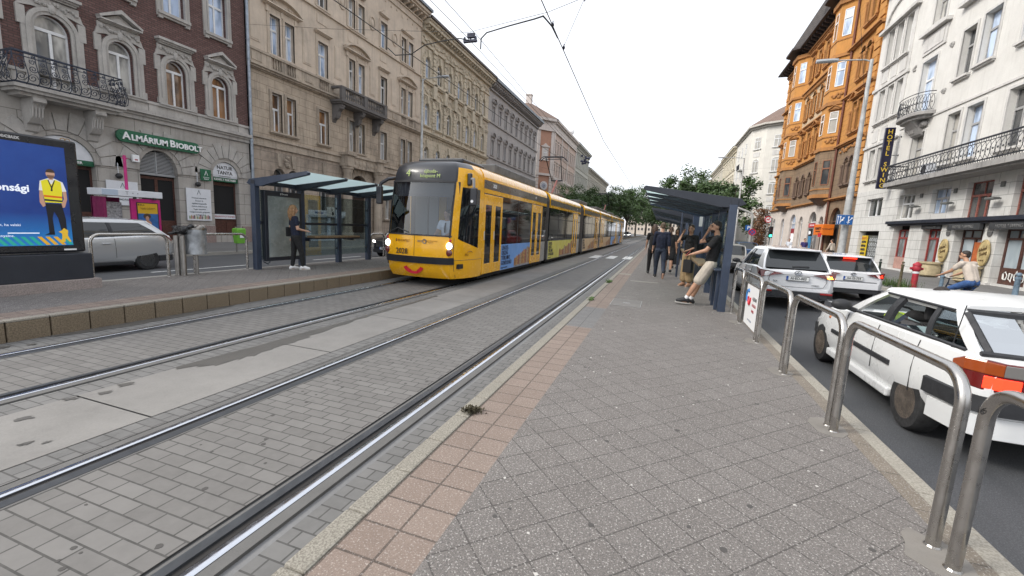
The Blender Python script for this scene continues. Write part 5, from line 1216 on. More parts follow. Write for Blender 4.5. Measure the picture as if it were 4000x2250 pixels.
# ================================================================== yellow tram
TY = plain('tram_yellow', (.84,.42,.004), .22, 0, .05, 2, coat=.7); TDK = plain('tram_charcoal', (.014,.016,.022), .3, 0, 0, 4, coat=.2); TBAND = plain('tram_grey_band', (.085,.078,.07), .35, 0, .12, 3, coat=.4)
TGL = plain('tram_side_glass', (.010,.012,.014), .04, 0, spec=.42); WSG = glass('windscreen_glass', (.75,.82,.88), .92, .01, .8); BEL = plain('bellows_rubber', (.055,.05,.047), .7, 0, .3, 6); UND = plain('underframe_black', (.012,.012,.013), .7)
T = thing('tram', 'long yellow articulated low-floor tram with dark windows, line number display and red smile', 'tram', (-6.02, 9.6, 0))
PL_ = [(1.20,1.68),(1.20,1.38),(1.165,.95),(1.08,.56),(.985,.31),(.91,.18),(.62,.065),(.3,.015),(0,0)]
ZL = [.22,.40,.62,.78,1.03,1.30,1.50,1.8,2.1,2.4,2.62,2.74,2.95,3.12,3.24,3.31,3.35]
def nose_off(z):
    pts = [(.22,.26),(.40,.10),(.62,.05),(.80,.02),(1.33,.05),(2.0,.16),(2.74,.33),(3.0,.40),(3.12,.48),(3.24,.62),(3.31,.85),(3.35,1.25)]
    for (a,u),(b,v) in zip(pts, pts[1:]):
        if a <= z <= b: return u+(v-u)*(z-a)/(b-a)
    return pts[-1][1]
def nose_w(z):
    pts = [(.22,.985),(.35,1),(2.62,1),(2.95,.985),(3.12,.95),(3.24,.86),(3.31,.72),(3.35,.45)]
    for (a,u),(b,v) in zip(pts, pts[1:]):
        if a <= z <= b: return u+(v-u)*(z-a)/(b-a)
    return 1
def N(ci, z, out=0.0, side=1):
    i = min(int(ci), 7); t = ci-i; a, b = PL_[i], PL_[i+1]
    x = a[0]+(b[0]-a[0])*t; y = a[1]+(b[1]-a[1])*t
    f = min(1, max(0, 1-y/1.68)); y = y+nose_off(z)*f; x *= nose_w(z)
    d = Vector((b[1]-a[1], a[0]-b[0])); d = Vector((-(b[1]-a[1]), (b[0]-a[0]))); d.normalize()   # outward in plan
    x += abs(d.x)*out if True else 0; y += -abs(d.y)*out
    return (side*x, y, z)
def zrow(k, c):
    if k == 5: return 1.33 if c >= 4 else (1.03 if c <= 1 else 1.03+(c-1)/3*.30)
    if k == 4: return .98 if c <= 1 else min(1.03, .98+.02*c)
    return ZL[k]
colsN = [0,1,1.5,2,2.5,3,3.5,4,4.5,5,5.5,6,6.5,7,7.5,8]
parts = {}
def cell_mat(c, k):
    cm = c; z = ZL[k]
    if 5 <= k < 11 and cm >= 5: return 'windscreen'
    if 5 <= k < 10 and 1 <= cm < 3.4: return 'cab_window'
    if k >= 11 and cm >= 4.4: return 'destination_box'
    if k >= 13 and cm >= 2: return 'destination_box'
    return 'cab_shell'
mats_ = {'windscreen': WSG, 'cab_window': TGL, 'destination_box': TDK, 'cab_shell': TY}
for i in range(len(colsN)-1):
    for k in range(len(ZL)-1):
        nm = cell_mat((colsN[i]+colsN[i+1])/2-.01, k)
        for s in (1, -1):
            mb = parts.setdefault((nm, s if nm == 'cab_window' else 0), MB())
            q4 = [N(colsN[i], zrow(k, colsN[i]), 0, s), N(colsN[i+1], zrow(k, colsN[i+1]), 0, s), N(colsN[i+1], zrow(k+1, colsN[i+1]), 0, s), N(colsN[i], zrow(k+1, colsN[i]), 0, s)]
            mb.poly(q4 if s > 0 else q4[::-1])
def weld(o):
    bm = bmesh.new(); bm.from_mesh(o.data); bmesh.ops.remove_doubles(bm, verts=bm.verts, dist=.0005); bmesh.ops.recalc_face_normals(bm, faces=bm.faces); bm.to_mesh(o.data); bm.free()
    o.data.polygons.foreach_set('use_smooth', [True]*len(o.data.polygons)); o.data.set_sharp_from_angle(angle=radians(32))
shell = None
for (nm, _), mb in parts.items():
    o = mb.build(nm, mats_[nm], T); weld(o)
    if nm == 'cab_shell': shell = o
    if nm == 'destination_box': dbox = o
def nose_band(c0, c1, z0, z1, out, mat_, name, parent, n=12, thick=True):
    m = MB(); cs = [c0+(c1-c0)*k/n for k in range(n+1)]
    P_ = [(c, 1) for c in cs]+([(c, -1) for c in cs[::-1][1:]] if c1 == 8 else [])
    R_ = [[N(c, z0, -.02, s), N(c, z0, out, s), N(c, z1, out, s), N(c, z1, -.02, s)] for c, s in P_]
    m.rings(R_); return m.build(name, mat_, parent, smooth=35)
nose_band(4.1, 8, .615, .79, .055, TDK, 'bumper', T)
nose_band(4.55, 8, 1.325, 1.36, .012, BLK, 'windscreen_gasket', T); nose_band(4.8, 8, 2.70, 2.76, .012, BLK, 'windscreen_gasket', T)
for s in (1,-1):
    m = MB(); R_ = []
    for z in ZL[5:12]: R_.append([N(4.75,z,.01,s), N(5.05,z,.012,s), N(5.05,z,-.02,s), N(4.75,z,-.02,s)])
    m.rings(R_); m.build('windscreen_gasket', BLK, T)
# seams
m = MB()
for z in (.80,): pass
for c, z0, z1 in ((4.02,.25,1.3),):
    for s in (1,-1): m.tube([N(c,z,.002,s) for z in (z0,.45,.62,.8,1.0,z1)], .006, 4)
m.tube([(0,N(8,z,.002)[1],z) for z in (.8,.95,1.1,1.32)], .005, 4)
for s in (1,-1): m.tube([N(c,.72,.002,s) for c in (0,1,2,3,3.6,4.0)], .005, 4)
m.build('panel_seam', BLK, shell)
# lamps
HL = emit('tram_headlight', (1,.93,.8), 6); RLm = plain('lamp_red_dark', (.12,.012,.01), .15, coat=.8)
for s in (1,-1):
    p = N(4.92, 1.09, .0, s); m = MB(); m.lathe((p[0],p[1],p[2]), [(.105,.03),(.105,-.015),(.085,-.02)], 18, 'y'); h = m.build('lamp_rim', plain('chrome', (.7,.7,.7), .12, 1.0), T); h.name = 'headlight'
    m = MB(); m.lathe((p[0],p[1],p[2]), [(.085,-.021),(.06,-.045),(.01,-.052)], 16, 'y'); m.build('lens', HL, h)
    p = N(4.95, .915, .0, s); m = MB(); m.lathe((p[0],p[1],p[2]), [(.085,.03),(.085,-.02),(.05,-.035),(.01,-.04)], 16, 'y'); m.build('tail_light', RLm, T)
    p = N(4.9, 1.235, .004, s); m = MB(); m.ell(p, (.055,.012,.04), 10, 6); m.build('red_decal', RED, T)
# smile
m = MB(); pts = []
for k in range(13):
    a = radians(205+130*k/12); x = .25*cos(a)/cos(radians(25)); z = .60+.235*sin(a)
    pts.append((x, N(8-abs(x)/.3*.9, z, .012)[1]-.002, z))
pts = [(p[0]-.04, p[1], p[2]) for p in pts]
R_ = [[(p[0]+.055*cos(radians(205+130*k/12)), p[1]-d, p[2]+.05*sin(radians(205+130*k/12))) if q else (p[0]-.05*cos(radians(205+130*k/12)), p[1]-d, p[2]-.045*sin(radians(205+130*k/12))) for q, d in ((0,0),(0,.006),(1,.006),(1,0))] for k, p in enumerate(pts)]
m.rings(R_); m.build('smile', RED, T)
INK = plain('tram_ink', (.05,.035,.02), .5)
def ftext(s, x, z, size, mat_, **kw):
    c = 8-abs(x)/.3 if abs(x) < .3 else (7-(abs(x)-.3)/.32 if abs(x) < .62 else 6-(abs(x)-.62)/.29)
    p = N(c, z, .008, 1 if x >= 0 else -1); c2 = max(4.5, c-.3); p2 = N(c2, z, .008, 1 if x >= 0 else -1)
    ang = atan2(p2[1]-p[1], p2[0]-p[0]) if x >= 0 else atan2(p[1]-p2[1], p[0]-p2[0])
    return text(s, size, mat_, T, (p[0], p[1]-.006, z), (pi/2, 0, ang), ext=.002, **kw)
ftext('2028', -.38, .895, .20, INK, bold=.003); ftext('BUDAPEST', -.32, 1.175, .085, plain('tram_decal_brown', (.25,.10,.005), .5)); ftext('BKK', .16, 1.185, .075, plain('tram_decal_grey', (.16,.16,.17), .5)); ftext('Budapesti Közlekedési\nKözpont', .46, 1.185, .04, MATS['tram_decal_brown'])
m = MB(); m.tube([(.29+.05*cos(a), N(7,1.185,.012)[1], 1.185+.05*sin(a)) for a in [2*pi*k/14 for k in range(15)]], .012, 5); m.build('round_mark', MATS['tram_decal_grey'], T)
m = MB(); m.box(-.60,-.56,N(6,1.175,.012)[1]-.004,N(6,1.175,.012)[1],1.14,1.19); m.xz([(-.61,1.19),(-.55,1.19),(-.58,1.225)], N(6,1.175,.012)[1]-.004, N(6,1.175,.012)[1]); m.build('city_crest', MATS['tram_decal_brown'], T)
LED = emit('led_amber', (.30,.38,.12), .30)
def dtext(s, x, z, size): return text(s, size, LED, T, (x, N(7,z,.012)[1]-.012, z), (radians(90-12),0,0), ext=.002)
dtext('4', -.42, 2.93, .26); text('újbuda-', .135, LED, T, (.24, N(7,2.98,.012)[1]-.014, 2.985), (radians(78),0,0), ext=.002); text('központ M', .135, LED, T, (.24, N(7,2.86,.012)[1]-.014, 2.865), (radians(78),0,0), ext=.002)
# modules (world Y along the side -> local y)
def ly(Y): return Y-9.6
mods = [(11.28,18.28,[(11.30,12.82),(16.08,17.58)]),(18.95,26.55,[(24.4,25.75)]),(28.0,35.32,[(33.2,34.9)]),(35.92,43.85,[(36.4,38.3)]),(44.5,52.4,[(48.6,50.2)]),(52.75,59.0,[(55.6,57.0)])]
prof = [(1.20,2.69),(1.20,2.95),(1.17,3.10),(1.10,3.20),(.97,3.28),(.75,3.335),(.4,3.36),(0,3.365)]
def roofring(y): P_ = prof+[(-x,z) for x,z in prof[::-1][1:]]; return [(x,y,z) for x,z in P_]
for i, (Ya, Yb, doors) in enumerate(mods):
    ya, yb = ly(Ya), ly(Yb)
    m = MB(); m.rings([roofring(ya), roofring(yb)], closed=False, cap=False)
    for s in (1,-1): m.box(s*1.15, s*1.20, ya, yb, 2.58, 2.69)
    for y in (ya, yb): m.poly(roofring(y)[::1])
    if i == 0: m.poly([(1.2,0+1.68,.22),(1.2,1.70,.22),(1.2,1.70,2.69),(1.2,1.68,2.69)])
    yy = ya; segs = []
    for a, b_ in doors: segs.append((yy, ly(a))); yy = ly(b_)
    segs.append((yy, yb))
    m.build('roof_shell', TY, T, smooth=40)
    m = MB()
    for s in (1,-1): m.poly([(s*1.204,ya,2.70),(s*1.204,yb,2.70),(s*1.204,yb,2.94),(s*1.204,ya,2.94)])
    m.build('grey_band', TBAND, T)
    for s in (1,-1):
        for a, b_ in segs:
            if b_-a < .12: continue
            m = MB(); m.box(s*1.12, s*1.195, a, b_, .24, 1.08); m.build('side_panel', plain('tram_grey_panel', (.30,.29,.27), .4, 0, .2, 3), T)
            m = MB(); m.box(s*1.12, s*1.192, a, b_, 1.081, 2.58); g = m.build('side_window', TGL, T)
            m = MB(); n = max(1, int((b_-a)/1.45))
            for k in range(1, n): y = a+(b_-a)*k/n; m.box(s*1.192, s*1.196, y-.035, y+.035, 1.08, 2.58)
            m.box(s*1.192, s*1.195, a, b_, 2.08, 2.11)
            m.build('window_bar', BLK, g)
    for a, b_ in doors:
        a, b_ = ly(a), ly(b_)
        for s in (1,-1):
            for k in range(2):
                y0, y1 = a+(b_-a)*k/2+.012, a+(b_-a)*(k+1)/2-.012; m = MB(); t = .13
                m.box(s*1.16, s*1.215, y0, y0+t, .25, 2.55); m.box(s*1.16, s*1.215, y1-t, y1, .25, 2.55); m.box(s*1.16, s*1.215, y0+t, y1-t, 2.25, 2.55); m.box(s*1.16, s*1.215, y0+t, y1-t, .25, .55 if i == 0 else .6)
                d = m.build('door_leaf', TY, T, bevel=.012); m = MB(); m.box(s*1.17, s*1.2, y0+t, y1-t, .5, 2.3); m.build('door_glass', TGL, d)
                m = MB(); m.box(s*1.214, s*1.222, y0+.04, y0+.09, 1.25, 1.5); m.build('door_button', plain('decal_pale', (.5,.5,.48), .5), d)
            m = MB(); m.box(s*1.10, s*1.195, a-.02, b_+.02, 2.55, 2.585); m.box(s*1.1, s*1.17, a, b_, .24, 2.58); m.build('door_frame', BLK, T)
    m = MB(); m.box(-1.08,1.08,ya,yb,.12,.25); m.box(-.9,.9,ya+.6,yb-.6,.05,.14); m.build('underframe', UND, T)
    if i in (0,2,4,5):
        for yw in (ya+ (yb-ya)*.35, ya+(yb-ya)*.62):
            m = MB()
            for s in (1,-1): m.lathe((s*.75,yw,.3), [(.28,-.06),(.3,-.06),(.3,.06),(.28,.06)], 20, 'x')
            m.build('wheel_pair', plain('wheel_steel', (.09,.085,.08), .5, .8), T)
    if i < 5:
        yc, yd = yb, ly(mods[i+1][0]); m = MB(); n = 7
        pr = [(1.15,.25),(1.15,2.9),(1.05,3.15),(.7,3.28),(0,3.3),(-.7,3.28),(-1.05,3.15),(-1.15,2.9),(-1.15,.25)]
        R_ = []
        for k in range(n*2+1):
            q_ = .97 if k % 2 else 1.0; R_.append([(x*q_, yc+(yd-yc)*k/(n*2), z*(q_ if z > 1 else 1)) for x, z in pr])
        m.rings(R_, closed=True, cap=False); m.build('bellows', BEL, T)
# end wall of the tram
m = MB(); m.xz([(x,z) for x,z in ([(1.2,.22),(1.2,2.69)]+prof[1:]+[(-x,z) for x,z in prof[::-1][1:]]+[(-1.2,.22)])], ly(59.0), ly(59.3)); m.build('rear_wall', TY, T)
# adverts on the flank
def skyad(name, a, b_, c, words, wsz, pic, sub):
    m = MB(); y0, y1 = ly(a), ly(b_); m.box(1.195, 1.199, y0, y1, .25, 1.08); o = m.build('advert_panel', c, T)
    yp = y0+(y1-y0)*.42
    if pic:
        r = random.Random(len(words)+int(a)); n = 9
        for k in range(n):
            m = MB(); u0, u1 = yp+(y1-yp)*k/n, yp+(y1-yp)*(k+1)/n; zt = .55+.42*(k/n)+r.uniform(-.06,.06)
            m.yz([(u0,.32),(u1,.32),(u1,zt),((u0+u1)/2,zt+.07),(u0,zt)], 1.2, 1.203); m.build('advert_picture', plain('ad_pic%d' % (k % 4), [(.33,.15,.06),(.42,.24,.09),(.28,.10,.07),(.35,.27,.17)][k % 4], .5, 0, .5, 14), o)
        m = MB(); m.box(1.2,1.202,yp,y1,.26,.33); m.build('advert_picture', plain('ad_street', (.30,.28,.27), .5, 0, .4, 12), o)
    for j, s in enumerate(words): text(s, wsz, plain('ad_ink', (.01,.015,.05), .5), o, (1.203, y0+.06, .96-j*.165), (pi/2,0,pi/2), 'LEFT', ext=.001, bold=.004, squash=.8)
    if sub: text(sub, .075, MATS['ad_ink'], o, (1.203, y0+.06, .32), (pi/2,0,pi/2), 'LEFT', ext=.001)
ADB = plain('advert_blue', (.16,.33,.68), .4, 0, .1, 1.5); ADY = plain('advert_yellow', (.62,.56,.10), .4, 0, .08, 1.5); ADP = plain('advert_peach', (.58,.42,.24), .4, 0, .1, 1.5)
W_ = ['LENGYEL-','ORSZÁG','TÖBB, MINT','GONDOLNÁD']
skyad('a', 12.86, 16.04, ADB, W_, .19, True, 'lengyelorszag.travel'); skyad('b', 18.97, 24.36, ADY, W_, .19, True, 'lengyelorszag.travel'); skyad('c', 28.05, 33.15, ADP, W_, .18, True, ''); skyad('d', 38.4, 43.8, ADP, [], .1, True, ''); skyad('e', 44.6, 48.5, ADB, [], .1, True, ''); skyad('f', 52.8, 55.5, ADB, [], .1, True, '')
text('2028', .15, LETW, T, (1.207, ly(14.0)-1.9, 2.82), (pi/2,0,pi/2), ext=.001, bold=.003); text('BKK', .12, LETW, T, (1.207, ly(16.55), 2.82), (pi/2,0,pi/2), ext=.001); text('BKK', .12, LETW, T, (1.207, ly(25.4), 2.82), (pi/2,0,pi/2), ext=.001)
p = N(2.4,.87,.01); o = text('BKV', .09, MATS['tram_decal_brown'], T, (p[0]+.004,p[1],.86), (pi/2,0,radians(76)), ext=.001); m = MB(); m.tube([(1.185,.78,.93),(1.183,.86,.96),(1.19,1.0,.95),(1.19,1.06,.92)], .01, 4); m.build('swoosh', MATS['tram_decal_brown'], T)
# roof gear
def box_part(name, x0, x1, Ya, Yb, z0, z1, mt, bev=.04): m = MB(); m.box(x0,x1,ly(Ya),ly(Yb),z0,z1); return m.build(name, mt, T, bevel=bev)
RG = plain('roof_gear_grey', (.10,.105,.11), .45, 0, .2, 3); box_part('roof_container', -.75,.75,13.2,17.9,3.34,3.64,RG); box_part('roof_container', -.7,.7,10.9,12.4,3.33,3.46,TDK); box_part('roof_container', -.75,.75,28.4,31.4,3.35,3.6,RG); box_part('roof_container', -.75,.75,36.5,43,3.35,3.6,RG); box_part('roof_container', -.75,.75,46,50,3.35,3.6,RG); box_part('roof_container', -.7,.7,54,57,3.35,3.55,RG)
def pantograph(Yc, lift=1.0):
    y = ly(Yc); m = MB(); zk = 3.55+.85*lift; zt = 3.55+2.0*lift
    m.box(-.5,.5,y-.1,y+1.2,3.5,3.56); 
    for x in (-.45,.45): m.box(x-.04,x+.04,y,y+.1,3.36,3.5); m.box(x-.04,x+.04,y+1.0,y+1.1,3.36,3.5)
    m.build('pantograph_base', RG, T)
    m = MB(); m.tube([(0,y+.15,3.6),(0,y+1.15,zk)], .055, 8); m.build('lower_arm', plain('panto_red', (.30,.11,.09), .5), T)
    m = MB()
    for s in (1,-1): m.tube([(s*.30,y+1.15,zk),(s*.42,y+.05,zt-.1)], .024, 6)
    m.tube([(-.34,y+1.15,zk),(.34,y+1.15,zk)], .04, 6); m.tube([(-.46,y+.05,zt-.12),(.46,y+.05,zt-.12)], .018, 6); m.tube([(.05,y+.3,3.65),(-.25,y+1.0,zk-.1)], .012, 5)
    m.build('upper_arm', BLACKI, T)
    m = MB()
    for dy in (-.12,.2): m.tube([(-.78,y+dy,zt-.22),(-.62,y+dy,zt-.05),(-.5,y+dy,zt),(.5,y+dy,zt),(.62,y+dy,zt-.05),(.78,y+dy,zt-.22)], .022, 6)
    for s in (1,-1): m.tube([(s*.42,y-.12,zt-.02),(s*.42,y+.05,zt-.12),(s*.42,y+.2,zt-.02)], .014, 5)
    m.build('contact_strip', BLACKI, T)
pantograph(23.6); pantograph(46.5, .98)
# mirrors
for s in (1,-1):
    m = MB()
    if s > 0: m.tube([(1.16,.85,2.86),(1.27,.80,2.84),(1.30,.78,2.62)], .035, 8); m.build('mirror_arm', plain('mirror_grey', (.25,.26,.27), .5), T); m = MB(); m.box(1.20,1.40,.72,.82,2.16,2.62); m.box(1.08,1.2,.80,.9,2.68,3.0); o = m.build('mirror_housing', TDK, T, bevel=.03); m = MB(); m.lathe((1.28,.715,2.27), [(.04,0),(.04,-.006)], 12, 'y'); m.build('round_sticker', LETW, o)
    else: m.tube([(-.98,.62,2.82),(-1.1,.45,2.78),(-1.25,.35,2.66),(-1.28,.33,2.55)], .045, 8); m.build('mirror_arm', TDK, T); m = MB(); m.box(-1.38,-1.2,.28,.38,2.10,2.58); m.build('mirror_housing', TDK, T, bevel=.03)
# cab interior
m = MB(); m.box(-1.1,1.1,.45,1.66,.5,.62); m.build('cab_floor', UND, T)
m = MB(); m.xz([(-.95,.62),(.95,.62),(.95,1.05),(.55,1.22),(-.55,1.22),(-.95,1.05)], .28, .62); m.box(-.5,.45,.5,.9,1.1,1.32); m.build('dashboard', plain('dash_dark', (.03,.03,.033), .6), T, bevel=.03)
m = MB(); m.box(-1.12,1.12,1.66,1.7,.6,2.7); m.build('cab_wall', plain('cab_wall', (.05,.05,.055), .7), T)
m = MB(); m.box(-.95,-.55,1.60,1.66,.62,2.6); m.box(-.5,-.2,1.61,1.66,.62,2.6); m.build('cab_wall_panel', plain('cab_panel', (.30,.31,.30), .6), T); m = MB(); m.box(-.17,.05,1.60,1.66,.62,2.55); m.build('yellow_pole_panel', plain('cab_yellow', (.45,.25,.02), .5), T)
m = MB(); m.box(-1.0,1.0,.55,.6,2.35,2.74); m.build('sun_visor', plain('visor_dark', (.04,.045,.055), .5), T)
m = MB(); m.box(.2,.72,1.05,1.2,1.0,1.75); m.box(.22,.7,.75,1.15,.9,1.02); m.box(.32,.6,1.06,1.18,1.78,1.98); m.build('driver_seat', BLK, T, bevel=.04)
m = MB(); m.tube([(-.85,N(6,1.38,.02)[1]-.01,1.36),(-.55,N(6.2,1.55,.03)[1]-.01,1.5),(-.2,N(7.3,1.4,.03)[1],1.4)], .012, 5); m.build('wiper', BLK, T)
# ================================================================== cars
PW = plain('paint_white', (.70,.71,.73), .2, 0, 0, 3, coat=.8); PWD = plain('paint_white_old', (.66,.67,.67), .32, 0, .03, 1.2, coat=.35); PS = plain('paint_silver', (.52,.53,.54), .25, .45, 0, 3, coat=.8); PK = plain('paint_black', (.012,.014,.02), .2, 0, 0, coat=.9)
PCH = plain('paint_champagne', (.45,.44,.41), .28, .4, 0, 3, coat=.6); PBL = plain('paint_blue', (.03,.07,.16), .22, 0, 0, coat=.8); PRD = plain('paint_red', (.28,.02,.02), .25, 0, 0, coat=.8)
TYRE = plain('tyre_rubber', (.022,.022,.023), .85, 0, .4, 12); RIM = plain('alloy', (.45,.46,.47), .3, .8); RIMD = plain('steel_rim_rusty', (.20,.16,.125), .6, .35, .35, 14); TRIM = plain('black_plastic', (.022,.023,.026), .6, 0, .15, 10)
CGL = plain('car_glass_dark', (.015,.018,.02), .03, 0, spec=.8); CGT = glass('car_glass_clear', (.72,.79,.80), .74, .02, .55); LRED = plain('lamp_red', (.26,.008,.008), .15, 0, coat=.8); LREDON = emit('lamp_red_lit', (1,.03,.01), 2.2); LORON = emit('lamp_orange_lit', (1,.38,.03), 7); LORD = plain('lamp_amber', (.28,.05,.005), .2, coat=.8); LCLR = plain('lamp_clear', (.45,.45,.44), .15, coat=.8); LWON = emit('lamp_white_lit', (1,.96,.9), 5); SKIN_IN = plain('car_interior', (.03,.03,.032), .8); PLATE = plain('plate_white', (.68,.69,.68), .4); EUB = plain('plate_blue', (.01,.07,.33), .4)

def wheel_mesh(r, w_, spokes, rimm):
    m = MB(); m.lathe((0,0,0), [(r*.62,-w_/2),(r*.93,-w_/2),(r,-w_*.36),(r,w_*.36),(r*.93,w_/2),(r*.62,w_/2)], 28, 'x'); t = m.mesh('tyre', TYRE, 40)
    m = MB(); m.lathe((0,0,0), [(r*.64,w_*.5),(r*.64,w_*.42),(r*.56,w_*.30),(r*.56,-w_*.3),(.01,-w_*.3)], 24, 'x')
    if spokes:
        for k in range(spokes):
            a = 2*pi*k/spokes
            for da in (-.13,.13):
                c, s = cos(a+da), sin(a+da); c2, s2 = cos(a+da*.5), sin(a+da*.5)
                R_ = [[(w_*.34,c2*r*.08-s2*.02,s2*r*.08+c2*.02),(w_*.34,c2*r*.08+s2*.02,s2*r*.08-c2*.02),(w_*.2,c2*r*.08+s2*.02,s2*r*.08-c2*.02),(w_*.2,c2*r*.08-s2*.02,s2*r*.08+c2*.02)], [(w_*.42,c*r*.6-s*.022,s*r*.6+c*.022),(w_*.42,c*r*.6+s*.022,s*r*.6-c*.022),(w_*.25,c*r*.6+s*.022,s*r*.6-c*.022),(w_*.25,c*r*.6-s*.022,s*r*.6+c*.022)]]
                m.rings(R_)
        m.lathe((0,0,0), [(r*.15,w_*.2),(r*.15,w_*.36),(.01,w_*.37)], 12, 'x')
    else:
        m.lathe((0,0,0), [(r*.56,w_*.10),(r*.46,w_*.25),(r*.34,w_*.38),(r*.22,w_*.36),(r*.16,w_*.22),(.01,w_*.22)], 24, 'x')
        for k in range(5): a = 2*pi*k/5; m.ell((w_*.25, r*.16*cos(a), r*.16*sin(a)), (.012,.014,.014), 6, 4)
    rm = m.mesh('rim', rimm, 40)
    holes = None
    if not spokes:
        m = MB()
        for k in range(12): a = 2*pi*k/12; m.ell((w_*.28, r*.44*cos(a), r*.44*sin(a)), (.022,.030,.024), 8, 6, Matrix.Rotation(a,3,'X'))
        m.lathe((w_*.425,0,0), [(r*.63,-.004),(r*.63,.004),(r*.575,.004),(r*.575,-.004)], 28, 'x'); m.lathe((w_*.24,0,0), [(r*.10,0),(r*.10,.03),(.01,.03)], 12, 'x'); holes = m.mesh('vent_hole', TRIM)
    return t, rm, holes

def lerp_list(pts, y):
    if y <= pts[0][0]: return pts[0][1]
    for (a,u),(b,v) in zip(pts, pts[1:]):
        if a <= y <= b: t = (y-a)/(b-a); t = t*t*(3-2*t)*.35+t*.65; return u+(v-u)*t
    return pts[-1][1]

def car(name, label, loc, rz, D, group=None):
    T_ = thing(name, label, 'car', loc, rz, group)
    L, W, H = D['L'], D['W'], D['H']; wr, wbr, wbf = D['wr'], D['yr'], D['yf']; paint = D['paint']
    top = D['top']; zb = D.get('zb', .2); yRB, yRT, yWT, yWB = D['gh']; clear = D.get('clear', False)
    tw = D.get('plan', [(-L/2,.80),(-L/2+.12,.93),(-L/2+.5,.99),(-.4,1.0),(.8,1.0),(L/2-.7,.97),(L/2-.25,.88),(L/2,.66)])
    def hw(y): return lerp_list(tw, y)*W/2
    ys = sorted(set([-L/2,-L/2+.03,-L/2+.12,-L/2+.3,-L/2+.55]+[-L/2+.8+k*(L-1.6)/12 for k in range(13)]+[L/2-.5,L/2-.28,L/2-.12,L/2-.03,L/2]+[yRB+.06, yWB-.06]))
    bot = D.get('bot', [(-L/2,zb+.2),(-L/2+.35,zb+.06),(-L/2+.8,zb),(L/2-.8,zb),(L/2-.25,zb+.02),(L/2,zb+.12)])
    m = MB(); R_ = []
    for i, y in enumerate(ys):
        w_ = hw(y); zt = lerp_list(top, y); z0 = lerp_list(bot, y); e = 1.0
        if i in (0, len(ys)-1): e = .0
        cab = yRB < y < yWB
        zm = z0+(zt-z0)*.5
        half = [(0,z0),(w_*.78,z0),(w_*.93,z0+.05),(w_*.985,z0+.17),(w_*1.0,zm-.05),(w_*.995,zm+.12),(w_*.97,zt-.12),(w_*.945,zt-.035),(w_*.90,zt)]
        if cab: half += [(w_*.80,zt-.01),(w_*.79,zt-.32),(0,zt-.32)]
        else: half += [(w_*.72,zt+.012),(w_*.45,zt+.022),(0,zt+.028)]
        if e == 0: half = [(x*.97, z0+.07+(z-z0)*.88 if zt > z0 else z) for x, z in half]
        R_.append([(x,y,z) for x,z in half]+[(-x,y,z) for x,z in half[::-1][1:-1]])
    m.rings(R_); body = m.build('body', [paint, SKIN_IN], T_)
    # wheel wells
    cut = MB()
    for yw in (wbr, wbf):
        for s in (1,-1): cut.lathe((s*(W/2-.13),yw,wr+.01), [(wr*1.13,-.22),(wr*1.13,.30)], 28, 'x')
    co = cut.build('cutter', TRIM); co.data.materials.clear(); co.data.materials.append(paint); co.data.materials.append(SKIN_IN)
    for p in co.data.polygons: p.material_index = 1
    bo = body.modifiers.new('b', 'BOOLEAN'); bo.operation = 'DIFFERENCE'; bo.object = co; bo.solver = 'EXACT'; bo.material_mode = 'INDEX'
    evalmesh(body, 'body'); bpy.data.objects.remove(co)
    for p in body.data.polygons:
        c = p.center
        if yRB < c.y < yWB and abs(c.x) < hw(c.y)*.80 and c.z < lerp_list(top, c.y)-.02 and c.z > zb+.2 and abs(p.normal.z) > .1: p.material_index = 1
    body.data.polygons.foreach_set('use_smooth', [True]*len(body.data.polygons)); body.data.set_sharp_from_angle(angle=radians(28))
    # greenhouse
    zr = H-.07; wt = W/2*D.get('roofw', .72); wbk = .905
    def gx_(y, f, zbelt=None): return (hw(y)*wbk)*(1-f)+(wt+(hw(y)*wbk-wt)*.12*sin(pi*f)*0)*f + .02*sin(pi*f)
    def P3(yb, yt, f, s=1, out=0.0):
        y = yb+(yt-yb)*f; zb_ = lerp_list(top, yb)-.005; z = zb_+(zr-zb_)*f; xb = hw(yb)*wbk; x = xb+(wt-xb)*f+.025*sin(pi*f)+out
        return (s*x, y, z)
    pil = D['pil']     # (yb, yt, kind) boundaries: list of (yb0,yt0,yb1,yt1,'pillar'|'glass'[,mat])
    for seg in pil:
        yb0,yt0,yb1,yt1,kind = seg[:5]; mt = seg[5] if len(seg) > 5 else (paint if kind == 'pillar' else (CGT if clear else CGL))
        for s in (1,-1):
            mb = MB(); n = 5; R2 = []
            for k in range(n+1):
                f = k/n*(.96 if kind == 'glass' else 1.0); o = 0 if kind == 'pillar' else -.012
                a, b_ = P3(yb0,yt0,f,s,o), P3(yb1,yt1,f,s,o); ins = .045 if kind == 'pillar' else .004
                R2.append([a, b_, (b_[0]-s*ins,b_[1],b_[2]), (a[0]-s*ins,a[1],a[2])])
            mb.rings(R2); mb.build('side_window' if kind == 'glass' else 'window_pillar', mt, T_, smooth=30)
    m = MB(); n = 8; R2 = []
    yy = [yRT-.02+(yWT+.02-yRT+.02)*k/n for k in range(n+1)]
    for y in yy:
        t = (y-yRT)/(yWT-yRT); cr = .045*sin(pi*min(1,max(0,t)))
        half = [(wt+.012,zr-.02),(wt*.985,zr+.022),(wt*.93,zr+.045+cr*.5),(wt*.6,zr+.062+cr),(0,zr+.07+cr)]
        prof_ = [(x,y,z) for x,z in half]+[(-x,y,z) for x,z in half[::-1][1:]]; inner = [(x*.97,y,z-.04) for x,_,z in prof_[::-1]]
        R2.append(prof_+inner)
    m.rings(R2); m.build('roof', paint, T_, smooth=35)
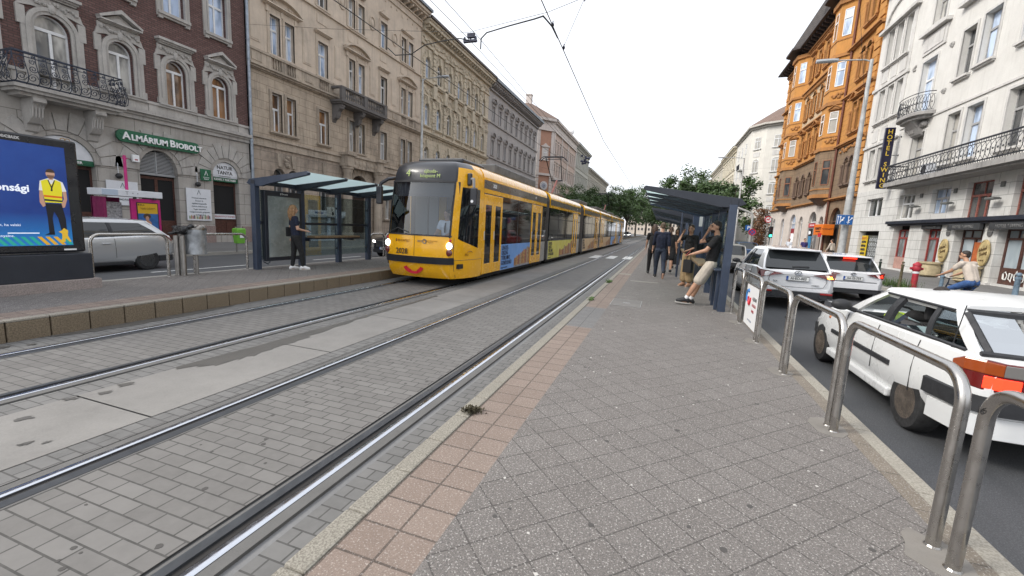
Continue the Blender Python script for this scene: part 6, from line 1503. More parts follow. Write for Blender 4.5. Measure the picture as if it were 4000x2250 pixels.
    def screen(nm, yb, yt, bulge, mt, insb=.93, inst=.97, zlow=None, z1=None):
        m = MB(); n = 8; R2 = []
        for k in range(5):
            f = k/4; row = []
            for j in range(n+1):
                u = -1+2*j/n; y = yb+(yt-yb)*f+bulge*(1-u*u)*(1-.3*f); zl = (lerp_list(top, yb) if zlow is None else zlow); zh = zr+.02 if z1 is None else z1; z = zl+(zh-zl)*f
                xb = hw(yb)*wbk*insb; x = (xb+(wt*inst-xb)*f)*u; row.append((x,y,z))
            R2.append(row)
        for k in range(4):
            for j in range(n): m.poly([R2[k][j],R2[k][j+1],R2[k+1][j+1],R2[k+1][j]])
        return m.build(nm, mt, T_, smooth=40)
    screen('windscreen', yWB+.02, yWT, .09, CGT if clear else CGL)
    if not D.get('norear'): screen('rear_window', yRB-.02, yRT, -.06, D.get('rearglass', CGT if clear else CGL), zlow=D.get('zrear'))
    # corner pillars
    m = MB()
    for s in (1,-1):
        for yb, yt, b_, k1, k2 in ((yWB+.02,yWT,.0,.93,.97),(yRB-.02,yRT,-.0,.93,.97)):
            if D.get('norear') and yb < 0: continue
            R2 = []
            for k in range(5):
                f = k/4; z = lerp_list(top,yb)-.01+(zr+.02-lerp_list(top,yb)+.01)*f; y = yb+(yt-yb)*f; xb = hw(yb)*wbk; x = xb+(wt-xb)*f+.02*sin(pi*f); xi = (xb*k1+(wt*k2-xb*k1)*f)
                d = .05 if yb > 0 else -.05
                R2.append([(s*(x+.004),y-d,z),(s*xi,y+.006,z),(s*(xi-.02),y-d*.3,z-.0),(s*(x-.04),y-d,z)])
            m.rings(R2)
    m.build('corner_pillar', D.get('pilmat', paint), T_, smooth=30)
    # wheels
    wm = wheel_mesh(wr, D.get('ww', .2), D.get('spokes', 5), D.get('rim', RIM))
    for yw in (wbr, wbf):
        for s in (1,-1):
            wo = empty('wheel', (s*(W/2-D.get('ww',.2)/2-.015), yw, wr)); wo.parent = T_
            if s < 0: wo.rotation_euler = (0,0,pi)
            link('tyre', wm[0], wo); link('rim', wm[1], wo)
            if wm[2]: link('vent_hole', wm[2], wo)
    # mirrors, sills, handles
    for s in (1,-1):
        ym = yWB-.28; m = MB(); zt = lerp_list(top, ym); m.ell((s*(hw(ym)+.10), ym, zt+.07), (.12,.075,.075), 12, 8); m.tube([(s*hw(ym)*.9,ym,zt),(s*(hw(ym)+.03),ym,zt+.04)], .03, 6); m.build('wing_mirror', D.get('mirm', TRIM), T_, smooth=50)
        m = MB(); m.box(s*(hw(0)*.93), s*(hw(0)+.004), wbr+wr*1.15, wbf-wr*1.15, zb-.01, zb+.09); m.build('sill', D.get('sillm', paint), T_, bevel=.02)
        for yh in D.get('handles', ()): m = MB(); z = lerp_list(top, yh)-.17; m.box(s*(hw(yh)*.96), s*(hw(yh)*.985+.025), yh-.1, yh+.1, z-.018, z+.018); m.build('door_handle', D.get('hm', paint), T_, bevel=.012)
        m = MB()
        for yg in D.get('gaps', ()):
            zt = lerp_list(top, yg); x = hw(yg)*1.0; m.tube([(s*(x*.955+.002),yg,zt-.05),(s*(x*.975+.002),yg,zt-.13),(s*(x+.001),yg,(zb+zt)/2+.05),(s*(x*.998+.001),yg,zb+.2)], .0045, 4)
        if m.v: m.build('panel_gap', TRIM, T_)
    return T_, hw

def plate(T_, y, z, s, txt, side=-1, w_=.52, sz=.098):
    m = MB(); m.box(-w_/2,w_/2,y-.012,y+.012,z-.058,z+.058); o = m.build('number_plate', PLATE, T_, bevel=.004)
    yy = y+side*.0135
    m = MB(); m.box(-w_/2,-w_/2+.05,yy-.001,yy+.001,z-.056,z+.056) if side < 0 else m.box(w_/2-.05,w_/2,yy-.001,yy+.001,z-.056,z+.056); m.build('country_band', EUB, o)
    text(txt, sz, BLK, o, (.02,yy+side*.002,z), (pi/2,0,0 if side < 0 else pi), ext=.0015, bold=.0015, squash=.86); text('H', .03, LETW, o, ((-w_/2+.025)*(1 if side < 0 else -1),yy+side*.003,z-.03), (pi/2,0,0 if side < 0 else pi), ext=.001)
    m = MB(); m.tube([(-w_/2,yy,z-.058),(w_/2,yy,z-.058),(w_/2,yy,z+.058),(-w_/2,yy,z+.058)], .004, 4, closed=True); m.build('plate_frame', BLK, o)
def slab(T_, name, pts, y0, y1, mt, bev=.008, par=None):
    m = MB(); m.xz(pts, y0, y1); return m.build(name, mt, par or T_, bevel=bev)
def lampy(T_, name, pts, mt, depth=.03, bev=.008):
    """lamp given by points (x,y,z) on the skin, pushed out by depth along -y"""
    m = MB(); n = len(pts); a = m._v(pts); b_ = m._v([(p[0],p[1]-depth,p[2]) for p in pts]); m.face([a+i for i in range(n)]); m.face([b_+i for i in range(n)])
    for i in range(n): j = (i+1) % n; m.face((a+i,a+j,b_+j,b_+i))
    return m.build(name, mt, T_, bevel=bev)
# ---------- white old hatchback right beside the railing
D = dict(L=4.05, W=1.70, H=1.36, wr=.295, ww=.19, yr=-1.235, yf=1.245, paint=PWD, clear=True, zb=.21, spokes=0, rim=RIMD, sillm=PWD, roofw=.735,
    top=[(-2.03,.93),(-1.85,.98),(-1.3,.985),(0,.965),(.55,.95),(1.2,.87),(1.75,.74),(2.03,.60)],
    gh=(-1.86,-1.42,-.02,.62), gaps=(-.44,-1.26,.42), handles=(-.28,-1.08), hm=TRIM,
    pil=[(-1.90,-1.46,-1.80,-1.34,'pillar'),(-1.80,-1.34,-1.29,-1.16,'glass'),(-1.29,-1.16,-1.22,-1.09,'pillar',TRIM),(-.50,-.50,-.36,-.38,'pillar',TRIM),(.36,-.16,.60,-.02,'pillar',PWD)])
CAR, hw_ = car('hatchback_car', 'old white five-door hatchback with rusty steel wheels, open side windows and lit brake lamp', (3.345, 6.51, RZ), 0, D)
CAR['label'] = 'old dented white hatchback with rusty steel wheels, open windows and a lit brake lamp'
m = MB()
for s in (1,-1):
    m.mark()
    m.tube([(s*(hw_(y)*.905+.008), y, lerp_list(D['top'],y)+.004) for y in (-1.78,-1.3,-.8,-.2,.2,.5)], .016, 5)
    m.tube([(s*(.85*.735+.014), y, 1.36-.085) for y in (-1.36,-1.0,-.5,-.1)], .014, 5)
m.buildg('window_seal', TRIM, CAR)
m = MB()       # half-open rear pane
for s in (1,-1):
    m.mark()
    m.poly([(s*(hw_(-.5)*.905-.012),-.52,.97),(s*(hw_(-1.2)*.905-.012),-1.2,.98),(s*(hw_(-1.2)*.86-.012),-1.17,1.06),(s*(hw_(-.5)*.84-.012),-.52,1.10)])
m.buildg('half_open_window', CGT, CAR)
for s in (1,-1):
    m = MB()   # rubbing strip
    R_ = [[(s*(hw_(y)*.99),y,.545),(s*(hw_(y)*1.0+.016),y,.55),(s*(hw_(y)*1.0+.016),y,.60),(s*(hw_(y)*.99),y,.605)] for y in (-.86,-.4,0,.4,.8)]
    m.rings(R_); m.build('rubbing_strip', TRIM, CAR); m = MB(); m.ell((s*(hw_(1.05)*.98),1.02,.74), (.02,.035,.025), 8, 5); m.build('indicator', plain('lamp_amber_pale', (.45,.16,.06), .3), CAR)
def bumper(T_, hwf, y_end, ylen, z0, z1, out, mt, name, n=14, inn=.0):
    m = MB(); s_ = -1 if y_end < 0 else 1; P_ = []
    for k in range(n+1):
        t = -1+2*k/n; a = abs(t)
        if a > .62: y = y_end-s_*ylen*((a-.62)/.38); x = math.copysign(hwf(y), t)
        else: y = y_end; x = t/.62*hwf(y_end)*1.0
        P_.append((x, y, 0 if a <= .62 else 1))
    R_ = []
    for x, y, sd in P_:
        ox = math.copysign(out, x) if sd else 0; oy = s_*out if not sd else 0
        R_.append([(x*.96,y-s_*.02,z0),(x+ox,y+oy,z0+.015),(x+ox,y+oy,z1-.015),(x*.96,y-s_*.02,z1)])
    m.rings(R_); return m.build(name, mt, T_, smooth=40)
bumper(CAR, hw_, -2.045, .52, .49, .66, .025, TRIM, 'rear_bumper'); bumper(CAR, hw_, -2.02, .42, .28, .49, .012, PWD, 'bumper_skirt'); bumper(CAR, hw_, 2.03, .4, .36, .56, .02, TRIM, 'front_bumper')
def wraplamp(T_, name, xy, zt, zb_, mt, out, par=None):
    m = MB(); m.rings([[(x*.97,y+.02,a),(x+math.copysign(out,x),y-out,a),(x+math.copysign(out,x),y-out,b_),(x*.97,y+.02,b_)] for (x,y),a,b_ in zip(xy,zt,zb_)]); return m.build(name, mt, par or T_, bevel=.006)
for s in (1,-1):
    xs = [(s*hw_(-1.78),-1.78),(s*hw_(-1.90),-1.90),(s*hw_(-2.0),-1.99),(s*.60,-2.035),(s*.40,-2.04)]
    par = wraplamp(CAR, 'tail_lamp', xs, (.90,.955,.955,.945,.94), (.80,.72,.70,.69,.69), plain('lamp_dark_red', (.12,.006,.006), .12, coat=.8), .006)
    wraplamp(CAR, 'indicator_lens', xs[:4], (.90,.945,.945,.935), (.845,.845,.84,.835), LORD, .011, par)
    wraplamp(CAR, 'reverse_lens', xs[3:], (.935,.93), (.835,.83), plain('lamp_smoke', (.18,.17,.16), .15, coat=.8), .011, par)
    wraplamp(CAR, 'brake_lens', [xs[2],xs[3],(s*.48,-2.038)], (.825,.82,.815), (.72,.715,.71), LREDON, .011, par)
m = MB(); m.tube([(x, -2.035, z) for x, z in ((-.42,.95),(-.42,.52),(.42,.52),(.42,.95))], .005, 4); m.build('tailgate_gap', TRIM, CAR)
m = MB()
R_ = []
for k in range(9): u = -1+2*k/8; R_.append((u*.60,-1.445-.06*(1-u*u),1.275))
m.tube(R_, .035, 6); m.tube([(s_*.62,-1.5+(-1.86+1.5)*f,1.27+(.985-1.27)*f) for s_ in (1,) for f in (0,.5,1)], .03, 5); m.tube([(-.62,-1.5+(-1.86+1.5)*f,1.27+(.985-1.27)*f) for f in (0,.5,1)], .03, 5); m.tube([(u*.7,-1.90-.05*(1-u*u),.985) for u in (-1,-.5,0,.5,1)], .025, 5); m.build('rear_window_seal', TRIM, CAR)
plate(CAR, -2.055, .60, 1, 'JVK-218')
m = MB(); m.tube([(-.735,-1.60,1.0),(-.725,-1.66,1.36)], .005, 4); m.ell((-.745,-1.63,.95), (.015,.05,.06), 6, 5); m.build('aerial', TRIM, CAR)
m = MB(); m.box(-.6,.6,.25,.6,.66,.93); m.tube([(-.36+.17*cos(a),.12+.06*sin(a),.93+.16*sin(a)) for a in [2*pi*k/16 for k in range(17)]], .014, 6); m.build('dashboard', SKIN_IN, CAR); m = MB()
for x in (-.36,.36): m.box(x-.24,x+.24,-.62,-.48,.6,1.02); m.box(x-.13,x+.13,-.62,-.54,1.04,1.2)
m.build('front_seats', SKIN_IN, CAR, bevel=.05); m = MB(); m.box(-.62,.62,-1.5,-1.38,.6,1.02); m.build('rear_seat', plain('seat_grey', (.08,.08,.085), .9), CAR, bevel=.05)
m = MB(); m.box(-.6,.6,-1.9,-1.5,.9,.95); m.build('parcel_shelf', plain('shelf_grey', (.10,.10,.10), .9), CAR)
# ---------- white sports utility car, orange flasher lit
D = dict(L=4.63, W=1.845, H=1.63, wr=.36, ww=.23, yr=-1.32, yf=1.34, paint=PW, zb=.24, spokes=5, roofw=.70, sillm=TRIM,
    top=[(-2.31,.98),(-2.15,1.06),(-1.5,1.10),(0,1.05),(.8,1.02),(1.5,.98),(2.0,.86),(2.31,.66)], gh=(-2.10,-1.62,.10,.95), gaps=(-.35,-1.25,.75), handles=(-.2,-1.05), mirm=TRIM, zrear=1.10,
    plan=[(-2.31,.84),(-2.2,.93),(-1.7,.985),(-.4,1.0),(.8,1.0),(1.6,.985),(2.05,.90),(2.31,.66)], bot=[(-2.31,.42),(-2.05,.28),(-1.7,.24),(1.6,.24),(2.1,.26),(2.31,.4)],
    pil=[(-2.14,-1.66,-1.62,-1.40,'pillar'),(-1.62,-1.40,-1.0,-.95,'glass'),(-1.0,-.95,-.35,-.42,'glass'),(-.35,-.42,-.25,-.34,'pillar',TRIM),(-.25,-.34,.55,-.10,'glass'),(.55,-.10,.93,.10,'pillar')])
SUV, hw_ = car('suv_car', 'big white sport utility car with slanted tail lamps and lit orange flasher', (3.475, 15.27, RZ), 0, D)
def rear_kit(T_, hwf, yE, zl, col, on_right=None, on_both=None, sharp=True, zc=.95):
    for s in (1,-1):
        o = lampy(T_, 'tail_lamp', [(s*(hwf(yE+.42)+.012),yE+.42,zl+.09),(s*(hwf(yE+.1)+.012),yE+.06,zl+.045),(s*.50,yE-.03,zl-.0),(s*.34,yE-.04,zl-.03),(s*.62,yE-.04,zl-.10),(s*(hwf(yE+.05)+.01),yE+.02,zl-.15),(s*(hwf(yE+.25)+.012),yE+.22,zl-.10)], plain('lamp_dark_red', (.17,.006,.008), .12, coat=.8), .02)
        lampy(T_, 'lamp_strip', [(s*(hwf(yE+.2)+.014),yE+.15,zl+.03),(s*.5,yE-.035,zl-.035),(s*.5,yE-.035,zl-.05),(s*(hwf(yE+.2)+.014),yE+.12,zl-.0)], LRED, .012).parent = o
        if s > 0 and on_right: lampy(T_, 'flasher_lens', [(s*(hwf(yE+.12)+.006),yE+.10,zl-.03),(s*.70,yE-.02,zl-.05),(s*.66,yE-.02,zl-.095),(s*(hwf(yE+.08)+.005),yE+.05,zl-.105)], on_right, .03).parent = o
        if on_both: lampy(T_, 'brake_lens', [(s*(hwf(yE+.12)+.006),yE+.10,zl+.01),(s*.72,yE-.02,zl-.03),(s*.68,yE-.02,zl-.085),(s*(hwf(yE+.08)+.005),yE+.05,zl-.095)], on_both, .03).parent = o
rear_kit(SUV, hw_, -2.30, 1.00, PW, on_right=LORON)
plate(SUV, -2.335, .855, 1, 'AI·EO-003')
m = MB(); m.tube([(.075*cos(a),-2.335,1.0+.05*sin(a)) for a in [2*pi*k/18 for k in range(19)]], .010, 5); m.tube([(.02,-2.337,1.035),(-.03,-2.337,.99),(.03,-2.337,.985)], .009, 5); m.build('badge', plain('badge_chrome', (.25,.27,.30), .15, 1.0), SUV)
bumper(SUV, hw_, -2.315, .6, .52, .62, .02, PW, 'rear_bumper'); bumper(SUV, hw_, -2.30, .5, .34, .53, .022, TRIM, 'bumper_skirt')
for s in (1,-1): slab(SUV, 'reflector', [(s*.55,.47),(s*.82,.47),(s*.82,.52),(s*.55,.52)], -2.345, -2.30, LRED); m = MB(); m.tube([(s*.52,-2.335,.44),(s*.62,-2.335,.36),(s*.86,-2.28,.35)], .014, 6); m.build('exhaust_trim', MATS['badge_chrome'], SUV)
m = MB(); m.tube([(x,-2.332,z) for x, z in ((-.62,.98),(-.66,.80),(-.60,.66),(-.4,.63),(.4,.63),(.60,.66),(.66,.80),(.62,.98))], .006, 4); m.tube([(-.5,-2.335,.945),(.5,-2.335,.945)], .006, 4); m.build('tailgate_gap', plain('gap_grey', (.12,.12,.13), .6), SUV)
m = MB(); m.xy([(-.64,-1.66),(.64,-1.66),(.58,-1.90),(0,-1.96),(-.58,-1.90)], 1.57, 1.61); m.build('roof_spoiler', PW, SUV, bevel=.015); m = MB(); m.tube([(-.1,-2.14,1.14),(.28,-2.12,1.16)], .025, 6); m.build('rear_wiper', TRIM, SUV); m = MB(); m.yz([(-1.3,1.62),(-1.05,1.62),(-1.25,1.71),(-1.3,1.71)], -.02, .02); m.build('roof_fin', PW, SUV)
text('HYBRID', .05, MATS['badge_chrome'], SUV, (.42,-2.335,.70), ext=.003); text('NX', .07, MATS['badge_chrome'], SUV, (-.5,-2.335,.76), ext=.003)
# ---------- white estate beside it
D = dict(L=4.65, W=1.79, H=1.45, wr=.33, ww=.21, yr=-1.35, yf=1.35, paint=PW, zb=.2, spokes=5, roofw=.72,
    top=[(-2.32,.88),(-2.2,.96),(-1.5,.98),(0,.95),(.9,.92),(1.5,.86),(2.0,.74),(2.32,.58)], gh=(-2.18,-1.72,.15,1.05), gaps=(-.35,-1.3), mirm=PW, zrear=.98,
    plan=[(-2.32,.84),(-2.2,.93),(-1.7,.985),(-.4,1.0),(.8,1.0),(1.6,.985),(2.05,.90),(2.32,.66)],
    pil=[(-2.22,-1.76,-2.05,-1.62,'pillar'),(-2.05,-1.62,-1.3,-1.2,'glass'),(-1.3,-1.2,-.35,-.4,'glass'),(-.35,-.4,-.25,-.3,'pillar',TRIM),(-.25,-.3,.6,0,'glass'),(.6,0,1.0,.15,'pillar')])
EST, hw_ = car('estate_car', 'white estate car with red lit rear lamps, behind the big white sport utility car', (5.87, 18.6, RZ), 0, D)
rear_kit(EST, hw_, -2.31, .90, PW, on_both=LREDON); plate(EST, -2.345, .74, 1, 'AA·GI-754')
m = MB(); m.tube([(.065*cos(a),-2.345,.87+.045*sin(a)) for a in [2*pi*k/16 for k in range(17)]], .008, 5); m.tube([(.025*cos(a),-2.346,.87+.04*sin(a)) for a in [2*pi*k/12 for k in range(13)]], .006, 5); m.build('badge', MATS['badge_chrome'], EST)
bumper(EST, hw_, -2.325, .6, .40, .60, .02, PW, 'rear_bumper'); bumper(EST, hw_, -2.31, .5, .26, .40, .018, TRIM, 'bumper_skirt'); slab(EST, 'high_brake_lamp', [(-.18,1.335),(.18,1.335),(.18,1.365),(-.18,1.365)], -1.93, -1.86, LREDON)
m = MB(); m.xy([(-.64,-1.74),(.64,-1.74),(.58,-1.92),(-.58,-1.92)], 1.385, 1.42); m.build('roof_spoiler', PW, EST, bevel=.012); m = MB(); m.tube([(-.64,-2.336,.64),(.64,-2.336,.64)], .008, 4); m.build('tailgate_gap', TRIM, EST); m = MB(); m.yz([(-1.3,1.42),(-1.1,1.42),(-1.25,1.5),(-1.3,1.5)], -.02, .02); m.build('roof_fin', PW, EST)
# ---------- older silver estate further on
D = dict(L=4.5, W=1.70, H=1.46, wr=.31, ww=.19, yr=-1.2, yf=1.35, paint=PCH, zb=.22, spokes=5, roofw=.74,
    top=[(-2.25,.92),(-2.15,.95),(-1.5,.96),(0,.94),(.9,.92),(1.5,.86),(2.0,.76),(2.25,.6)], gh=(-2.16,-1.98,.1,.95), gaps=(-.3,-1.2), zrear=.96,
    pil=[(-2.2,-2.02,-2.02,-1.88,'pillar'),(-2.02,-1.88,-1.2,-1.15,'glass'),(-1.2,-1.15,-.3,-.35,'glass'),(-.3,-.35,-.2,-.25,'pillar',TRIM),(-.2,-.25,.6,0,'glass'),(.6,0,.9,.1,'pillar')])
WAG, hw_ = car('estate_car', 'older silver estate car ahead of the white cars, beside the tram shelter post', (3.43, 26.2, RZ), 0, D)
for s in (1,-1): lampy(WAG, 'tail_lamp', [(s*(hw_(-2.1)+.004),-2.1,.86),(s*.56,-2.255,.86),(s*.56,-2.255,.66),(s*(hw_(-2.1)+.004),-2.1,.66)], LRED, .02)
plate(WAG, -2.27, .62, 1, 'HPB-824'); bumper(WAG, hw_, -2.27, .5, .38, .58, .03, TRIM, 'rear_bumper')
# ---------- silver three-door hatch on the left road, driving towards the camera
D = dict(L=4.25, W=1.78, H=1.45, wr=.315, ww=.21, yr=-1.32, yf=1.32, paint=PS, zb=.2, spokes=5, roofw=.72, sillm=TRIM,
    top=[(-2.12,.86),(-2.0,1.0),(-1.6,1.04),(-1.0,.99),(0,.95),(.8,.92),(1.4,.86),(1.85,.72),(2.12,.58)], gh=(-2.0,-1.48,.2,1.0), gaps=(-.55,.72), handles=(-.35,), mirm=PS, zrear=.98,
    pil=[(-2.04,-1.52,-1.72,-1.22,'pillar'),(-1.72,-1.22,-.58,-.55,'glass'),(-.58,-.55,-.5,-.47,'pillar',TRIM),(-.5,-.47,.65,.0,'glass'),(.65,.0,.97,.2,'pillar')])
C30, hw_ = car('hatchback_car', 'silver three-door hatchback with red roof-edge tail lamp, driving past the shops', (-15.08, 7.0, LZ), pi, D)
for s in (1,-1): lampy(C30, 'tail_lamp', [(s*(hw_(-1.6)*.905+.01),-1.62,1.08),(s*(hw_(-1.9)*.98),-1.86,1.0),(s*(hw_(-2.0)*.985),-2.02,.84),(s*(hw_(-2.0)*.8),-2.09,.84),(s*(hw_(-1.9)*.84),-1.96,1.0)], LRED, .02)
bumper(C30, hw_, -2.13, .5, .24, .42, .015, TRIM, 'rear_bumper'); plate(C30, -2.16, .72, 1, 'LKR-530'); plate(C30, 2.15, .45, 1, 'LKR-530', side=1)
# ---------- black sport utility car behind the far railing
D = dict(L=4.45, W=1.84, H=1.66, wr=.35, ww=.22, yr=-1.3, yf=1.3, paint=PK, zb=.22, spokes=5, roofw=.70,
    top=[(-2.22,.98),(-2.1,1.05),(-1.5,1.06),(0,1.02),(.8,1.0),(1.4,.98),(1.95,.90),(2.22,.72)], gh=(-2.05,-1.7,.05,.85), gaps=(-.35,),
    pil=[(-2.1,-1.74,-1.7,-1.5,'pillar'),(-1.7,-1.5,-.3,-.35,'glass'),(-.3,-.35,-.2,-.25,'pillar'),(-.2,-.25,.5,-.1,'glass'),(.5,-.1,.82,.05,'pillar')])
BSU, hw_ = car('suv_car', 'black sport utility car with lit headlamp peeping between far shelter and tram front', (-12.1, 19.05, LZ), pi, D)
for s in (1,-1): lampy(BSU, 'headlight', [(s*(hw_(2.0)+.0),2.0,.84),(s*.5,2.2,.80),(s*.5,2.2,.72),(s*(hw_(2.0)),2.02,.74)], LWON, -.03)
slab(BSU, 'grille', [(-.45,.55),(.45,.55),(.5,.8),(-.5,.8)], 2.2, 2.25, TRIM); plate(BSU, 2.26, .48, 1, 'PMF-417', side=1); bumper(BSU, hw_, 2.2, .4, .26, .42, .03, TRIM, 'front_bumper')
m = MB(); m.tube([(-.45,2.255,.8),(.45,2.255,.8),(.4,2.255,.56),(-.4,2.255,.56)], .012, 5, closed=True); m.build('grille_frame', MATS['badge_chrome'], BSU)
# ---------- distant traffic: light cars built once per shape
def simple_car(name, label, loc, rz, paint, H=1.5, L=4.3, lit=None):
    D = dict(L=L, W=1.76, H=H, wr=.31, ww=.2, yr=-1.25, yf=1.3, paint=paint, zb=.2, spokes=5, top=[(-L/2,.85),(-L/2+.15,.95),(-1.2,.97),(0,.95),(.9,.92),(1.5,.85),(L/2-.15,.72),(L/2,.58)], gh=(-L/2+.2,-1.5,.05,.95),
        pil=[(-L/2+.15,-1.55,-1.55,-1.25,'pillar'),(-1.55,-1.25,-.35,-.4,'glass'),(-.35,-.4,-.25,-.3,'pillar',TRIM),(-.25,-.3,.6,-.08,'glass'),(.6,-.08,.92,.05,'pillar')])
    T_, h_ = car(name, label, loc, rz, D)
    for s in (1,-1):
        lampy(T_, 'headlight', [(s*(h_(L/2-.2)),L/2-.2,.72),(s*.5,L/2-.02,.70),(s*.5,L/2-.02,.60),(s*(h_(L/2-.2)),L/2-.18,.62)], LWON if lit else LCLR, -.03)
        lampy(T_, 'tail_lamp', [(s*(h_(-L/2+.1)+.004),-L/2+.1,.86),(s*.56,-L/2-.004,.84),(s*.56,-L/2-.004,.68),(s*(h_(-L/2+.1)+.004),-L/2+.1,.68)], LRED, .02)
    plate(T_, L/2+.01, .42, 1, 'RTX-305', side=1); return T_
tr1 = simple_car('parked_car', 'white van-like car with lit lamps leading the oncoming queue beyond the tram', (-12.2, 92, LZ), pi, PW, 1.75, 4.5, True)
tr2 = simple_car('parked_car', 'dark blue car second in the far oncoming queue, under the left trees', (-12.1, 101, LZ), pi, PBL, 1.48, 4.3, True)
tr3 = simple_car('parked_car', 'silver car third in the far oncoming queue, under the left trees', (-11.6, 112, LZ), pi, PS, 1.5, 4.3, True)
for i, (x, y, src, lb) in enumerate(((-11.2,124,tr1,'white car fourth in the far oncoming queue'),(-11.8,136,tr3,'silver car fifth in the far oncoming queue'),(-11.0,149,tr1,'white car sixth in the far oncoming queue'),(-11.5,165,tr2,'dark car at the very end of the far oncoming queue'))):
    dup(src, (x,y,LZ), pi, lb)
for o in COL.objects:
    if o.get('category') == 'car' and o.location.y > 80: o['group'] = 'cars in the far oncoming queue'
tr4 = simple_car('parked_car', 'dark red car ahead of the silver estate on the right road', (3.3, 36, RZ), 0, PRD, 1.45); dup(tr3, (3.4,48,RZ), 0, 'silver car two ahead of the silver estate on the right road')
dup(tr2, (6.6,40,RZ), 0, 'dark blue car in the kerb lane of the right road near the traffic light')
# ================================================================== people
SKIN = plain('skin', (.50,.30,.21), .55, 0, .08, 9); SKIN_T = plain('skin_tan', (.42,.235,.15), .55, 0, .08, 9)
C_NAVY = plain('cloth_navy', (.010,.014,.032), .9, 0, .3, 12); C_BLACK = plain('cloth_black', (.012,.012,.013), .92, 0, .3, 12); C_JEAN = plain('cloth_dark_denim', (.022,.030,.050), .92, 0, .3, 10); C_BLUEJ = plain('cloth_blue_denim', (.035,.085,.22), .9, 0, .3, 10)
C_BEIGE = plain('cloth_beige', (.46,.41,.345), .92, 0, .12, 10); C_KHAKI = plain('cloth_khaki', (.30,.215,.115), .92, 0, .15, 10); C_CREAM = plain('cloth_cream', (.50,.44,.38), .92, 0, .1, 10); C_WHITE = plain('cloth_white', (.66,.70,.76), .9, 0, .06, 10); C_PURP = plain('cloth_purple', (.05,.04,.16), .9, 0, .2, 10); C_LIME = plain('cloth_lime', (.42,.62,.02), .8, 0, .1, 10)
H_BLOND = plain('hair_blond', (.24,.135,.06), .6, 0, .3, 25); H_DARK = plain('hair_dark', (.018,.012,.009), .6, 0, .3, 25); H_BROWN = plain('hair_brown', (.055,.030,.018), .6, 0, .3, 25); H_FAIR = plain('hair_short_fair', (.10,.07,.045), .7, 0, .3, 25)
S_WHITE = plain('shoe_white', (.72,.72,.72), .6); S_BLACK = plain('shoe_black', (.015,.015,.017), .6); SOLE = plain('shoe_sole', (.40,.39,.36), .8)
def V(*a): return Vector(a)
def remeshed(mb, name, m, root, vox=.012, sm=4):
    o = mb.build(name, m, root)
    r = o.modifiers.new('r', 'REMESH'); r.mode = 'VOXEL'; r.voxel_size = vox; r.use_smooth_shade = True
    if sm: s = o.modifiers.new('s', 'SMOOTH'); s.iterations = sm; s.factor = .5
    evalmesh(o, name)
    if len(o.data.materials) == 0: o.data.materials.append(m)
    o.data.polygons.foreach_set('use_smooth', [True]*len(o.data.polygons)); return o
def limb(m, pts, rs):
    m.tube(pts, rs, 10)
    for p, r in zip(pts, rs): m.ell(p, (r,r,r), 10, 7)
def pose(h, tL, kL, tR, kR, lean=0, aL=(0,.1), eL=None, aR=(0,.1), eR=None, abL=.03, abR=.03, pelvis=None):
    """sagittal angles in degrees, +y forward; arms: (pitch, side) for the upper arm, e* = (pitch, side) of the forearm"""
    J = {}
    def d(p, a, s): p = radians(p); return V(s*sin(a), sin(p)*cos(a), -cos(p)*cos(a))
    P_ = V(0,0,0); J['pel'] = P_
    for s, n, t, k, ab in ((-1,'L',tL,kL,abL),(1,'R',tR,kR,abR)):
        J['hip'+n] = P_+V(s*.052*h,0,-.02*h); J['kne'+n] = J['hip'+n]+d(t,ab,s)*.245*h; J['ank'+n] = J['kne'+n]+d(k,ab*.6,s)*.235*h
    zmin = min(J['ankL'].z, J['ankR'].z)-.045*h
    up = V(0, sin(radians(lean)), cos(radians(lean)))
    J['che'] = P_+up*.20*h; J['neck'] = P_+up*.315*h; J['head'] = J['neck']+up*.105*h+V(0,.012*h,0)
    for s, n, a, e in ((-1,'L',aL,eL),(1,'R',aR,eR)):
        J['sho'+n] = P_+up*.285*h+V(s*.108*h,0,0); J['elb'+n] = J['sho'+n]+d(a[0],a[1],s)*.17*h
        e = e or a; J['wri'+n] = J['elb'+n]+d(e[0],e[1],s)*.145*h
    for k in J: J[k] = J[k]-V(0,0,zmin)
    if pelvis is not None:
        sh = V(*pelvis)-J['pel']
        for k in J: J[k] = J[k]+sh
    return J
def hand(m, w_, d, h, spread=V(1,0,0), curl=.5):
    d = d.normalized(); sp = (spread-d*spread.dot(d)).normalized(); n_ = d.cross(sp)
    c = w_+d*.028*h; m.ell(c, (.024*h,.024*h,.014*h), 8, 6, Matrix((sp, d, n_)).transposed())
    for k in range(4):
        b_ = w_+d*.048*h+sp*(k-1.5)*.0115*h; l = (.036,.043,.041,.032)[k]*h
        dd = (d*(1-curl*.4)+n_*curl*.6).normalized(); m.tube([b_, b_+d*l*.45, b_+d*l*.45+dd*l*.5], [.0062*h,.0058*h,.0045*h], 6)
    b_ = w_+d*.02*h-sp*.02*h; m.tube([b_, b_-sp*.012*h+d*.018*h, b_-sp*.01*h+d*.036*h], [.008*h,.007*h,.0055*h], 6)
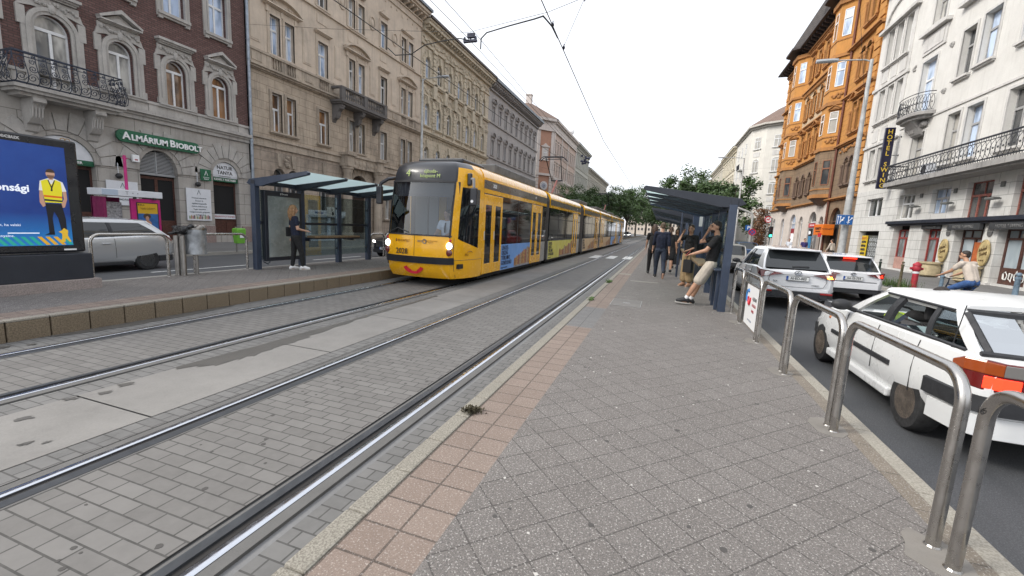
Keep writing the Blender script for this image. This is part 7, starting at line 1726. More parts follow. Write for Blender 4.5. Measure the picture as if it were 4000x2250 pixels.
def human(name, label, loc, rz, h, J, skin, top, topm, bot, botm, shoem, hair, hairm, look=0.0, female=False, group=None, vox=.012, parent=None, beard=None, face=True, sit=False):
    T_ = thing(name, label, 'person', loc, rz, group)
    if parent is not None: T_.parent = parent
    k = .92 if female else 1.0
    R = Matrix.Rotation(look, 3, 'Z'); hd = J['head']
    m = MB()
    m.ell(hd+V(0,-.004*h,.012*h), (.043*h,.054*h,.058*h), 14, 10, R); m.ell(hd+R@V(0,.018*h,-.028*h), (.033*h,.036*h,.038*h), 12, 8, R); m.ell(hd+R@V(0,.054*h,-.012*h), (.008*h,.014*h,.014*h), 8, 6, R)
    for s in (1,-1): m.ell(hd+R@V(s*.045*h,-.004*h,-.006*h), (.006*h,.013*h,.018*h), 7, 5, R); m.ell(hd+R@V(s*.020*h,.040*h,.008*h), (.014*h,.012*h,.006*h), 7, 5, R)
    limb(m, [J['neck']-V(0,0,.02*h), hd-V(0,.008*h,.03*h)], [.033*h*k,.030*h*k])
    limb(m, [J['pel'], J['che'], J['neck']-V(0,0,.03*h)], [.055*h,.058*h,.035*h])
    for n in 'LR':
        limb(m, [J['neck']-V(0,0,.03*h), J['sho'+n]], [.035*h,.034*h*k]); limb(m, [J['sho'+n], J['elb'+n], J['wri'+n]], [.031*h*k,.025*h*k,.016*h*k])
        limb(m, [J['hip'+n], (J['hip'+n]*.5+J['kne'+n]*.5), J['kne'+n], J['kne'+n]*.65+J['ank'+n]*.35, J['ank'+n]], [.052*h,.045*h,.033*h,.033*h,.020*h])
        d = (J['wri'+n]-J['elb'+n]); hand(m, J['wri'+n], d, h, V(0,1,0) if abs(d.normalized().y) < .8 else V(1,0,0))
        if bot != 'seat': f = J.get('toe'+n, V(0,1,0)); a = J['ank'+n]; m.tube([a+V(0,0,-.02*h)-f*.025*h, a+f*.05*h-V(0,0,.03*h), a+f*.10*h-V(0,0,.035*h)], [.022*h,.02*h,.014*h], 8)
    remeshed(m, 'body', skin, T_, vox*.85, 2)
    if face:
        m = MB()
        for s in (1,-1): m.ell(hd+R@V(s*.019*h,.0475*h,.0), (.0065*h,.004*h,.004*h), 8, 5, R)
        m.build('eyes', plain('eye_dark', (.02,.015,.012), .3), T_); m = MB()
        for s in (1,-1): m.tube([hd+R@V(s*.010*h,.050*h,.013*h), hd+R@V(s*.020*h,.049*h,.016*h), hd+R@V(s*.030*h,.042*h,.012*h)], .0028*h, 5)
        m.build('eyebrows', hairm, T_); m = MB(); m.ell(hd+R@V(0,.050*h,-.037*h), (.013*h,.005*h,.004*h), 8, 5, R); m.build('mouth', plain('lips', (.30,.12,.10), .5), T_)
    # hair
    m = MB()
    if hair == 'short': m.ell(hd+R@V(0,-.010*h,.024*h), (.0465*h,.056*h,.052*h), 14, 9, R); m.ell(hd+R@V(0,-.030*h,-.004*h), (.042*h,.034*h,.04*h), 12, 8, R)
    elif hair == 'long':
        m.ell(hd+R@V(0,-.010*h,.022*h), (.048*h,.058*h,.055*h), 14, 9, R); m.tube([hd+R@V(0,-.03*h,.01*h), hd+R@V(0,-.045*h,-.05*h), hd+R@V(0,-.042*h,-.12*h), hd+R@V(0,-.035*h,-.18*h)], [.048*h,.046*h,.04*h,.018*h], 10)
        for s in (1,-1): m.tube([hd+R@V(s*.04*h,.012*h,.03*h), hd+R@V(s*.046*h,.006*h,-.03*h), hd+R@V(s*.045*h,-.01*h,-.11*h)], [.014*h,.018*h,.012*h], 8)
    elif hair == 'tied': m.ell(hd+R@V(0,-.010*h,.022*h), (.046*h,.057*h,.053*h), 14, 9, R); m.tube([hd+R@V(0,-.055*h,.0), hd+R@V(0,-.065*h,-.06*h), hd+R@V(.02*h,-.05*h,-.14*h)], [.02*h,.024*h,.012*h], 8)
    remeshed(m, 'hair', hairm, T_, vox*.85, 1)
    if beard: m = MB(); m.ell(hd+R@V(0,.028*h,-.045*h), (.034*h,.028*h,.026*h), 10, 7, R); remeshed(m, 'beard', hairm, T_, vox*.85, 1)
    # top
    m = MB(); ck = .92 if female else 1.0
    for s in (1,-1):
        limb(m, [J['che']+V(s*.04*h*ck,0,.02*h), J['pel']+V(s*.035*h,0,.02*h)], [.062*h*ck,.060*h])
    limb(m, [J['neck']-V(0,0,.040*h), J['che'], J['pel']+V(0,0,.02*h)], [.052*h*ck,.070*h*ck,.066*h])
    for s, n in ((-1,'L'),(1,'R')):
        limb(m, [J['neck']-V(0,0,.035*h)+V(s*.03*h,0,0), J['sho'+n]], [.042*h,.041*h*ck])
        e = {'short': .58, 'long': 1.0, 'roll': 1.0, 'none': .1}[top]; p = J['sho'+n]+(J['elb'+n]-J['sho'+n])*e; limb(m, [J['sho'+n], p], [.041*h*ck,.038*h*ck if e < .9 else .034*h*ck])
        if top == 'long': limb(m, [J['elb'+n], J['elb'+n]+(J['wri'+n]-J['elb'+n])*.93], [.034*h*ck,.025*h*ck])
        if top == 'roll': limb(m, [J['elb'+n], J['elb'+n]+(J['wri'+n]-J['elb'+n])*.25], [.035*h*ck,.034*h*ck])
    if female and top != 'none':
        for s in (1,-1): m.ell(J['che']+V(s*.035*h,.045*h,.015*h), (.035*h,.03*h,.035*h), 8, 6)
    remeshed(m, 'shirt', topm, T_, vox, 4)
    # bottom
    if bot != 'seat':
        m = MB(); limb(m, [J['pel']+V(.03*h,0,.035*h), J['pel']+V(.03*h,-.008*h,-.02*h)], [.055*h,.062*h]); limb(m, [J['pel']+V(-.03*h,0,.035*h), J['pel']+V(-.03*h,-.008*h,-.02*h)], [.055*h,.062*h])
        for n in 'LR':
            H_, K, A = J['hip'+n], J['kne'+n], J['ank'+n]
            if bot == 'trousers': limb(m, [H_, H_*.5+K*.5, K, K*.5+A*.5, A+V(0,0,.012*h)], [.058*h,.052*h,.040*h,.036*h,.029*h])
            elif bot == 'shorts': limb(m, [H_, H_*.5+K*.5, H_*.12+K*.88], [.062*h,.062*h,.060*h])
            elif bot == 'wide': limb(m, [H_, K, K*.35+A*.65], [.064*h,.062*h,.066*h])
            elif bot == 'dress': limb(m, [H_, H_*.3+K*.7], [.066*h,.075*h])
        remeshed(m, {'trousers':'trousers','shorts':'shorts','wide':'trousers','dress':'skirt'}[bot], botm, T_, vox, 3)
        for n in 'LR':
            f = J.get('toe'+n, V(0,1,0)); a = J['ank'+n]; m = MB(); u = V(0,0,1) if abs(f.z) < .5 else V(0,-1,0)
            m.tube([a-u*.012*h-f*.035*h, a-u*.006*h+f*.01*h, a-u*.022*h+f*.06*h, a-u*.030*h+f*.105*h], [.026*h,.031*h,.027*h,.018*h], 10); m.ell(a-u*.02*h-f*.03*h, (.024*h,.026*h,.024*h), 8, 6)
            remeshed(m, 'shoe', shoem, T_, vox*.9, 2)
            m = MB(); s_ = f.cross(u); R_ = []
            for q_, w_ in ((-.055,.018),(-.03,.026),(.03,.027),(.08,.027),(.115,.016)): c = a+f*q_*h-u*.040*h; R_.append([c-s_*w_*h, c+s_*w_*h, c+s_*w_*h-u*.010*h, c-s_*w_*h-u*.010*h])
            m.rings(R_); m.build('shoe_sole', SOLE, T_)
    return T_
def bag(T_, name, c, w_, d, hh, m_, handle=None, rot=0):
    m = MB(); m.M = Matrix.Translation(c) @ Matrix.Rotation(rot,4,'Z'); m.box(-w_/2,w_/2,-d/2,d/2,-hh/2,hh/2)
    if handle: m.tube([(-w_*.25,0,hh/2),(-w_*.2,0,hh/2+handle*.8),(0,0,hh/2+handle),(w_*.2,0,hh/2+handle*.8),(w_*.25,0,hh/2)], .012, 6)
    m.M = None; return m.build(name, m_, T_, bevel=.015)
def held(name, label, cat, loc, rz): return thing(name, label, cat, loc, rz)
def phone(T_, J, n, h, label, world):
    m = MB(); m.box(-.036,.036,-.004,.004,-.075,.075); o = tag(m.build('mobile_phone', S_BLACK, None, bevel=.004), label, 'phone'); M = Matrix.Translation(T_.location) @ Matrix.Rotation(T_.rotation_euler.z,4,'Z')
    d = (J['wri'+n]-J['elb'+n]).normalized(); o.location = M @ (J['wri'+n]+d*.055*h+V(0,.01,.035)); o.rotation_euler = (radians(world[0]), radians(world[1]), T_.rotation_euler.z); return o
# 1 woman by the far shelter
h = 1.62; J = pose(h, -4, -6, 14, 4, -5, (-4,.16), (6,.10), (8,.05), (78,-.30), .05, .06); J['toeL'] = V(-.2,.95,0).normalized(); J['toeR'] = V(.25,.97,0).normalized()
W1 = human('person', 'woman with long fair hair, navy top and white trainers reading a phone', (-8.97,8.68,PL), radians(-28), h, J, SKIN, 'short', C_NAVY, 'trousers', C_BLACK, S_WHITE, 'long', H_BLOND, -.15, True)
phone(W1, J, 'R', h, 'dark mobile phone in the fair-haired woman\'s hand', (60,0))
bag(W1, 'shoulder_bag', J['pel']+V(-.16,-.10,.10), .06, .18, .24, C_BLACK)
# 2 man leaning in the near shelter
h = 1.80; J = pose(h, 29, 27, 24, 20, -7, (34,.10), (70,-.15), (76,.10), (206,-.22), .05, .02, None); J['head'] = J['head']+V(0,.055,-.01); J['toeL'] = V(-.1,.99,.05).normalized(); J['toeR'] = V(.1,.99,.05).normalized()
hx_ = J['pel'].y
M2 = human('person', 'man in black T-shirt and beige shorts leaning with a hand to his face', (1.03,9.72,PR), radians(82), h, J, SKIN_T, 'short', C_BLACK, 'shorts', C_BEIGE, S_BLACK, 'short', H_DARK, .35, False, beard=True)
m = MB()
for n in 'LR': a, k_ = J['ank'+n], J['kne'+n]; m.tube([a, a+(k_-a)*.20], [.042,.045], 10)
m.build('socks', S_WHITE, M2, smooth=60)
m = MB(); m.tube([J['shoL']+V(0,.07,.05), J['che']+V(0,.125,0), J['pel']+V(.12,.06,.08), J['pel']+V(.10,-.08,.1), J['che']+V(-.02,-.12,.08), J['shoL']+V(0,-.05,.06)], .014, 6); m.box(J['pel'].x+.08,J['pel'].x+.2,J['pel'].y-.1,J['pel'].y+.1,J['pel'].z+.0,J['pel'].z+.16); m.build('crossbody_bag', S_BLACK, M2, bevel=.01)
o = phone(M2, J, 'L', h, 'red and white phone held by the leaning man', (40,0)); o.data.materials[0] = plain('phone_red', (.5,.05,.04), .4)
# 3 woman on the phone in khaki trousers
h = 1.70; J = pose(h, 3, -1, 0, -3, 0, (8,.15), (55,-.75), (62,.10), (204,-.20), .02, .03); J['toeL'] = V(-.15,.98,0); J['toeR'] = V(.15,.98,0)
W3 = human('person', 'woman in black top and khaki wide trousers talking on the phone under the near shelter', (.80,13.1,PR), radians(140), h, J, SKIN_T, 'short', C_BLACK, 'wide', C_KHAKI, SKIN_T, 'tied', H_BROWN, .25, True)
M = Matrix.Translation(W3.location) @ Matrix.Rotation(W3.rotation_euler.z,4,'Z')
t = thing('tote_bag', 'black tote bag hanging beside the khaki trousers of the phoning woman', 'bag', M @ (J['wriL']+V(-.10,.02,-.42)), radians(130)); bag(t, 'bag_body', V(0,0,0), .30, .10, .36, S_BLACK, .22)
t = thing('shoulder_bag', 'dark brown shoulder bag behind the phoning woman\'s arm', 'bag', M @ (J['pel']+V(-.24,-.05,.17)), radians(140)); bag(t, 'bag_body', V(0,0,0), .10, .30, .26, C_BLACK, .35)
# 4-6 walkers seen from behind
h = 1.78; J = pose(h, 16, 4, -14, -44, 2, (14,.12), (24,.10), (-12,.12), (2,.08)); J['toeR'] = V(0,.55,-.83).normalized(); J['toeL'] = V(0,1,0)
M4 = human('person', 'man in dark navy shirt with rolled sleeves and dark jeans walking away along the platform', (.04,14.95,PR), radians(3), h, J, SKIN, 'roll', C_NAVY, 'trousers', C_JEAN, S_BLACK, 'short', H_FAIR, 0, False, face=False)
h = 1.72; J = pose(h, 14, 2, -14, -34, 2, (22,.14), (34,.08), (-16,.10), (-4,.06)); J['toeR'] = V(0,.75,-.66).normalized()
human('person', 'dark-haired person in black, walking half hidden left of the man in rolled sleeves', (-.22,16.1,PR), radians(4), h, J, SKIN, 'short', C_BLACK, 'trousers', C_BLACK, S_BLACK, 'long', H_BROWN, 0, True, face=False)
h = 1.68; J = pose(h, 10, 0, -12, -30, 2, (6,.1), (14,.05), (-4,.12), (4,.1)); 
W6 = human('person', 'woman in black dress with black handbag walking away, right of the man in rolled sleeves', (.34,17.0,PR), radians(-4), h, J, SKIN_T, 'short', C_BLACK, 'dress', C_BLACK, S_BLACK, 'tied', H_BROWN, 0, True, face=False)
M = Matrix.Translation(W6.location) @ Matrix.Rotation(W6.rotation_euler.z,4,'Z'); t = thing('handbag', 'black handbag in the hand of the woman in black dress', 'bag', M @ (J['wriR']+V(.02,.02,-.36)), .4); bag(t, 'bag_body', V(0,0,0), .26, .10, .32, S_BLACK, .2)
h = 1.66; J = pose(h, 4, 0, -2, -6, 0, (10,.12), (50,-.3), (30,.2), (155,-.25))
human('person', 'dark-haired woman in black vest on the phone, facing the camera, right of the walking group', (.66,19.6,PR), radians(165), h, J, SKIN_T, 'none', C_BLACK, 'dress', C_BLACK, S_BLACK, 'long', H_DARK, 0, True)
h = 1.74; J = pose(h, 12, 0, -10, -28, 2, (10,.1), (20,.05), (-6,.12), (4,.1))
human('person', 'distant person in dark clothes waiting at the second shelter', (1.0,27,PR), radians(150), h, J, SKIN, 'long', C_NAVY, 'trousers', C_JEAN, S_BLACK, 'short', H_DARK, 0, False, face=False, vox=.018)
# people on the right pavement
h = 1.78; J = pose(h, 10, 0, -10, -26, 2)
human('person', 'man in dark purple shirt walking on the right pavement near the drugstore door', (10.85,40,.02), radians(190), h, J, SKIN, 'short', C_PURP, 'trousers', C_JEAN, S_BLACK, 'short', H_DARK, 0, False, vox=.018)
human('person', 'person in pale striped top standing before the red shop poster', (10.9,44.5,.03), radians(160), 1.7, pose(1.7, 2, 0, 0, -2), SKIN, 'short', C_WHITE, 'trousers', C_JEAN, S_BLACK, 'short', H_DARK, 0, False, vox=.018)
human('person', 'person in beige jacket with white bag passing the orange awning doorway', (12.3,38.5,.08), radians(40), 1.76, pose(1.76, 14, 2, -12, -30, 6, (18,.1), (30,.1), (-14,.1), (0,.1)), SKIN, 'long', C_CREAM, 'trousers', C_BLACK, S_BLACK, 'short', H_BROWN, 0, False, vox=.018)
# cyclist and bicycle
h = 1.78; J = pose(h, 62, -8, 38, -30, 22, (40,.12), (62,-.02), (40,.12), (62,-.02), .08, .08, (0,-.18,.98))
CY = human('person', 'cyclist seen from behind in cream T-shirt and blue jeans', (7.95,15.0,RZ), radians(24), h, J, SKIN_T, 'short', C_CREAM, 'trousers', C_BLUEJ, S_BLACK, 'short', H_DARK, .5, False)
BI = thing('bicycle', 'dark bicycle under the cyclist in blue jeans', 'bicycle', (7.95,15.0,RZ), radians(24))
for y in (-.52,.55):
    m = MB(); m.tube([(0,y+.33*cos(a),.345+.33*sin(a)) for a in [2*pi*k/28 for k in range(28)]], .018, 6, closed=True); o = m.build('wheel', TYRE, BI); m = MB()
    for k in range(14): a = 2*pi*k/14; m.tube([(0,y,.345),(0,y+.32*cos(a),.345+.32*sin(a))], .002, 3, cap=False)
    m.build('spokes', RIM, o)
m = MB(); FR = [((0,-.52,.345),(0,-.03,.30)),((0,-.03,.30),(0,-.18,.84)),((0,-.18,.80),(0,-.52,.345)),((0,-.17,.76),(0,.40,.84)),((0,-.03,.30),(0,.42,.74)),((0,.40,.90),(0,.55,.345))]
for a, b_ in FR: m.tube([a,b_], .018, 8)
m.tube([(0,.40,.84),(0,.39,1.0)], .014, 6); m.build('frame', plain('bike_frame', (.02,.03,.05), .3), BI)
m = MB(); m.tube([(-.30,.30,1.01),(-.2,.38,1.02),(0,.40,1.0),(.2,.38,1.02),(.30,.30,1.01)], .013, 6); m.build('handlebar', S_BLACK, BI); m = MB(); m.ell((0,-.2,.87), (.08,.14,.035), 10, 6); m.build('saddle', S_BLACK, BI); m = MB(); m.tube([(-.1,-.03,.14),(-.1,-.03,.30),(.1,-.03,.30),(.1,-.03,.46)], .012, 6); m.build('pedal_crank', RIM, BI)
# tram driver (inside the cab) and the hatchback driver
h = 1.76; J = pose(h, 88, 0, 88, 0, 4, (30,.12), (70,-.25), (28,.12), (72,-.2), .1, .1, (.46,.90,1.10-.0))
DR = human('person', 'tram driver in white shirt and dark tie sitting behind the windscreen', (-6.02,9.6,0), pi, h, pose(h, 88, 0, 88, 0, 4, (30,.12), (70,-.25), (28,.12), (72,-.2), .1, .1, (-.44,-1.02,1.18)), SKIN, 'short', C_WHITE, 'trousers', C_NAVY, S_BLACK, 'short', H_DARK, -.1, False)
J = pose(h, 88, 0, 88, 0, 4, pelvis=(-.44,-1.02,1.18)); m = MB(); m.tube([J['neck']+V(0,.09,-.05), J['che']+V(0,.155,0), J['che']+V(0,.15,-.12)], [.018,.03,.02], 6); m.build('tie', C_NAVY, DR)
h = 1.74; J = pose(h, 80, 30, 80, 30, -10, (38,.35), (80,-.35), (40,.12), (72,-.1), .05, .05, (-.36,-.42,.58))
HD = human('person', 'hatchback driver with dark hair, tanned arm on the window ledge and lime vest', (3.345,6.51,RZ), 0, h, J, SKIN_T, 'short', C_BLACK, 'seat', C_BLACK, S_BLACK, 'long', H_DARK, 0, False, face=True)
m = MB(); m.ell((-.50,-.10,.98), (.14,.17,.07), 10, 6); remeshed(m, 'lime_vest', C_LIME, HD, .014, 1)
# ================================================================== street furniture
STL = plain('stainless_steel', (.46,.445,.425), .28, 1.0, .05, 5); STLW = plain('steel_weathered', (.36,.345,.325), .38, 1.0, .1, 6); SHB = plain('shelter_blue_grey', (.030,.044,.075), .4, 0, .12, 3, coat=.2); SHD = plain('shelter_dark', (.022,.026,.036), .4, 0, .1, 3)
FROST, nt_, b_ = _nt('frosted_roof_glass'); q_ = _n(nt_, 'ShaderNodeBsdfTranslucent'); q_.inputs[0].default_value = (.80,.90,.90,1); w_ = nt_.nodes.new('ShaderNodeMixShader'); w_.inputs[0].default_value = .72; b_.inputs['Base Color'].default_value = (.65,.72,.72,1); nt_.links.new(b_.outputs[0], w_.inputs[1]); nt_.links.new(q_.outputs[0], w_.inputs[2]); nt_.links.new(w_.outputs[0], nt_.nodes['Material Output'].inputs[0]); CLG = glass('shelter_glass', (.85,.93,.92), .93, .01, .55)
# ---------- tube railings
def railing(x, y0, y1, zg, name_label, grp, h=.89, r=.0285, rung=False):
    t = thing('tube_railing', name_label, 'railing', (x,(y0+y1)/2,zg), 0, grp); a, b_ = y0-(y0+y1)/2, y1-(y0+y1)/2; R_ = .15
    P_ = [(0,a,-.02),(0,a,h*.5),(0,a,h-R_)]+[(0,a+R_-R_*cos(pi/2*k/8),h-R_+R_*sin(pi/2*k/8)) for k in range(1,9)]+[(0,b_-R_+R_*sin(pi/2*k/8),h-R_+R_*cos(pi/2*k/8)) for k in range(0,8)]+[(0,b_,h-R_),(0,b_,h*.5),(0,b_,-.02)]
    m = MB(); m.tube(P_, r, 14); m.build('bent_tube', STL, t, smooth=50)
    m = MB()
    for yy in (a, b_): m.mark(); m.lathe((0,yy,0), [(r*1.25,0),(r*1.25,.004),(r*1.02,.012)], 12)
    m.buildg('base_collar', STLW, t)
    if rung: m = MB(); m.tube([(0,a+r,h-.14),(0,b_-r,h-.14)], .012, 8); m.build('cross_bar', STL, t)
    return t
rl = [(1.15,2.37,'steel hoop railing with a small number on its bend, beside the hatchback tail lamp'),(2.53,3.84,'steel hoop railing directly beside the rear wheel of the old white hatchback'),(3.95,5.28,'steel hoop railing directly beside the front door of the old white hatchback'),(5.40,6.72,'steel hoop railing between the hatchback nose and the banner-bearing hoop'),(6.84,8.14,'steel hoop railing carrying the small white advertising banner'),(8.26,9.12,'short steel hoop railing nearest the shelter post, farthest of the right row')]
RL = [railing(1.425, a, b_, PR, lb, 'hoop railings along the right platform edge', rung=(i == 4)) for i, (a, b_, lb) in enumerate(rl)]
text('16', .045, BLK, RL[0], (-.031,.60,.78), (pi/2,0,-pi/2), ext=.001)
text('16', .04, BLK, RL[3], (-.031,-.64,.62), (pi/2,0,-pi/2), ext=.001)
t = thing('railing_banner', 'small white banner with red and blue ring mark stretched in the steel hoop', 'banner', (1.425,7.49,PR), -pi/2)
m = MB(); m.box(-.35,.57,-.004,.004,.10,.735); m.build('banner_sheet', WHT, t); m = MB(); m.box(-.57,-.35,-.004,.004,.10,.735); m.build('dark_strip', plain('banner_dark', (.05,.05,.05), .7, 0, .6, 12), t)
m = MB(); m.tube([(-.18+.09*cos(a),-.006,.56+.09*sin(a)) for a in [pi*.25+1.4*pi*k/12 for k in range(13)]], .02, 5); m.build('blue_ring', plain('mark_blue', (.04,.20,.50), .5), t); m = MB(); m.tube([(-.05+.08*cos(a),-.006,.52+.09*sin(a)) for a in [pi*.9+1.2*pi*k/12 for k in range(13)]], .02, 5); m.build('red_ring', RED, t)
text('A JELENE', .075, BLK, t, (.30,-.006,.55), ext=.001); text('AUTISTÁK', .06, MATS['ink_red'], t, (.30,-.006,.45), ext=.001); text('NAPJA', .06, MATS['ink_red'], t, (.25,-.006,.36), ext=.001); text('www.segitseg.hu', .045, plain('ink_grey', (.3,.33,.4), .5), t, (.1,-.006,.2), ext=.001)
for a, b_, lb in ((4.80,6.08,'steel hoop railing standing before the silver hatchback, right of the lit poster cabinet'),(6.62,7.90,'steel hoop railing between the dented litter bin and the far shelter')): railing(-9.75, a, b_, PL, lb, 'hoop railings along the far platform edge')
for a, b_, lb in ((12.75,13.5,'steel hoop railing beyond the far shelter, partly hiding the black car'),(13.65,14.9,'second steel hoop beyond the far shelter, just left of the tram front')): railing(-9.75, a, b_, PL, lb, 'hoop railings along the far platform edge')
# ---------- litter bin with black bag
t = thing('litter_bin', 'dented galvanised litter bin with black bag at its rim between two steel posts', 'litter bin', (-9.68,6.62,PL))
m = MB(); R_ = []
rr = random.Random(4)
for k in range(9):
    z = .46+.56*k/8; R_.append([((.20+rr.uniform(-.022,.015))*cos(2*pi*j/22), (.20+rr.uniform(-.022,.012))*sin(2*pi*j/22), z) for j in range(22)])
m.rings(R_); m.build('bin_drum', plain('galvanised_dirty', (.36,.38,.40), .45, .6, .3, 5), t, smooth=60); m = MB(); m.lathe((0,0,0), [(.205,1.0),(.215,1.0),(.215,1.03),(.19,1.03)], 22); m.build('bin_rim', STLW, t); m = MB(); m.tube([(0,0,-.02),(0,0,.48)], .03, 10); m.build('bin_post', STLW, t)
m = MB()
for k in range(8): m.ell((rr.uniform(-.13,.13),rr.uniform(-.13,.13),1.02+rr.uniform(0,.05)), (rr.uniform(.04,.08),rr.uniform(.03,.07),.035), 6, 4)
m.build('rubbish', plain('rubbish', (.40,.38,.35), .8, 0, .6, 9), t)
t = thing('steel_post', 'pair of thick steel posts left of the litter bin', 'post', (-9.75,6.32,PL)); 
for dx in (-.05,.06): m = MB(); m.tube([(dx,dx*.5,-.02),(dx,dx*.5,.86)], .05, 12); m.build('post_tube', STLW, t, smooth=50)
m = MB(); rr = random.Random(9)
for k in range(14): m.ell((rr.uniform(-.22,.28),rr.uniform(-.1,.35),.95+rr.uniform(-.06,.16)), (rr.uniform(.05,.12),rr.uniform(.05,.10),rr.uniform(.03,.07)), 7, 5)
o = remeshed(m, 'rubbish_bag', plain('bag_black', (.012,.012,.014), .35, 0, .2, 10), None, .02, 1); o.location = (-9.72,6.32,PL); tag(o, 'crumpled black rubbish bag lying on the steel posts by the litter bin', 'bag')
# ---------- illuminated poster cabinet at the left
t = thing('poster_cabinet', 'big dark lit cabinet with a blue safety poster on a granite plinth', 'advertising cabinet', (-9.42,3.055,PL), pi/2)   # local x = +Y, -y towards the tracks
W2 = 1.47
m = MB(); m.box(-W2,W2,-.11,.11,.62,2.44); m.build('cabinet_frame', plain('cabinet_black', (.012,.013,.017), .3, 0, .1, 3, coat=.4), t, bevel=.03)
m = MB(); m.box(-W2-.03,W2+.03,-.20,.20,.17,.60); m.build('cabinet_base', SHD, t, bevel=.012)
m = MB(); m.box(-W2-.1,W2+.1,-.27,.27,-.02,.17); m.build('plinth', granite('cabinet_granite', (.34,.29,.27), (.12,.10,.09), .5, 60), t, bevel=.01)
def pem(name, c, k=.28): return emit(name, c, k)
PX0, PX1, PZ0, PZ1 = -W2+.06, W2-.17, .74, 2.31
_n_nt = None
mat_p, nt_, b_ = _nt('poster_blue'); MATS['poster_blue'] = mat_p
v_ = coords(nt_); sp_ = nt_.nodes.new('ShaderNodeSeparateXYZ'); nt_.links.new(v_, sp_.inputs[0]); mr_ = nt_.nodes.new('ShaderNodeMapRange'); mr_.inputs['From Min'].default_value = .75; mr_.inputs['From Max'].default_value = 1.25; nt_.links.new(sp_.outputs['Z'], mr_.inputs['Value'])
fn_ = noise(nt_, v_, 1.2, 4, .6, .3, .7)
cc_ = mixc(nt_, mr_.outputs[0], (.02,.26,.62), (.010,.035,.20)); cc_ = mixc(nt_, mul(nt_, fn_, .45), cc_, (.03,.11,.42)); nt_.links.new(cc_, b_.inputs['Base Color']); nt_.links.new(cc_, b_.inputs['Emission Color']); b_.inputs['Emission Strength'].default_value = .15; b_.inputs['Roughness'].default_value = .3
m = MB(); m.box(PX0,PX1,-.118,-.112,PZ0,PZ1); PO = m.build('poster_sheet', mat_p, t)
LW = pem('poster_letter', (.75,.80,.88), .30)
def pt(s, x, z, sz, **k): return text(s, sz, LW, PO, (x,-.120,z), (pi/2,0,0), 'RIGHT', ext=.001, **k)
xr = .58
text('JCDecaux', .085, plain('letter_grey', (.55,.55,.55), .4), t, (.62,-.114,2.375), (pi/2,0,0), ext=.002, bold=.002)
pt('FIGYELÜNK RÁD!', .22+xr-.25, 1.95, .10, bold=.002); pt('Budapesti', xr-.23, 1.80, .15, bold=.004); pt('Közbiztonsági', xr+.26, 1.62, .15, bold=.004); pt('Szolgálat', xr-.27, 1.47, .15, bold=.004); pt('+36 1 443', xr-.17, 1.26, .17, bold=.004)
for s, x, z in (('A közbiztonsági szolgálat segít, ha valaki',.74,1.04),('veszélyben van, tanácsokat.',.1,.985),('Keresd őket, ha a járművet vagy',.42,.93),('segítségnyújtást igényelne.',.62,.875)): text(s, .052, LW, PO, (min(x,.70),-.120,z+.02), (pi/2,0,0), 'RIGHT', ext=.0008)
# person printed on the poster, flat shapes one above the other
cx0 = 1.10; z0 = .91; FS = .83
def flat(name, pts, c, d, k=.28): m = MB(); m.xz([(cx0+(a-cx0)*FS, z0+(b-z0)*FS) for a, b in pts], -.119-d, -.118-d); return m.build(name, pem('poster_'+name, c, k), PO)
flat('trousers', [(cx0-.115,z0+.60),(cx0+.125,z0+.60),(cx0+.165,z0+.30),(cx0+.165,z0+.03),(cx0+.09,z0+.03),(cx0+.05,z0+.33),(cx0+.0,z0+.45),(cx0-.03,z0+.32),(cx0-.02,z0+.03),(cx0-.10,z0+.03),(cx0-.10,z0+.32)], (.012,.013,.02), .001, .1)
flat('shoes', [(cx0-.17,z0),(cx0-.02,z0),(cx0-.02,z0+.04),(cx0-.09,z0+.04)], (.01,.01,.012), .001, .1); flat('shoes', [(cx0+.08,z0-.03),(cx0+.17,z0-.03),(cx0+.165,z0+.04),(cx0+.09,z0+.04)], (.01,.01,.012), .0012, .1)
flat('arm', [(cx0-.17,z0+.90),(cx0-.12,z0+.88),(cx0-.13,z0+.70),(cx0-.11,z0+.56),(cx0-.15,z0+.53),(cx0-.19,z0+.62),(cx0-.185,z0+.75)], (.42,.24,.17), .0008); flat('arm', [(cx0+.15,z0+.90),(cx0+.21,z0+.86),(cx0+.215,z0+.70),(cx0+.17,z0+.54),(cx0+.11,z0+.52),(cx0+.12,z0+.60),(cx0+.165,z0+.70)], (.42,.24,.17), .0009)
flat('shirt', [(cx0-.16,z0+1.02),(cx0-.04,z0+1.08),(cx0+.05,z0+1.08),(cx0+.17,z0+1.02),(cx0+.215,z0+.85),(cx0+.15,z0+.84),(cx0-.13,z0+.84),(cx0-.185,z0+.84)], (.60,.60,.60), .0015)
flat('vest', [(cx0-.145,z0+1.02),(cx0-.055,z0+1.06),(cx0-.0,z0+.96),(cx0+.06,z0+1.06),(cx0+.14,z0+1.02),(cx0+.15,z0+.85),(cx0+.135,z0+.62),(cx0-.115,z0+.62),(cx0-.135,z0+.85)], (.62,.55,.02), .002)
flat('orange_band', [(cx0-.125,z0+.76),(cx0+.143,z0+.745),(cx0+.14,z0+.71),(cx0-.122,z0+.725)], (.55,.11,.01), .003); flat('dark_band', [(cx0-.12,z0+.685),(cx0+.14,z0+.67),(cx0+.138,z0+.64),(cx0-.118,z0+.65)], (.03,.03,.03), .003, .1)
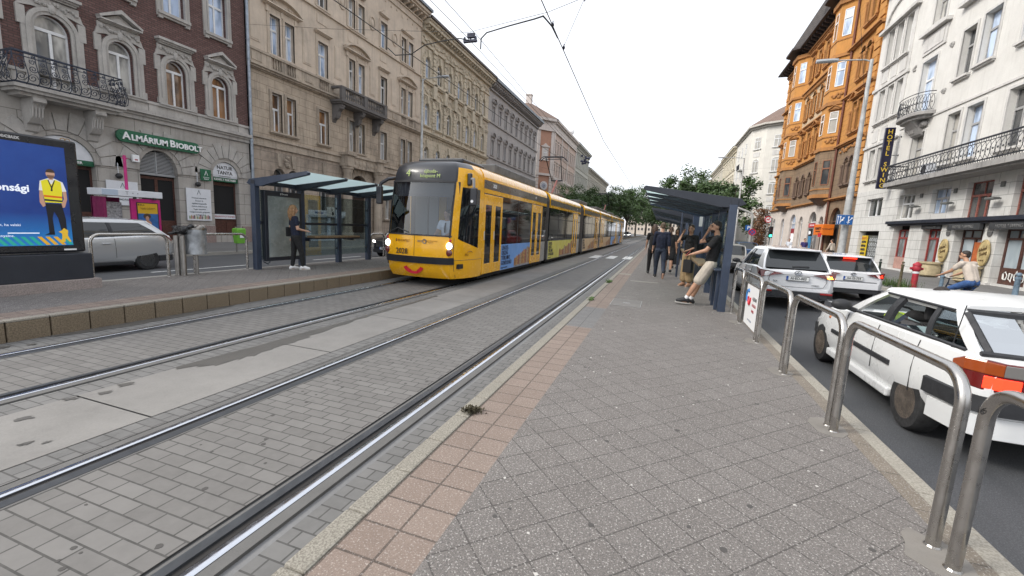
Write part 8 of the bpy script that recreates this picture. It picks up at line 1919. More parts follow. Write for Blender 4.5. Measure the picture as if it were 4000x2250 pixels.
flat('head', [(cx0+.065*cos(a)*1.0,z0+1.165+.085*sin(a)) for a in [2*pi*k/18 for k in range(18)]], (.45,.27,.19), .002); flat('beard', [(cx0-.055,z0+1.14),(cx0+.055,z0+1.14),(cx0+.04,z0+1.085),(cx0,z0+1.07),(cx0-.04,z0+1.085)], (.16,.09,.06), .003, .2); flat('hair', [(cx0+.066*cos(a),z0+1.19+.068*sin(a)) for a in [pi*k/10 for k in range(11)]], (.06,.04,.03), .003, .1); flat('neck', [(cx0-.03,z0+1.10),(cx0+.03,z0+1.10),(cx0+.03,z0+1.05),(cx0-.03,z0+1.05)], (.42,.25,.18), .0018)
flat('lanyard', [(cx0-.05,z0+1.05),(cx0-.035,z0+1.05),(cx0+.0,z0+.93),(cx0+.045,z0+1.05),(cx0+.06,z0+1.05),(cx0+.01,z0+.90),(cx0+.01,z0+.84),(cx0-.02,z0+.84),(cx0-.01,z0+.90)], (.02,.02,.02), .0035, .1)
k = 0; x = PX0
while x < PX1-.1:
    c = ((.02,.33,.26),(.02,.33,.26),(.62,.33,.02))[(k//3) % 3] if (k//3) % 3 else (.02,.33,.26); m = MB(); m.xz([(x,PZ0+.14),(x+.05,PZ0+.14),(x+.15,PZ0+.01),(x+.10,PZ0+.01)], -.1195, -.118); m.build('stripe', pem('stripe_%d' % int(c[0]*100), c, .28), PO); x += .095; k += 1
m = MB(); m.xz([(PX1-.16,PZ0+.05),(PX1-.1,PZ0+.05),(PX1-.09,PZ0+.12),(PX1-.04,PZ0+.05),(PX1-.02,PZ0+.06),(PX1-.06,PZ0+.16),(PX1-.05,PZ0+.24),(PX1-.10,PZ0+.28),(PX1-.13,PZ0+.24),(PX1-.17,PZ0+.22),(PX1-.13,PZ0+.19),(PX1-.13,PZ0+.12)], -.1225, -.121); m.build('gold_emblem', pem('poster_gold', (.60,.38,.03), .3), PO)
m = MB(); m.box(PX1-.12,PX1+.04,-.1155,-.112,.655,.68); m.build('nameplate', LETW, t); m = MB(); m.box(.55,.9,-.1195,-.118,PZ0+.19,PZ0+.205); m.build('poster_footer', LW, PO)
# ---------- shelters
def shelter(name_label, loc, rz, n, pitch, posts, roofdepth=1.85, panel=None, bench=True, rise=.22, bh=2.20, back=0.0):
    """local: x along the platform, -y = track side, back posts at y=0"""
    t = thing('tram_shelter', name_label, 'shelter', loc, rz, 'tram stop shelters'); Lr = pitch*(n-1)
    for px in posts:
        m = MB(); m.box(px-.07,px+.07,-.07,.07,-.02,bh); m.build('post', SHB, t, bevel=.006)
    m = MB(); m.box(-.06,Lr+.06,-.05,.07,bh,bh+.10); m.build('back_beam', SHD, t, bevel=.006)
    y1 = -roofdepth
    for k in range(n):
        x = k*pitch; m = MB(); m.yz([(.22,bh+.02),(.12,bh+.12),(y1+.04,bh+rise+.115),(y1,bh+rise+.08),(y1+.02,bh+rise+.03),(-.55,bh+.02),(-.25,bh-.05),(.05,bh-.05)], x-.045, x+.045); m.build('roof_beam', SHD if k else SHB, t, bevel=.006)
    for k in range(n-1):
        x0, x1 = k*pitch+.047, (k+1)*pitch-.047; m = MB(); zf = lambda y: bh+.10+(rise-.0)*(y-.12)/(y1-.12); R_ = [[(x,.10,zf(.10)),(x,y1+.03,zf(y1+.03)),(x,y1+.03,zf(y1+.03)-.014),(x,.10,zf(.10)-.014)] for x in (x0,x1)]; m.rings(R_); m.build('roof_pane', FROST, t)
        m = MB(); m.box(x0,x1,-.02,.10,bh+.07,bh+.115); m.build('gutter_box', plain('shelter_mid_grey', (.12,.125,.13), .5), t)
    ps = sorted(posts)
    for a, b_ in zip(ps, ps[1:]):
        if panel and panel[0] <= a < panel[1]: continue
        m = MB(); m.box(a+.075,b_-.075,-.006,.006,.25,bh-.12); g = m.build('glass_wall', CLG, t); m = MB()
        for xx in (a+.09,b_-.09):
            for z in (.45,bh-.45): m.lathe((xx,-.02,z), [(.03,0),(.03,.04)], 10, 'y'); m.box(min(xx,xx+(-.05 if xx < (a+b_)/2 else .05)), max(xx,xx+(-.05 if xx < (a+b_)/2 else .05)), -.008,.008,z-.01,z+.01)
        m.box(a+.076,b_-.076,-.009,.009,1.15,1.22); m.build('glass_clamp', SHD, g)
    if panel:
        a, b_ = panel; m = MB(); m.box(a,b_,-.10,.04,.20,bh-.12); m.build('poster_case', SHD, t, bevel=.012); m = MB(); m.box(a+.09,b_-.09,-.106,-.101,.30,bh-.26); m.build('empty_poster_pane', plain('empty_pane', (.25,.28,.275), .25, 0, .2, 2.5, coat=.3), t); text('JCDecaux', .06, LETW, t, ((a+b_)/2,-.108,bh-.19), ext=.001)
    if bench:
        a, b_ = bench; m = MB(); m.box(a,b_,-.42,-.12,.80,.86); m.build('lean_bench', plain('bench_wood', (.22,.155,.09), .55, 0, .3, 14), t, bevel=.012); m = MB(); m.box(a,b_,-.40,-.14,.765,.80); m.box(a+.02,a+.06,-.2,0,.7,.80); m.box(b_-.06,b_-.02,-.2,0,.7,.8); m.build('bench_bracket', SHD, t)
    return t
# far side: local x -> +Y, so rz = +90 deg: local -y -> +X (towards the tracks)
shelter('tram shelter on the far platform with frosted roof panes and an empty poster case', (-9.62,8.08,PL), pi/2, 5, 1.27, (0,1.43,2.90,4.35), 1.72, (.18,1.36), (1.5,3.4), .20, 2.13)
m = MB(); m.tube([(.05,-.09,.30),(.05,-.16,.20),(.16,-.17,.14),(.26,-.13,.2)], .012, 6); tag(m.build('bike_hook', SHD, None, loc=(-9.62,8.08,PL), rot=(0,0,pi/2)), 'small dark bent hook at the foot of the far shelter poster case', 'hook')
# near side: local x -> +Y but the track is at -X: mirror with rz = -90 deg and the far end as origin
def near_shelter(lb, y0, n, posts, bench): return shelter(lb, (1.25,y0+1.25*(n-1),PR), -pi/2, n, 1.25, [1.25*(n-1)-p for p in posts], 1.68, None, bench, .22, 2.08)
def flip(t):    # roofs of the near shelters reach towards -X
    t.rotation_euler = (0,0,-pi/2); return t
S1_ = near_shelter('tram shelter on the near platform over the leaning man, its roof ribs seen from below', 9.22, 5, (0,1.45,2.85,5.0), (1.6,4.05))
S2_ = near_shelter('second tram shelter down the near platform, behind the phoning woman', 17.2, 5, (0,1.45,2.85,5.0), (2.2,4.9))
S3_ = near_shelter('third and farthest tram shelter on the near platform', 25.0, 5, (0,1.45,2.85,5.0), (2.2,4.9))
m = MB(); m.box(-.03,.03,-.03,.03,0,.80); m.box(-.10,.05,-.7,.2,.79,.83); m.box(-.03,.03,-.6,-.54,0,.79)
tag(m.build('lean_rail', SHB, None, loc=(1.16,9.95,PR), bevel=.008), 'dark blue grey leaning rail behind the man in beige shorts', 'rail')
# stop sign pole, info column, bin
t = thing('stop_sign', 'blue tram stop flag with white plate on a slim pole above the second shelter', 'sign', (.62,15.8,PR), 0)
m = MB(); m.tube([(0,0,0),(0,0,2.9)], .035, 8); m.build('pole', SHB, t); m = MB(); m.box(-.22,.22,-.03,.03,2.62,2.78); m.build('blue_flag', plain('flag_blue', (.03,.20,.55), .4), t, bevel=.01); m = MB(); m.box(-.2,.2,-.025,.025,2.30,2.58); m.build('white_plate', WHT, t, bevel=.01)
t = thing('info_column', 'dark blue information column with a pale screen strip behind the phoning woman', 'column', (1.15,15.0,PR), 0)
m = MB(); m.box(-.24,.24,-.09,.09,0,2.55); m.build('column_case', SHB, t, bevel=.02); m = MB(); m.box(-.05,.05,-.095,-.09,1.75,2.35); m.build('screen_strip', plain('screen_pale', (.40,.43,.42), .3), t)
t = thing('litter_bin', 'dark perforated litter bin behind the khaki trousers of the phoning woman', 'litter bin', (1.1,14.1,PR)); m = MB(); m.lathe((0,0,0), [(.22,.1),(.24,.12),(.25,.75),(.23,.78)], 16); m.build('bin_body', SHD, t, smooth=40); m = MB(); m.tube([(0,0,-.01),(0,0,.12)], .06, 8); m.build('bin_foot', SHD, t)
# ---------- magenta telephone kiosk and green bin on the left pavement
KX, KY = -17.15, 9.75; MAG = plain('kiosk_magenta', (.46,.02,.17), .4, 0, .12, 4); MAGD = plain('kiosk_dark_magenta', (.20,.012,.08), .5, 0, .15, 4)
t = thing('phone_kiosk', 'magenta telephone kiosk with white top sign and a yellow blue poster', 'phone kiosk', (KX,KY,.02), pi/2)
m = MB(); m.box(-.12,.78,-.04,.06,-.05,1.95); m.build('poster_wall', MAG, t, bevel=.01); m = MB(); m.box(-.88,-.12,.55,.62,.2,1.95); m.build('back_wall', MAGD, t); m = MB(); m.box(-.88,-.80,-.02,.6,-.05,1.95); m.build('side_wall', MAGD, t); m = MB(); m.box(-.72,-.2,.3,.5,.7,1.8); m.build('phone_case', plain('phone_scrawled', (.38,.39,.40), .5, 0, .5, 18), t, bevel=.02)
m = MB(); m.box(-.94,.84,-.1,.66,2.0,2.22); m.build('roof_sign', WHT2, t, bevel=.015); text('T  •  •', .16, plain('ink_pale', (.3,.3,.32), .5), t, (-.1,-.105,2.11), ext=.002); m = MB(); [m.box(x-.04,x+.04,-.16,-.1,1.93,2.0) for x in (-.05,.55)]; m.build('spot_lamp', BLK, t); m = MB(); m.box(-.94,-.5,-.104,-.1,2.02,2.2); m.build('blue_strip', plain('strip_pale_blue', (.42,.50,.60), .5), t)
m = MB(); m.box(.03,.70,-.05,-.04,.35,1.83); P2 = m.build('poster_frame', BLK, t); m = MB(); m.box(.06,.67,-.056,-.05,1.45,1.80); m.build('poster_yellow', plain('poster_yellow', (.60,.36,.02), .5), P2); m = MB(); m.box(.06,.67,-.056,-.05,.38,1.449); m.build('poster_scene', plain('poster_scene_blue', (.03,.12,.34), .5, 0, .3, 4), P2); text('RTL+', .09, BLK, P2, (.17,-.058,1.74), ext=.001, bold=.002); text('Szeptember 11-től kizárólag\naz RTL+ Premiumon!', .042, BLK, P2, (.36,-.058,1.62), ext=.001); m = MB(); m.ell((.33,-.057,1.36), (.12,.004,.10), 10, 6); m.build('curly_hair', plain('poster_hair', (.10,.07,.05), .6), P2); m = MB(); m.ell((.33,-.060,1.28), (.06,.004,.09), 10, 6); m.ell((.33,-.058,1.1), (.13,.003,.12), 10, 6); m.build('poster_face', plain('poster_skin', (.45,.24,.16), .6), P2)
m = MB(); m.tube([(-.02,.3,2.17),(-.02,.3,3.38)], .045, 8); m.tube([(-.1,.3,3.28),(.06,.3,3.28)], .02, 6); m.build('pole', MAG, t)
t = thing('litter_bin', 'bright green wheelless street bin on a post at the kerb by the right shop window', 'litter bin', (-16.75,13.25,.02)); m = MB(); m.rings([[(x*k_,y*k_,z) for x,y in ((-.16,-.2),(.16,-.2),(.16,.2),(-.16,.2))] for k_, z in ((.8,.36),(1,.85),(1,.95),(.9,1.0))]); m.build('bin_body', plain('bin_green', (.16,.42,.05), .4, 0, .1, 6), t, bevel=.03); m = MB(); m.tube([(-.18,0,-.02),(-.18,0,1.05)], .03, 8); m.build('post', STLW, t); m = MB(); m.box(.155,.165,-.09,.09,.6,.75); m.build('sticker', LETW, t)
# ---------- lamp posts, road signs, traffic light
def lamp_post(lb, x, y, zg, ztop, arm, side, r0=.14, r1=.07, armz=.05):
    t = thing('street_lamp', lb, 'street lamp', (x,y,zg), 0, 'tall grey street lamps'); m = MB(); m.tube([(0,0,-.05),(0,0,1.2),(0,0,4.5),(0,0,4.52),(0,0,ztop)], [r0,r0,r0*.9,r0*.78,r1], 14); m.build('mast', plain('lamp_grey_paint', (.40,.41,.41), .5, .1, .18, 4), t, smooth=40)
    m = MB(); m.tube([(0,0,ztop-.1),(side*.3,0,ztop),(side*arm,0,ztop+armz)], .035, 8); m.build('arm', MATS['lamp_grey_paint'], t); m = MB(); m.rings([[(side*(arm+u),w_*v,ztop+armz+z) for v,z in ((-1,-.02),(-.6,.08),(.6,.08),(1,-.02),(.7,-.07),(-.7,-.07))] for u, w_ in ((-.1,.06),(.1,.14),(.6,.15),(.85,.08))]); m.build('lantern', plain('lantern_grey', (.34,.36,.38), .4), t, smooth=40)
    return t
lamp_post('tall grey street lamp carrying the blue lane sign before the orange house', 8.95, 26.75, 0, 10.65, 1.5, -1, .17, .075)
lamp_post('tall grey street lamp before the ornate yellowish house on the left pavement', -17.75, 29.2, 0, 12.1, 1.3, 1, .13, .07)
lamp_post('far grey street lamp arm reaching over the right road before the white corner house', 9.0, 62, 0, 11.6, 2.2, -1, .14, .07)
BLS = plain('sign_road_blue', (.012,.11,.36), .35)
t = thing('lane_sign', 'blue lane sign with white arrows fixed to the street lamp', 'sign', (8.78,26.45,0), 0)
m = MB(); m.box(-.345,-.0,-.03,0,2.60,3.08); m.box(.01,.345,-.03,0,2.60,3.08); m.build('sign_board', BLS, t); m = MB(); m.box(-.36,.36,-.024,.002,2.585,3.095); m.build('sign_edge', plain('sign_grey_back', (.35,.36,.37), .5), t)
m = MB()
def arrow(pts, tip, d):
    m.tube([(x,-.034,z) for x,z in pts], .013, 4); a, b_ = tip; dx, dz = d; m.xz([(a+dx*.07,b_+dz*.07),(a-dz*.045-dx*.01,b_+dx*.045-dz*.01),(a+dz*.045-dx*.01,b_-dx*.045-dz*.01)], -.036, -.032)
arrow([(-.29,2.63),(-.29,2.98)], (-.29,2.97), (0,1)); arrow([(-.19,2.63),(-.19,2.98)], (-.19,2.97), (0,1)); arrow([(-.19,2.70),(-.05,2.93)], (-.06,2.92), (.6,.8)); arrow([(.16,2.63),(.16,2.98)], (.16,2.97), (0,1)); arrow([(.16,2.76),(.30,2.93)], (.29,2.92), (.64,.77)); m.tube([(.09,-.034,2.72),(.23,-.034,2.72)], .013, 4)
m.build('white_arrow', LETW, t); m = MB(); m.lathe((-.10,-.034,2.83), [(.05,0),(.05,-.006)], 14, 'y'); m.build('round_mark', LETW, t)
m = MB(); m.box(-.02,.02,0,.15,2.7,2.74); m.box(-.02,.02,0,.15,2.95,2.99); m.build('bracket', STLW, t)
t = thing('traffic_light', 'black traffic light showing green before the drugstore arches', 'traffic light', (9.05,43.2,0)); m = MB(); m.tube([(0,.1,-.05),(0,.1,3.5)], .06, 8); m.build('pole', plain('pole_grey', (.18,.19,.19), .5), t); m = MB(); m.box(-.15,.15,-.14,.12,1.75,2.75); m.build('signal_case', BLK, t, bevel=.02)
for z, mt in ((2.58,plain('lens_red_off', (.05,.005,.005), .3)),(2.27,plain('lens_amber_off', (.05,.02,.003), .3)),(1.95,emit('lens_green_on', (.05,1,.62), 3.5))): m = MB(); m.lathe((0,-.14,z), [(.11,0),(.10,-.02),(.02,-.03)], 14, 'y'); m.build('signal_lens', mt, t); m = MB(); m.tube([(.12*cos(a),-.2,z+.12*sin(a)) for a in [pi*k/8 for k in range(9)]], .03, 5); m.build('visor', BLK, t)
t = thing('round_sign', 'round white sign with red rim on the corner of the orange house', 'sign', (9.15,45.2,0)); m = MB(); m.tube([(0,.05,-.05),(0,.05,3.75)], .035, 8); m.build('pole', MATS['pole_grey'], t); m = MB(); m.lathe((0,0,3.42), [(.30,.01),(.30,-.01)], 24, 'y'); m.build('disc', LETW, t); m = MB(); m.tube([(.26*cos(a),-.015,3.42+.26*sin(a)) for a in [2*pi*k/24 for k in range(25)]], .04, 5); m.build('red_rim', RED, t); m = MB(); m.box(-.13,.1,-.02,-.012,3.38,3.46); m.box(.05,.12,-.02,-.012,3.42,3.54); m.box(-.12,-.07,-.02,-.012,3.3,3.4); m.box(.03,.08,-.02,-.012,3.3,3.4); m.build('pictogram', RED, t)
t = thing('parking_sign', 'square blue parking sign on a slim pole far along the right kerb', 'sign', (9.1,54,0)); m = MB(); m.tube([(0,.05,-.05),(0,.05,3.1)], .035, 8); m.build('pole', MATS['pole_grey'], t); m = MB(); m.box(-.32,.32,-.02,.02,2.45,3.05); m.build('sign_board', BLS, t); text('P', .5, LETW, t, (0,-.025,2.75), ext=.003, bold=.01)
t = thing('no_stopping_sign', 'round blue sign with red rim and cross near the parking sign', 'sign', (9.25,52.4,0)); m = MB(); m.tube([(0,.05,-.05),(0,.05,2.7)], .035, 8); m.build('pole', MATS['pole_grey'], t); m = MB(); m.lathe((0,0,2.28), [(.36,.01),(.36,-.01)], 24, 'y'); m.build('disc', BLS, t); m = MB(); m.tube([(.32*cos(a),-.015,2.28+.32*sin(a)) for a in [2*pi*k/24 for k in range(25)]], .05, 5); [m.tube([(-.2*s,-.015,2.08),(.2*s,-.015,2.48)], .035, 5) for s in (1,-1)]; m.build('red_rim', RED, t)
t = thing('signal_gantry', 'grey bent pole arm reaching over the right road behind the near shelter', 'pole', (9.3,53.5,0)); m = MB(); m.tube([(0,0,-.05),(0,0,3.9),(-.1,0,4.3),(-.5,0,4.5),(-1.9,0,5.0)], .11, 10); m.build('bent_pole', plain('pole_light', (.42,.43,.42), .5), t, smooth=60)
# bollards and hydrant on the right pavement
BOL = plain('bollard_green', (.035,.05,.04), .5, 0, .3, 10); BOLB = plain('bollard_blue', (.14,.20,.26), .55, 0, .3, 9)
def bollard(lb, x, y, mt, h=1.0, r=.05, z=0.0):
    t = thing('bollard', lb, 'bollard', (x,y,z), 0, 'pavement bollards'); m = MB(); m.lathe((0,0,-.05), [(r*1.5,0),(r*1.5,.15),(r,.2),(r*.85,h-.12),(r*1.1,h-.1)], 12); m.build('shaft', mt, t, smooth=40); m = MB(); m.lathe((0,0,0), [(r*1.1,h-.15),(r*1.1,h-.1),(r*.6,h-.09)], 12); m.ell((0,0,h-.03), (r*.95,r*.95,r*.95), 10, 7); m.build('ball_cap', mt, t, smooth=60)
bollard('slim dark green bollard immediately right of the white estate', 9.05, 22.6, BOL, 1.05); bollard('slim dark green bollard among the pavement weeds, rusty at its ball', 9.1, 20.9, plain('bollard_rust', (.09,.075,.04), .6, 0, .4, 9), 1.05); bollard('pale blue post before the brown door with graffiti', 9.15, 15.2, BOLB, 1.1, .065); bollard('short green post behind the cyclist hip', 9.1, 17.2, BOL, .8, .05); bollard('grey blue post by the bicycle handlebar', 9.1, 18.3, BOLB, .85, .06)
t = thing('fire_hydrant', 'red fire hydrant with white collar on the right pavement', 'hydrant', (9.55,20.9,.0)); HYR = plain('hydrant_red', (.36,.025,.04), .5, 0, .25, 8); m = MB(); m.lathe((0,0,-.05), [(.14,0),(.14,.06),(.10,.1),(.095,.68)], 16); m.build('barrel', HYR, t, smooth=40); m = MB(); m.lathe((0,0,0), [(.105,.63),(.105,.71)], 16); m.build('white_collar', WHT2, t); m = MB(); m.lathe((0,0,0), [(.10,.71),(.13,.75),(.14,.86),(.12,.92),(.14,.94),(.13,1.0),(.06,1.05),(.04,1.08)], 16); m.tube([(-.2,0,.82),(.2,0,.82)], .05, 10); m.build('head', HYR, t, smooth=40)
GRASS = plain('weed_green', (.05,.09,.02), .8, 0, .4, 8); rr = random.Random(2)
def weeds(lb, x, y, z, n, spread, hh, name='weed_clump'):
    m = MB()
    for k in range(n):
        a = rr.uniform(0,2*pi); px, py = rr.gauss(0,spread[0]), rr.gauss(0,spread[1]); h_ = hh*rr.uniform(.4,1.1); w_ = .008+.01*rr.random()
        m.poly([(px-w_*cos(a),py-w_*sin(a),0),(px+w_*cos(a),py+w_*sin(a),0),(px+rr.uniform(-.08,.08)*hh*3,py+rr.uniform(-.08,.08)*hh*3,h_)])
        if k % 2: q_ = (px+rr.uniform(-.05,.05),py+rr.uniform(-.05,.05),h_*rr.uniform(.4,.95)); m.poly([q_,(q_[0]+.035,q_[1]+.02,q_[2]+.02),(q_[0]+.01,q_[1]+.04,q_[2]+.03)])
    return tag(m.build(name, GRASS, None, loc=(x,y,z)), lb, 'weeds')
weeds('tall grassy weeds around the bollards by the right kerb', 9.25, 21.6, 0, 260, (.18,.75), .42)
m = MB()
for k in range(160):
    a = rr.uniform(0,2*pi); px, py = rr.gauss(0,.035), rr.gauss(0,.03); h_ = rr.uniform(.01,.045); m.poly([(px,py,0),(px+.03*cos(a),py+.03*sin(a),h_),(px+.03*cos(a+.5),py+.03*sin(a+.5),h_*.8)])
tag(m.build('dry_weed', plain('dry_weed', (.05,.042,.022), .9), None, loc=(-1.285,2.94,PR)), 'dry dark tuft of weed in the joint between granite kerb and pink tiles', 'weeds')
weeds('small green weed tuft further along the granite kerb joint', -1.29, 12.4, PR, 60, (.03,.08), .07); weeds('tiny green weed at the kerb joint beside the grey tiles end', -1.28, 9.0, PR, 40, (.02,.06), .05)
# manhole covers, chamber frames
t = thing('manhole_cover', 'square steel-framed inspection cover in the near platform paving', 'manhole cover', (-.555,9.05,PR)); m = MB(); m.box(-.29,.29,-.40,.40,-.01,.004); m.build('cover_slab', concrete('cover_concrete', (.19,.18,.17)), t); m = MB(); [m.box(*q) for q in ((-.30,-.29,-.41,.41,-.01,.006),(.29,.30,-.41,.41,-.01,.006),(-.29,.29,-.41,-.40,-.01,.006),(-.29,.29,.40,.41,-.01,.006))]; m.build('cover_frame', STLW, t); m = MB(); m.box(-.07,.07,-.02,.02,.004,.007); m.build('lifting_slot', STL, t)
t = thing('manhole_cover', 'narrow pale cover plate beside the walking man on the near platform', 'manhole cover', (-.35,13.3,PR)); m = MB(); m.box(-.4,.4,-.12,.12,-.01,.004); m.build('cover_slab', concrete('cover_pale', (.26,.245,.22)), t)
# damp stains and pavement patches on the track bed (thin irregular sheets)
def blot(name, pts, z, mt, seed, jit=.05, kind='structure'):
    r = random.Random(seed); P_ = []
    for i in range(len(pts)):
        a, b_ = pts[i], pts[(i+1) % len(pts)]
        for k in range(6): t_ = k/6; P_.append((a[0]+(b_[0]-a[0])*t_+r.uniform(-jit,jit)*.35, a[1]+(b_[1]-a[1])*t_+r.uniform(-jit,jit), z))
    m = MB(); m.poly(P_); o = m.build(name, mt); o['kind'] = kind; return o
DAMP = concrete('damp_concrete', (.105,.10,.092), 2.0, .5, .4)
blot('damp_patch', [(-4.80,2.95),(-4.52,3.3),(-4.47,3.75),(-4.53,4.3),(-4.62,5.0),(-4.70,6.2),(-4.72,8.5),(-4.80,8.6)], .0065, DAMP, 1, .09)
blot('damp_patch', [(-7.29,3.0),(-7.15,3.25),(-7.05,3.9),(-7.1,4.6),(-7.2,5.4),(-7.29,5.6)], .005, DAMP, 2, .08)
for k, (x, y, s) in enumerate(((-4.72,2.5,.06),(-4.66,2.3,.05),(-4.75,2.1,.05),(-4.6,1.75,.05),(-4.7,1.45,.07),(-4.1,1.55,.03),(-4.0,1.62,.02),(-7.1,2.6,.05),(-7.0,2.8,.04))): blot('damp_spot', [(x-s,y-s*.6),(x+s*.4,y-s),(x+s,y+s*.5),(x-s*.3,y+s)], .0068, DAMP, 10+k, .02)
# scattered litter: cigarette ends, paper bits, gum
m = MB(); rr = random.Random(21)
for k in range(90):
    x, y = rr.uniform(-.8,1.5), rr.uniform(1.2,12); s = rr.uniform(.004,.011); a = rr.uniform(0,6.28); m.xy([(x+s*cos(a+i*1.57)*rr.uniform(.7,1.5), y+s*sin(a+i*1.57)*rr.uniform(.7,1.5)) for i in range(4)], PR+.0005, PR+.003)
o = m.build('litter', plain('litter_pale', (.50,.48,.45), .8)); o['kind'] = 'stuff'
m = MB()
for k in range(110):
    x, y = (rr.uniform(-.8,1.5), rr.uniform(1.2,11)) if k < 70 else (rr.uniform(-3.3,-2.2), rr.uniform(1,6)); z = PR if k < 70 else 0.0; s = rr.uniform(.008,.022); m.xy([(x+s*cos(a)*rr.uniform(.7,1.1), y+s*sin(a)*rr.uniform(.7,1.1)) for a in [2*pi*i/8 for i in range(8)]], z+.0004, z+.0016)
o = m.build('gum_spots', plain('gum_dark', (.07,.066,.062), .8)); o['kind'] = 'stuff'
# mortar collars at the railing feet
m = MB()
for a, b_, lb in rl:
    r = random.Random(int(b_*100)); m.xy([(1.40+(.10+.05*r.random())*cos(q_), b_+.08+(.15+.06*r.random())*sin(q_)) for q_ in [2*pi*i/11 for i in range(11)]], PR+.0005, PR+.003)
struct(m.build('platform_mortar_patches', concrete('mortar_patch', (.215,.20,.18), 3, .9, .6)))
# ---------- overhead wires
WM = plain('wire_dark', (.02,.022,.025), .6)
def wire(lb, pts, r, group='overhead tram wires', n=8, sag=0):
    P_ = []
    for a, b_ in zip(pts, pts[1:]):
        for k in range(n): t_ = k/n; P_.append(tuple(a[i]+(b_[i]-a[i])*t_-(sag*4*t_*(1-t_) if i == 2 else 0) for i in range(3)))
    P_.append(pts[-1]); m = MB(); m.tube(P_, r, 5); return tag(m.build('overhead_wire', WM), lb, 'wire', group)
wire('contact wire over the yellow tram, touching its pantograph', [(-6.1,-6,5.62),(-6.02,9,5.6),(-5.85,24,5.57),(-6.1,60,5.55),(-6.0,140,5.5)], .0095)
wire('left of the two high carrier wires rising above the tram roof', [(-6.1,-4,7.3),(-6.02,12.3,7.18),(-6.02,24,6.9),(-6.0,60,6.8),(-6,140,6.7)], .008); wire('right of the two high carrier wires rising above the tram roof', [(-5.75,-4,7.45),(-5.8,12.6,7.30),(-5.9,24,6.95),(-6.0,60,6.8),(-6,140,6.7)], .008)
wire('contact wire over the near track, crossing the open sky', [(-2.9,-4,6.6),(-2.73,9,6.22),(-2.73,15,5.78),(-2.73,19.2,5.5),(-2.7,60,5.5),(-2.7,140,5.5)], .011)
wire('span wire from the plaster house across to the near track wire', [(-20.45,17.2,11.0),(-13,14.6,9.0),(-6.02,12.4,7.34),(-2.8,9.7,6.35),(-.9,8.2,6.02),(8,1.5,7.5)], .0055)
wire('thick looped feeder cable hanging under the span wire', [(-9.2,12.9,7.35),(-8.9,12.9,7.1),(-8.2,12.75,7.02),(-7.6,12.6,7.2),(-6.9,12.5,7.22),(-6.3,12.4,7.2),(-6.0,12.4,7.12)], .016, n=4); wire('thick bowed feeder cable linking the two track wires', [(-5.5,12.2,6.75),(-5.45,12.1,7.0),(-5.2,11.9,7.05),(-4.2,11,6.75),(-3.2,10,6.38),(-2.9,9.7,6.28),(-2.75,9.9,6.15),(-2.73,10.4,6.1)], .018, n=4)
wire('slanting stay from the span wire to the near contact wire', [(-1.85,8.95,6.17),(-2.3,9.9,6.05),(-2.68,10.9,6.12)], .005)
wire('long stay wire crossing before the white hotel wall', [(2,8,7.4),(13.3,37,6.2)], .005); wire('thin span wire far off before the white corner house', [(-3,40,6.5),(13.3,62,10.5)], .006); wire('thin span wire between the far street lamps and the trees', [(-20,62,11),(-6,58,7.2),(-2.7,57,6.2),(9,60,9)], .008)
t = thing('wire_insulator', 'dark insulator clamp cluster on the carrier wires above the ornate house', 'insulator', (-5.95,12.45,7.2), 0, 'overhead tram wires'); m = MB(); m.box(-.22,.2,-.05,.05,-.12,-.06); m.box(-.1,.12,-.05,.05,.0,.12); m.tube([(0,0,-.1),(0,0,.14)], .025, 6); [m.ell((x,0,-.05), (.045,.045,.1), 7, 5) for x in (-.2,.16)]; m.build('clamp', plain('insulator_navy', (.015,.02,.05), .5), t)
for p, lb in (((-2.74,9.95,6.2),'small clamp where the bowed feeder meets the near contact wire'),((-1.85,8.95,6.17),'small star-shaped clamp on the span wire at the right'),((-2.7,10.95,6.1),'small clamp at the lower end of the slanting stay')): t = thing('wire_insulator', lb, 'insulator', p, 0, 'overhead tram wires'); m = MB(); m.ell((0,0,0), (.03,.07,.035), 7, 5); m.tube([(0,0,-.06),(0,0,.08)], .012, 5); m.build('clamp', MATS['insulator_navy'], t)
t = thing('wire_insulator', 'far dark cluster of insulators near the pale stone house', 'insulator', (-5.95,33,6.85), 0, 'overhead tram wires'); m = MB(); rr = random.Random(8); [m.ell((rr.uniform(-.3,.3),rr.uniform(-.2,.2),rr.uniform(-.3,.3)), (.10,.07,.08), 6, 5) for k in range(14)]; m.build('clamp', MATS['insulator_navy'], t)
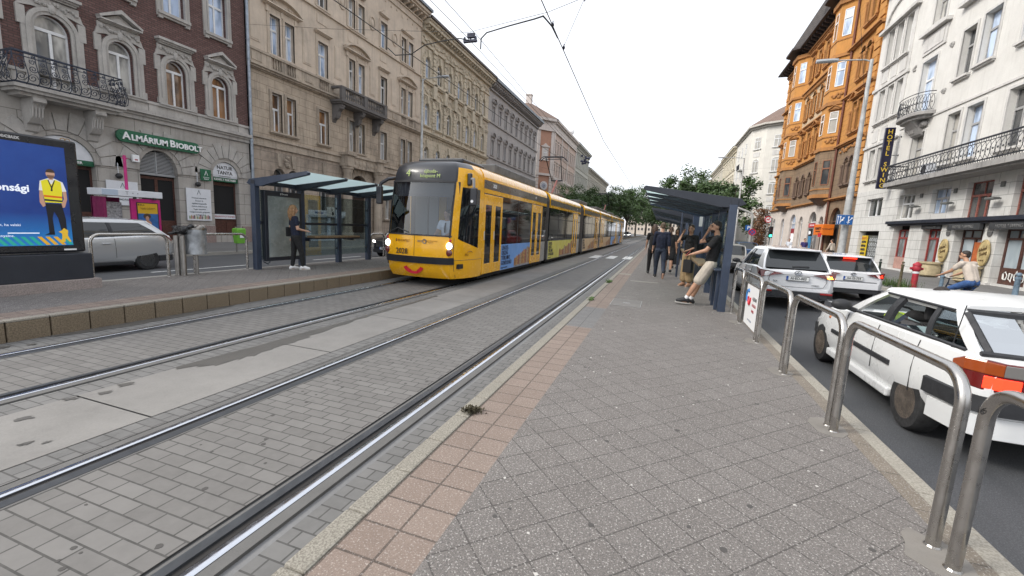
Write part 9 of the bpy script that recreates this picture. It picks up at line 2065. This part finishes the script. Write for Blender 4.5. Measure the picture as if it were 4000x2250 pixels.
# ---------- trees
LEAF = None
def leafmat(name, c):
    m, nt, b = _nt(name); b.inputs['Roughness'].default_value = .55; ob = nt.nodes.new('ShaderNodeNewGeometry')
    v = coords(nt); f = noise(nt, v, .9, 4, .7, .3, .7); f2 = noise(nt, v, 11, 2, .6, .3, .7)
    cc = mixc(nt, f, tuple(x*.55 for x in c), tuple(x*1.5 for x in c)); cc = mixc(nt, mul(nt, f2, .35), cc, (c[0]*1.9,c[1]*1.6,c[2]*.9)); nt.links.new(cc, b.inputs['Base Color'])
    b.inputs['Transmission Weight'].default_value = 0; MATS[name] = m; return m
LG = leafmat('leaf_green', (.040,.080,.022)); LR_ = leafmat('leaf_russet', (.11,.05,.02)); BARK = plain('bark', (.06,.05,.04), .9, 0, .4, 8)
def tree_meshes(seed, R_, H_, trunk, n=5200, leaf=.17):
    r = random.Random(seed); m = MB(); m.tube([(0,0,-.1),(.05,.02,trunk*.5),(0,.05,trunk)], [.22,.17,.14], 10); limbs = []
    for k in range(9):
        a = 2*pi*k/9+r.uniform(-.3,.3); e = r.uniform(.5,1.25); L_ = R_*r.uniform(.55,.95); p1 = Vector((cos(a)*cos(e)*L_*.45, sin(a)*cos(e)*L_*.45, trunk+sin(e)*L_*.55)); p2 = Vector((cos(a)*cos(e)*L_, sin(a)*cos(e)*L_, trunk+sin(e)*(H_-trunk)*r.uniform(.6,.9)))
        m.tube([(0,.05,trunk*.92), p1, p2], [.11,.07,.03], 6); limbs += [p1*.5+p2*.5, p2]
    tr = m.mesh('trunk', BARK, 50)
    cl = []
    for k in range(34):
        b_ = r.choice(limbs); c = b_+Vector((r.gauss(0,R_*.3), r.gauss(0,R_*.3), r.gauss(0,R_*.24))); c.z = max(trunk*.85, min(H_-.3, c.z)); cl.append((c, R_*r.uniform(.16,.34)))
    m = MB()
    for k in range(n):
        c, q = cl[r.randrange(len(cl))]; d = Vector((r.gauss(0,1), r.gauss(0,1), r.gauss(0,.8))); d.normalize(); p = c+d*q*(r.random()**.4)
        u = Vector((r.gauss(0,1), r.gauss(0,1), r.gauss(0,.6))).normalized(); w_ = u.cross(d); 
        if w_.length < .1: continue
        w_.normalize(); s = leaf*r.uniform(.6,1.3); m.poly([p-u*s, p+w_*s*.55, p+u*s, p-w_*s*.55])
    return tr, m.mesh('crown', LG)
TM = [tree_meshes(1, 3.3, 9.2, 3.0), tree_meshes(2, 3.0, 8.4, 2.8), tree_meshes(3, 3.6, 10.2, 3.2)]
def tree(lb, x, y, k, sc=1.0, rz=0.0, g='street trees of the avenue'):
    t = thing('street_tree', lb, 'tree', (x,y,-.05), rz, g); t.scale = (sc,sc,sc); link('trunk', TM[k][0], t); link('crown', TM[k][1], t); return t
tl = [(-17.6,80,2,1.06,'broad green street tree first past the salmon corner house, left of the tram tail'),(-17.2,89,0,1.15,'green street tree second past the salmon corner house'),(-16.6,99,2,1.1,'green street tree third in the left row, behind the tram tail'),(-15.4,108,1,1.35,'tall loose-crowned tree rising highest at the right end of the left row'),(-15.2,120,0,1.15,'left row tree standing directly over the oncoming white van'),(-14.2,133,2,1.1,'left row tree over the middle of the parked car queue'),(-13.4,148,1,1.3,'left row tree near the far end of the car queue'),(-12.5,165,0,1.35,'small far tree closing the left row'),(-10.5,188,2,1.35,'distant tree left of the avenue axis, in front of the end house'),(-7.4,215,1,1.45,'distant tree nearest the avenue axis')]
for i, (x,y,k,s,lb) in enumerate(tl): tree(lb, x, y, k, (1.75+.096*y)/(9.2,8.4,10.2)[k], i*1.3)
tr_ = [(9.6,72,1,1.0,'tree just right of the near shelter, against the white corner house'),(7.6,80,0,1.05,'round tree above the right half of the near shelter roof'),(5.2,84,2,1.0,'tall tree above the middle of the near shelter roof'),(3.0,88,1,1.2,'highest loose-topped tree above the left half of the near shelter roof'),(1.6,96,0,1.05,'tree left of the highest right-hand tree, above the second shelter'),(.2,112,2,.95,'green tree behind the second shelter roof'),(-1.5,132,1,1.05,'lower tree behind the third shelter'),(-3.2,155,0,1.05,'far tree at the left end of the right-hand group'),(6.6,95,2,1.05,'dark tree filling the gap under the near shelter roof')]
for i, (x,y,k,s,lb) in enumerate(tr_): tree(lb, x, y, k, s*1.28, .7+i*1.1)
t = thing('creeper_bush', 'russet and green creeper growing up the corner of the orange house', 'bush', (13.0,66.5,0)); r = random.Random(12); m = MB()
for k in range(1500):
    z = r.uniform(.3,5.6); w_ = 1.1*(1-.35*abs(z-3.2)/3); p = Vector((r.gauss(-.3,w_*.5), r.gauss(0,w_*.6), z)); u = Vector((r.gauss(0,1),r.gauss(0,1),r.gauss(0,1))).normalized(); v_ = u.cross(Vector((r.gauss(0,1),1,r.gauss(0,1)))).normalized(); s = .14; m.poly([p-u*s,p+v_*s*.6,p+u*s,p-v_*s*.6])
m.build('crown', LR_, t); m = MB(); m.tube([(0,0,-.1),(-.1,.1,2),(-.2,0,4.5)], .07, 6); m.build('trunk', BARK, t)
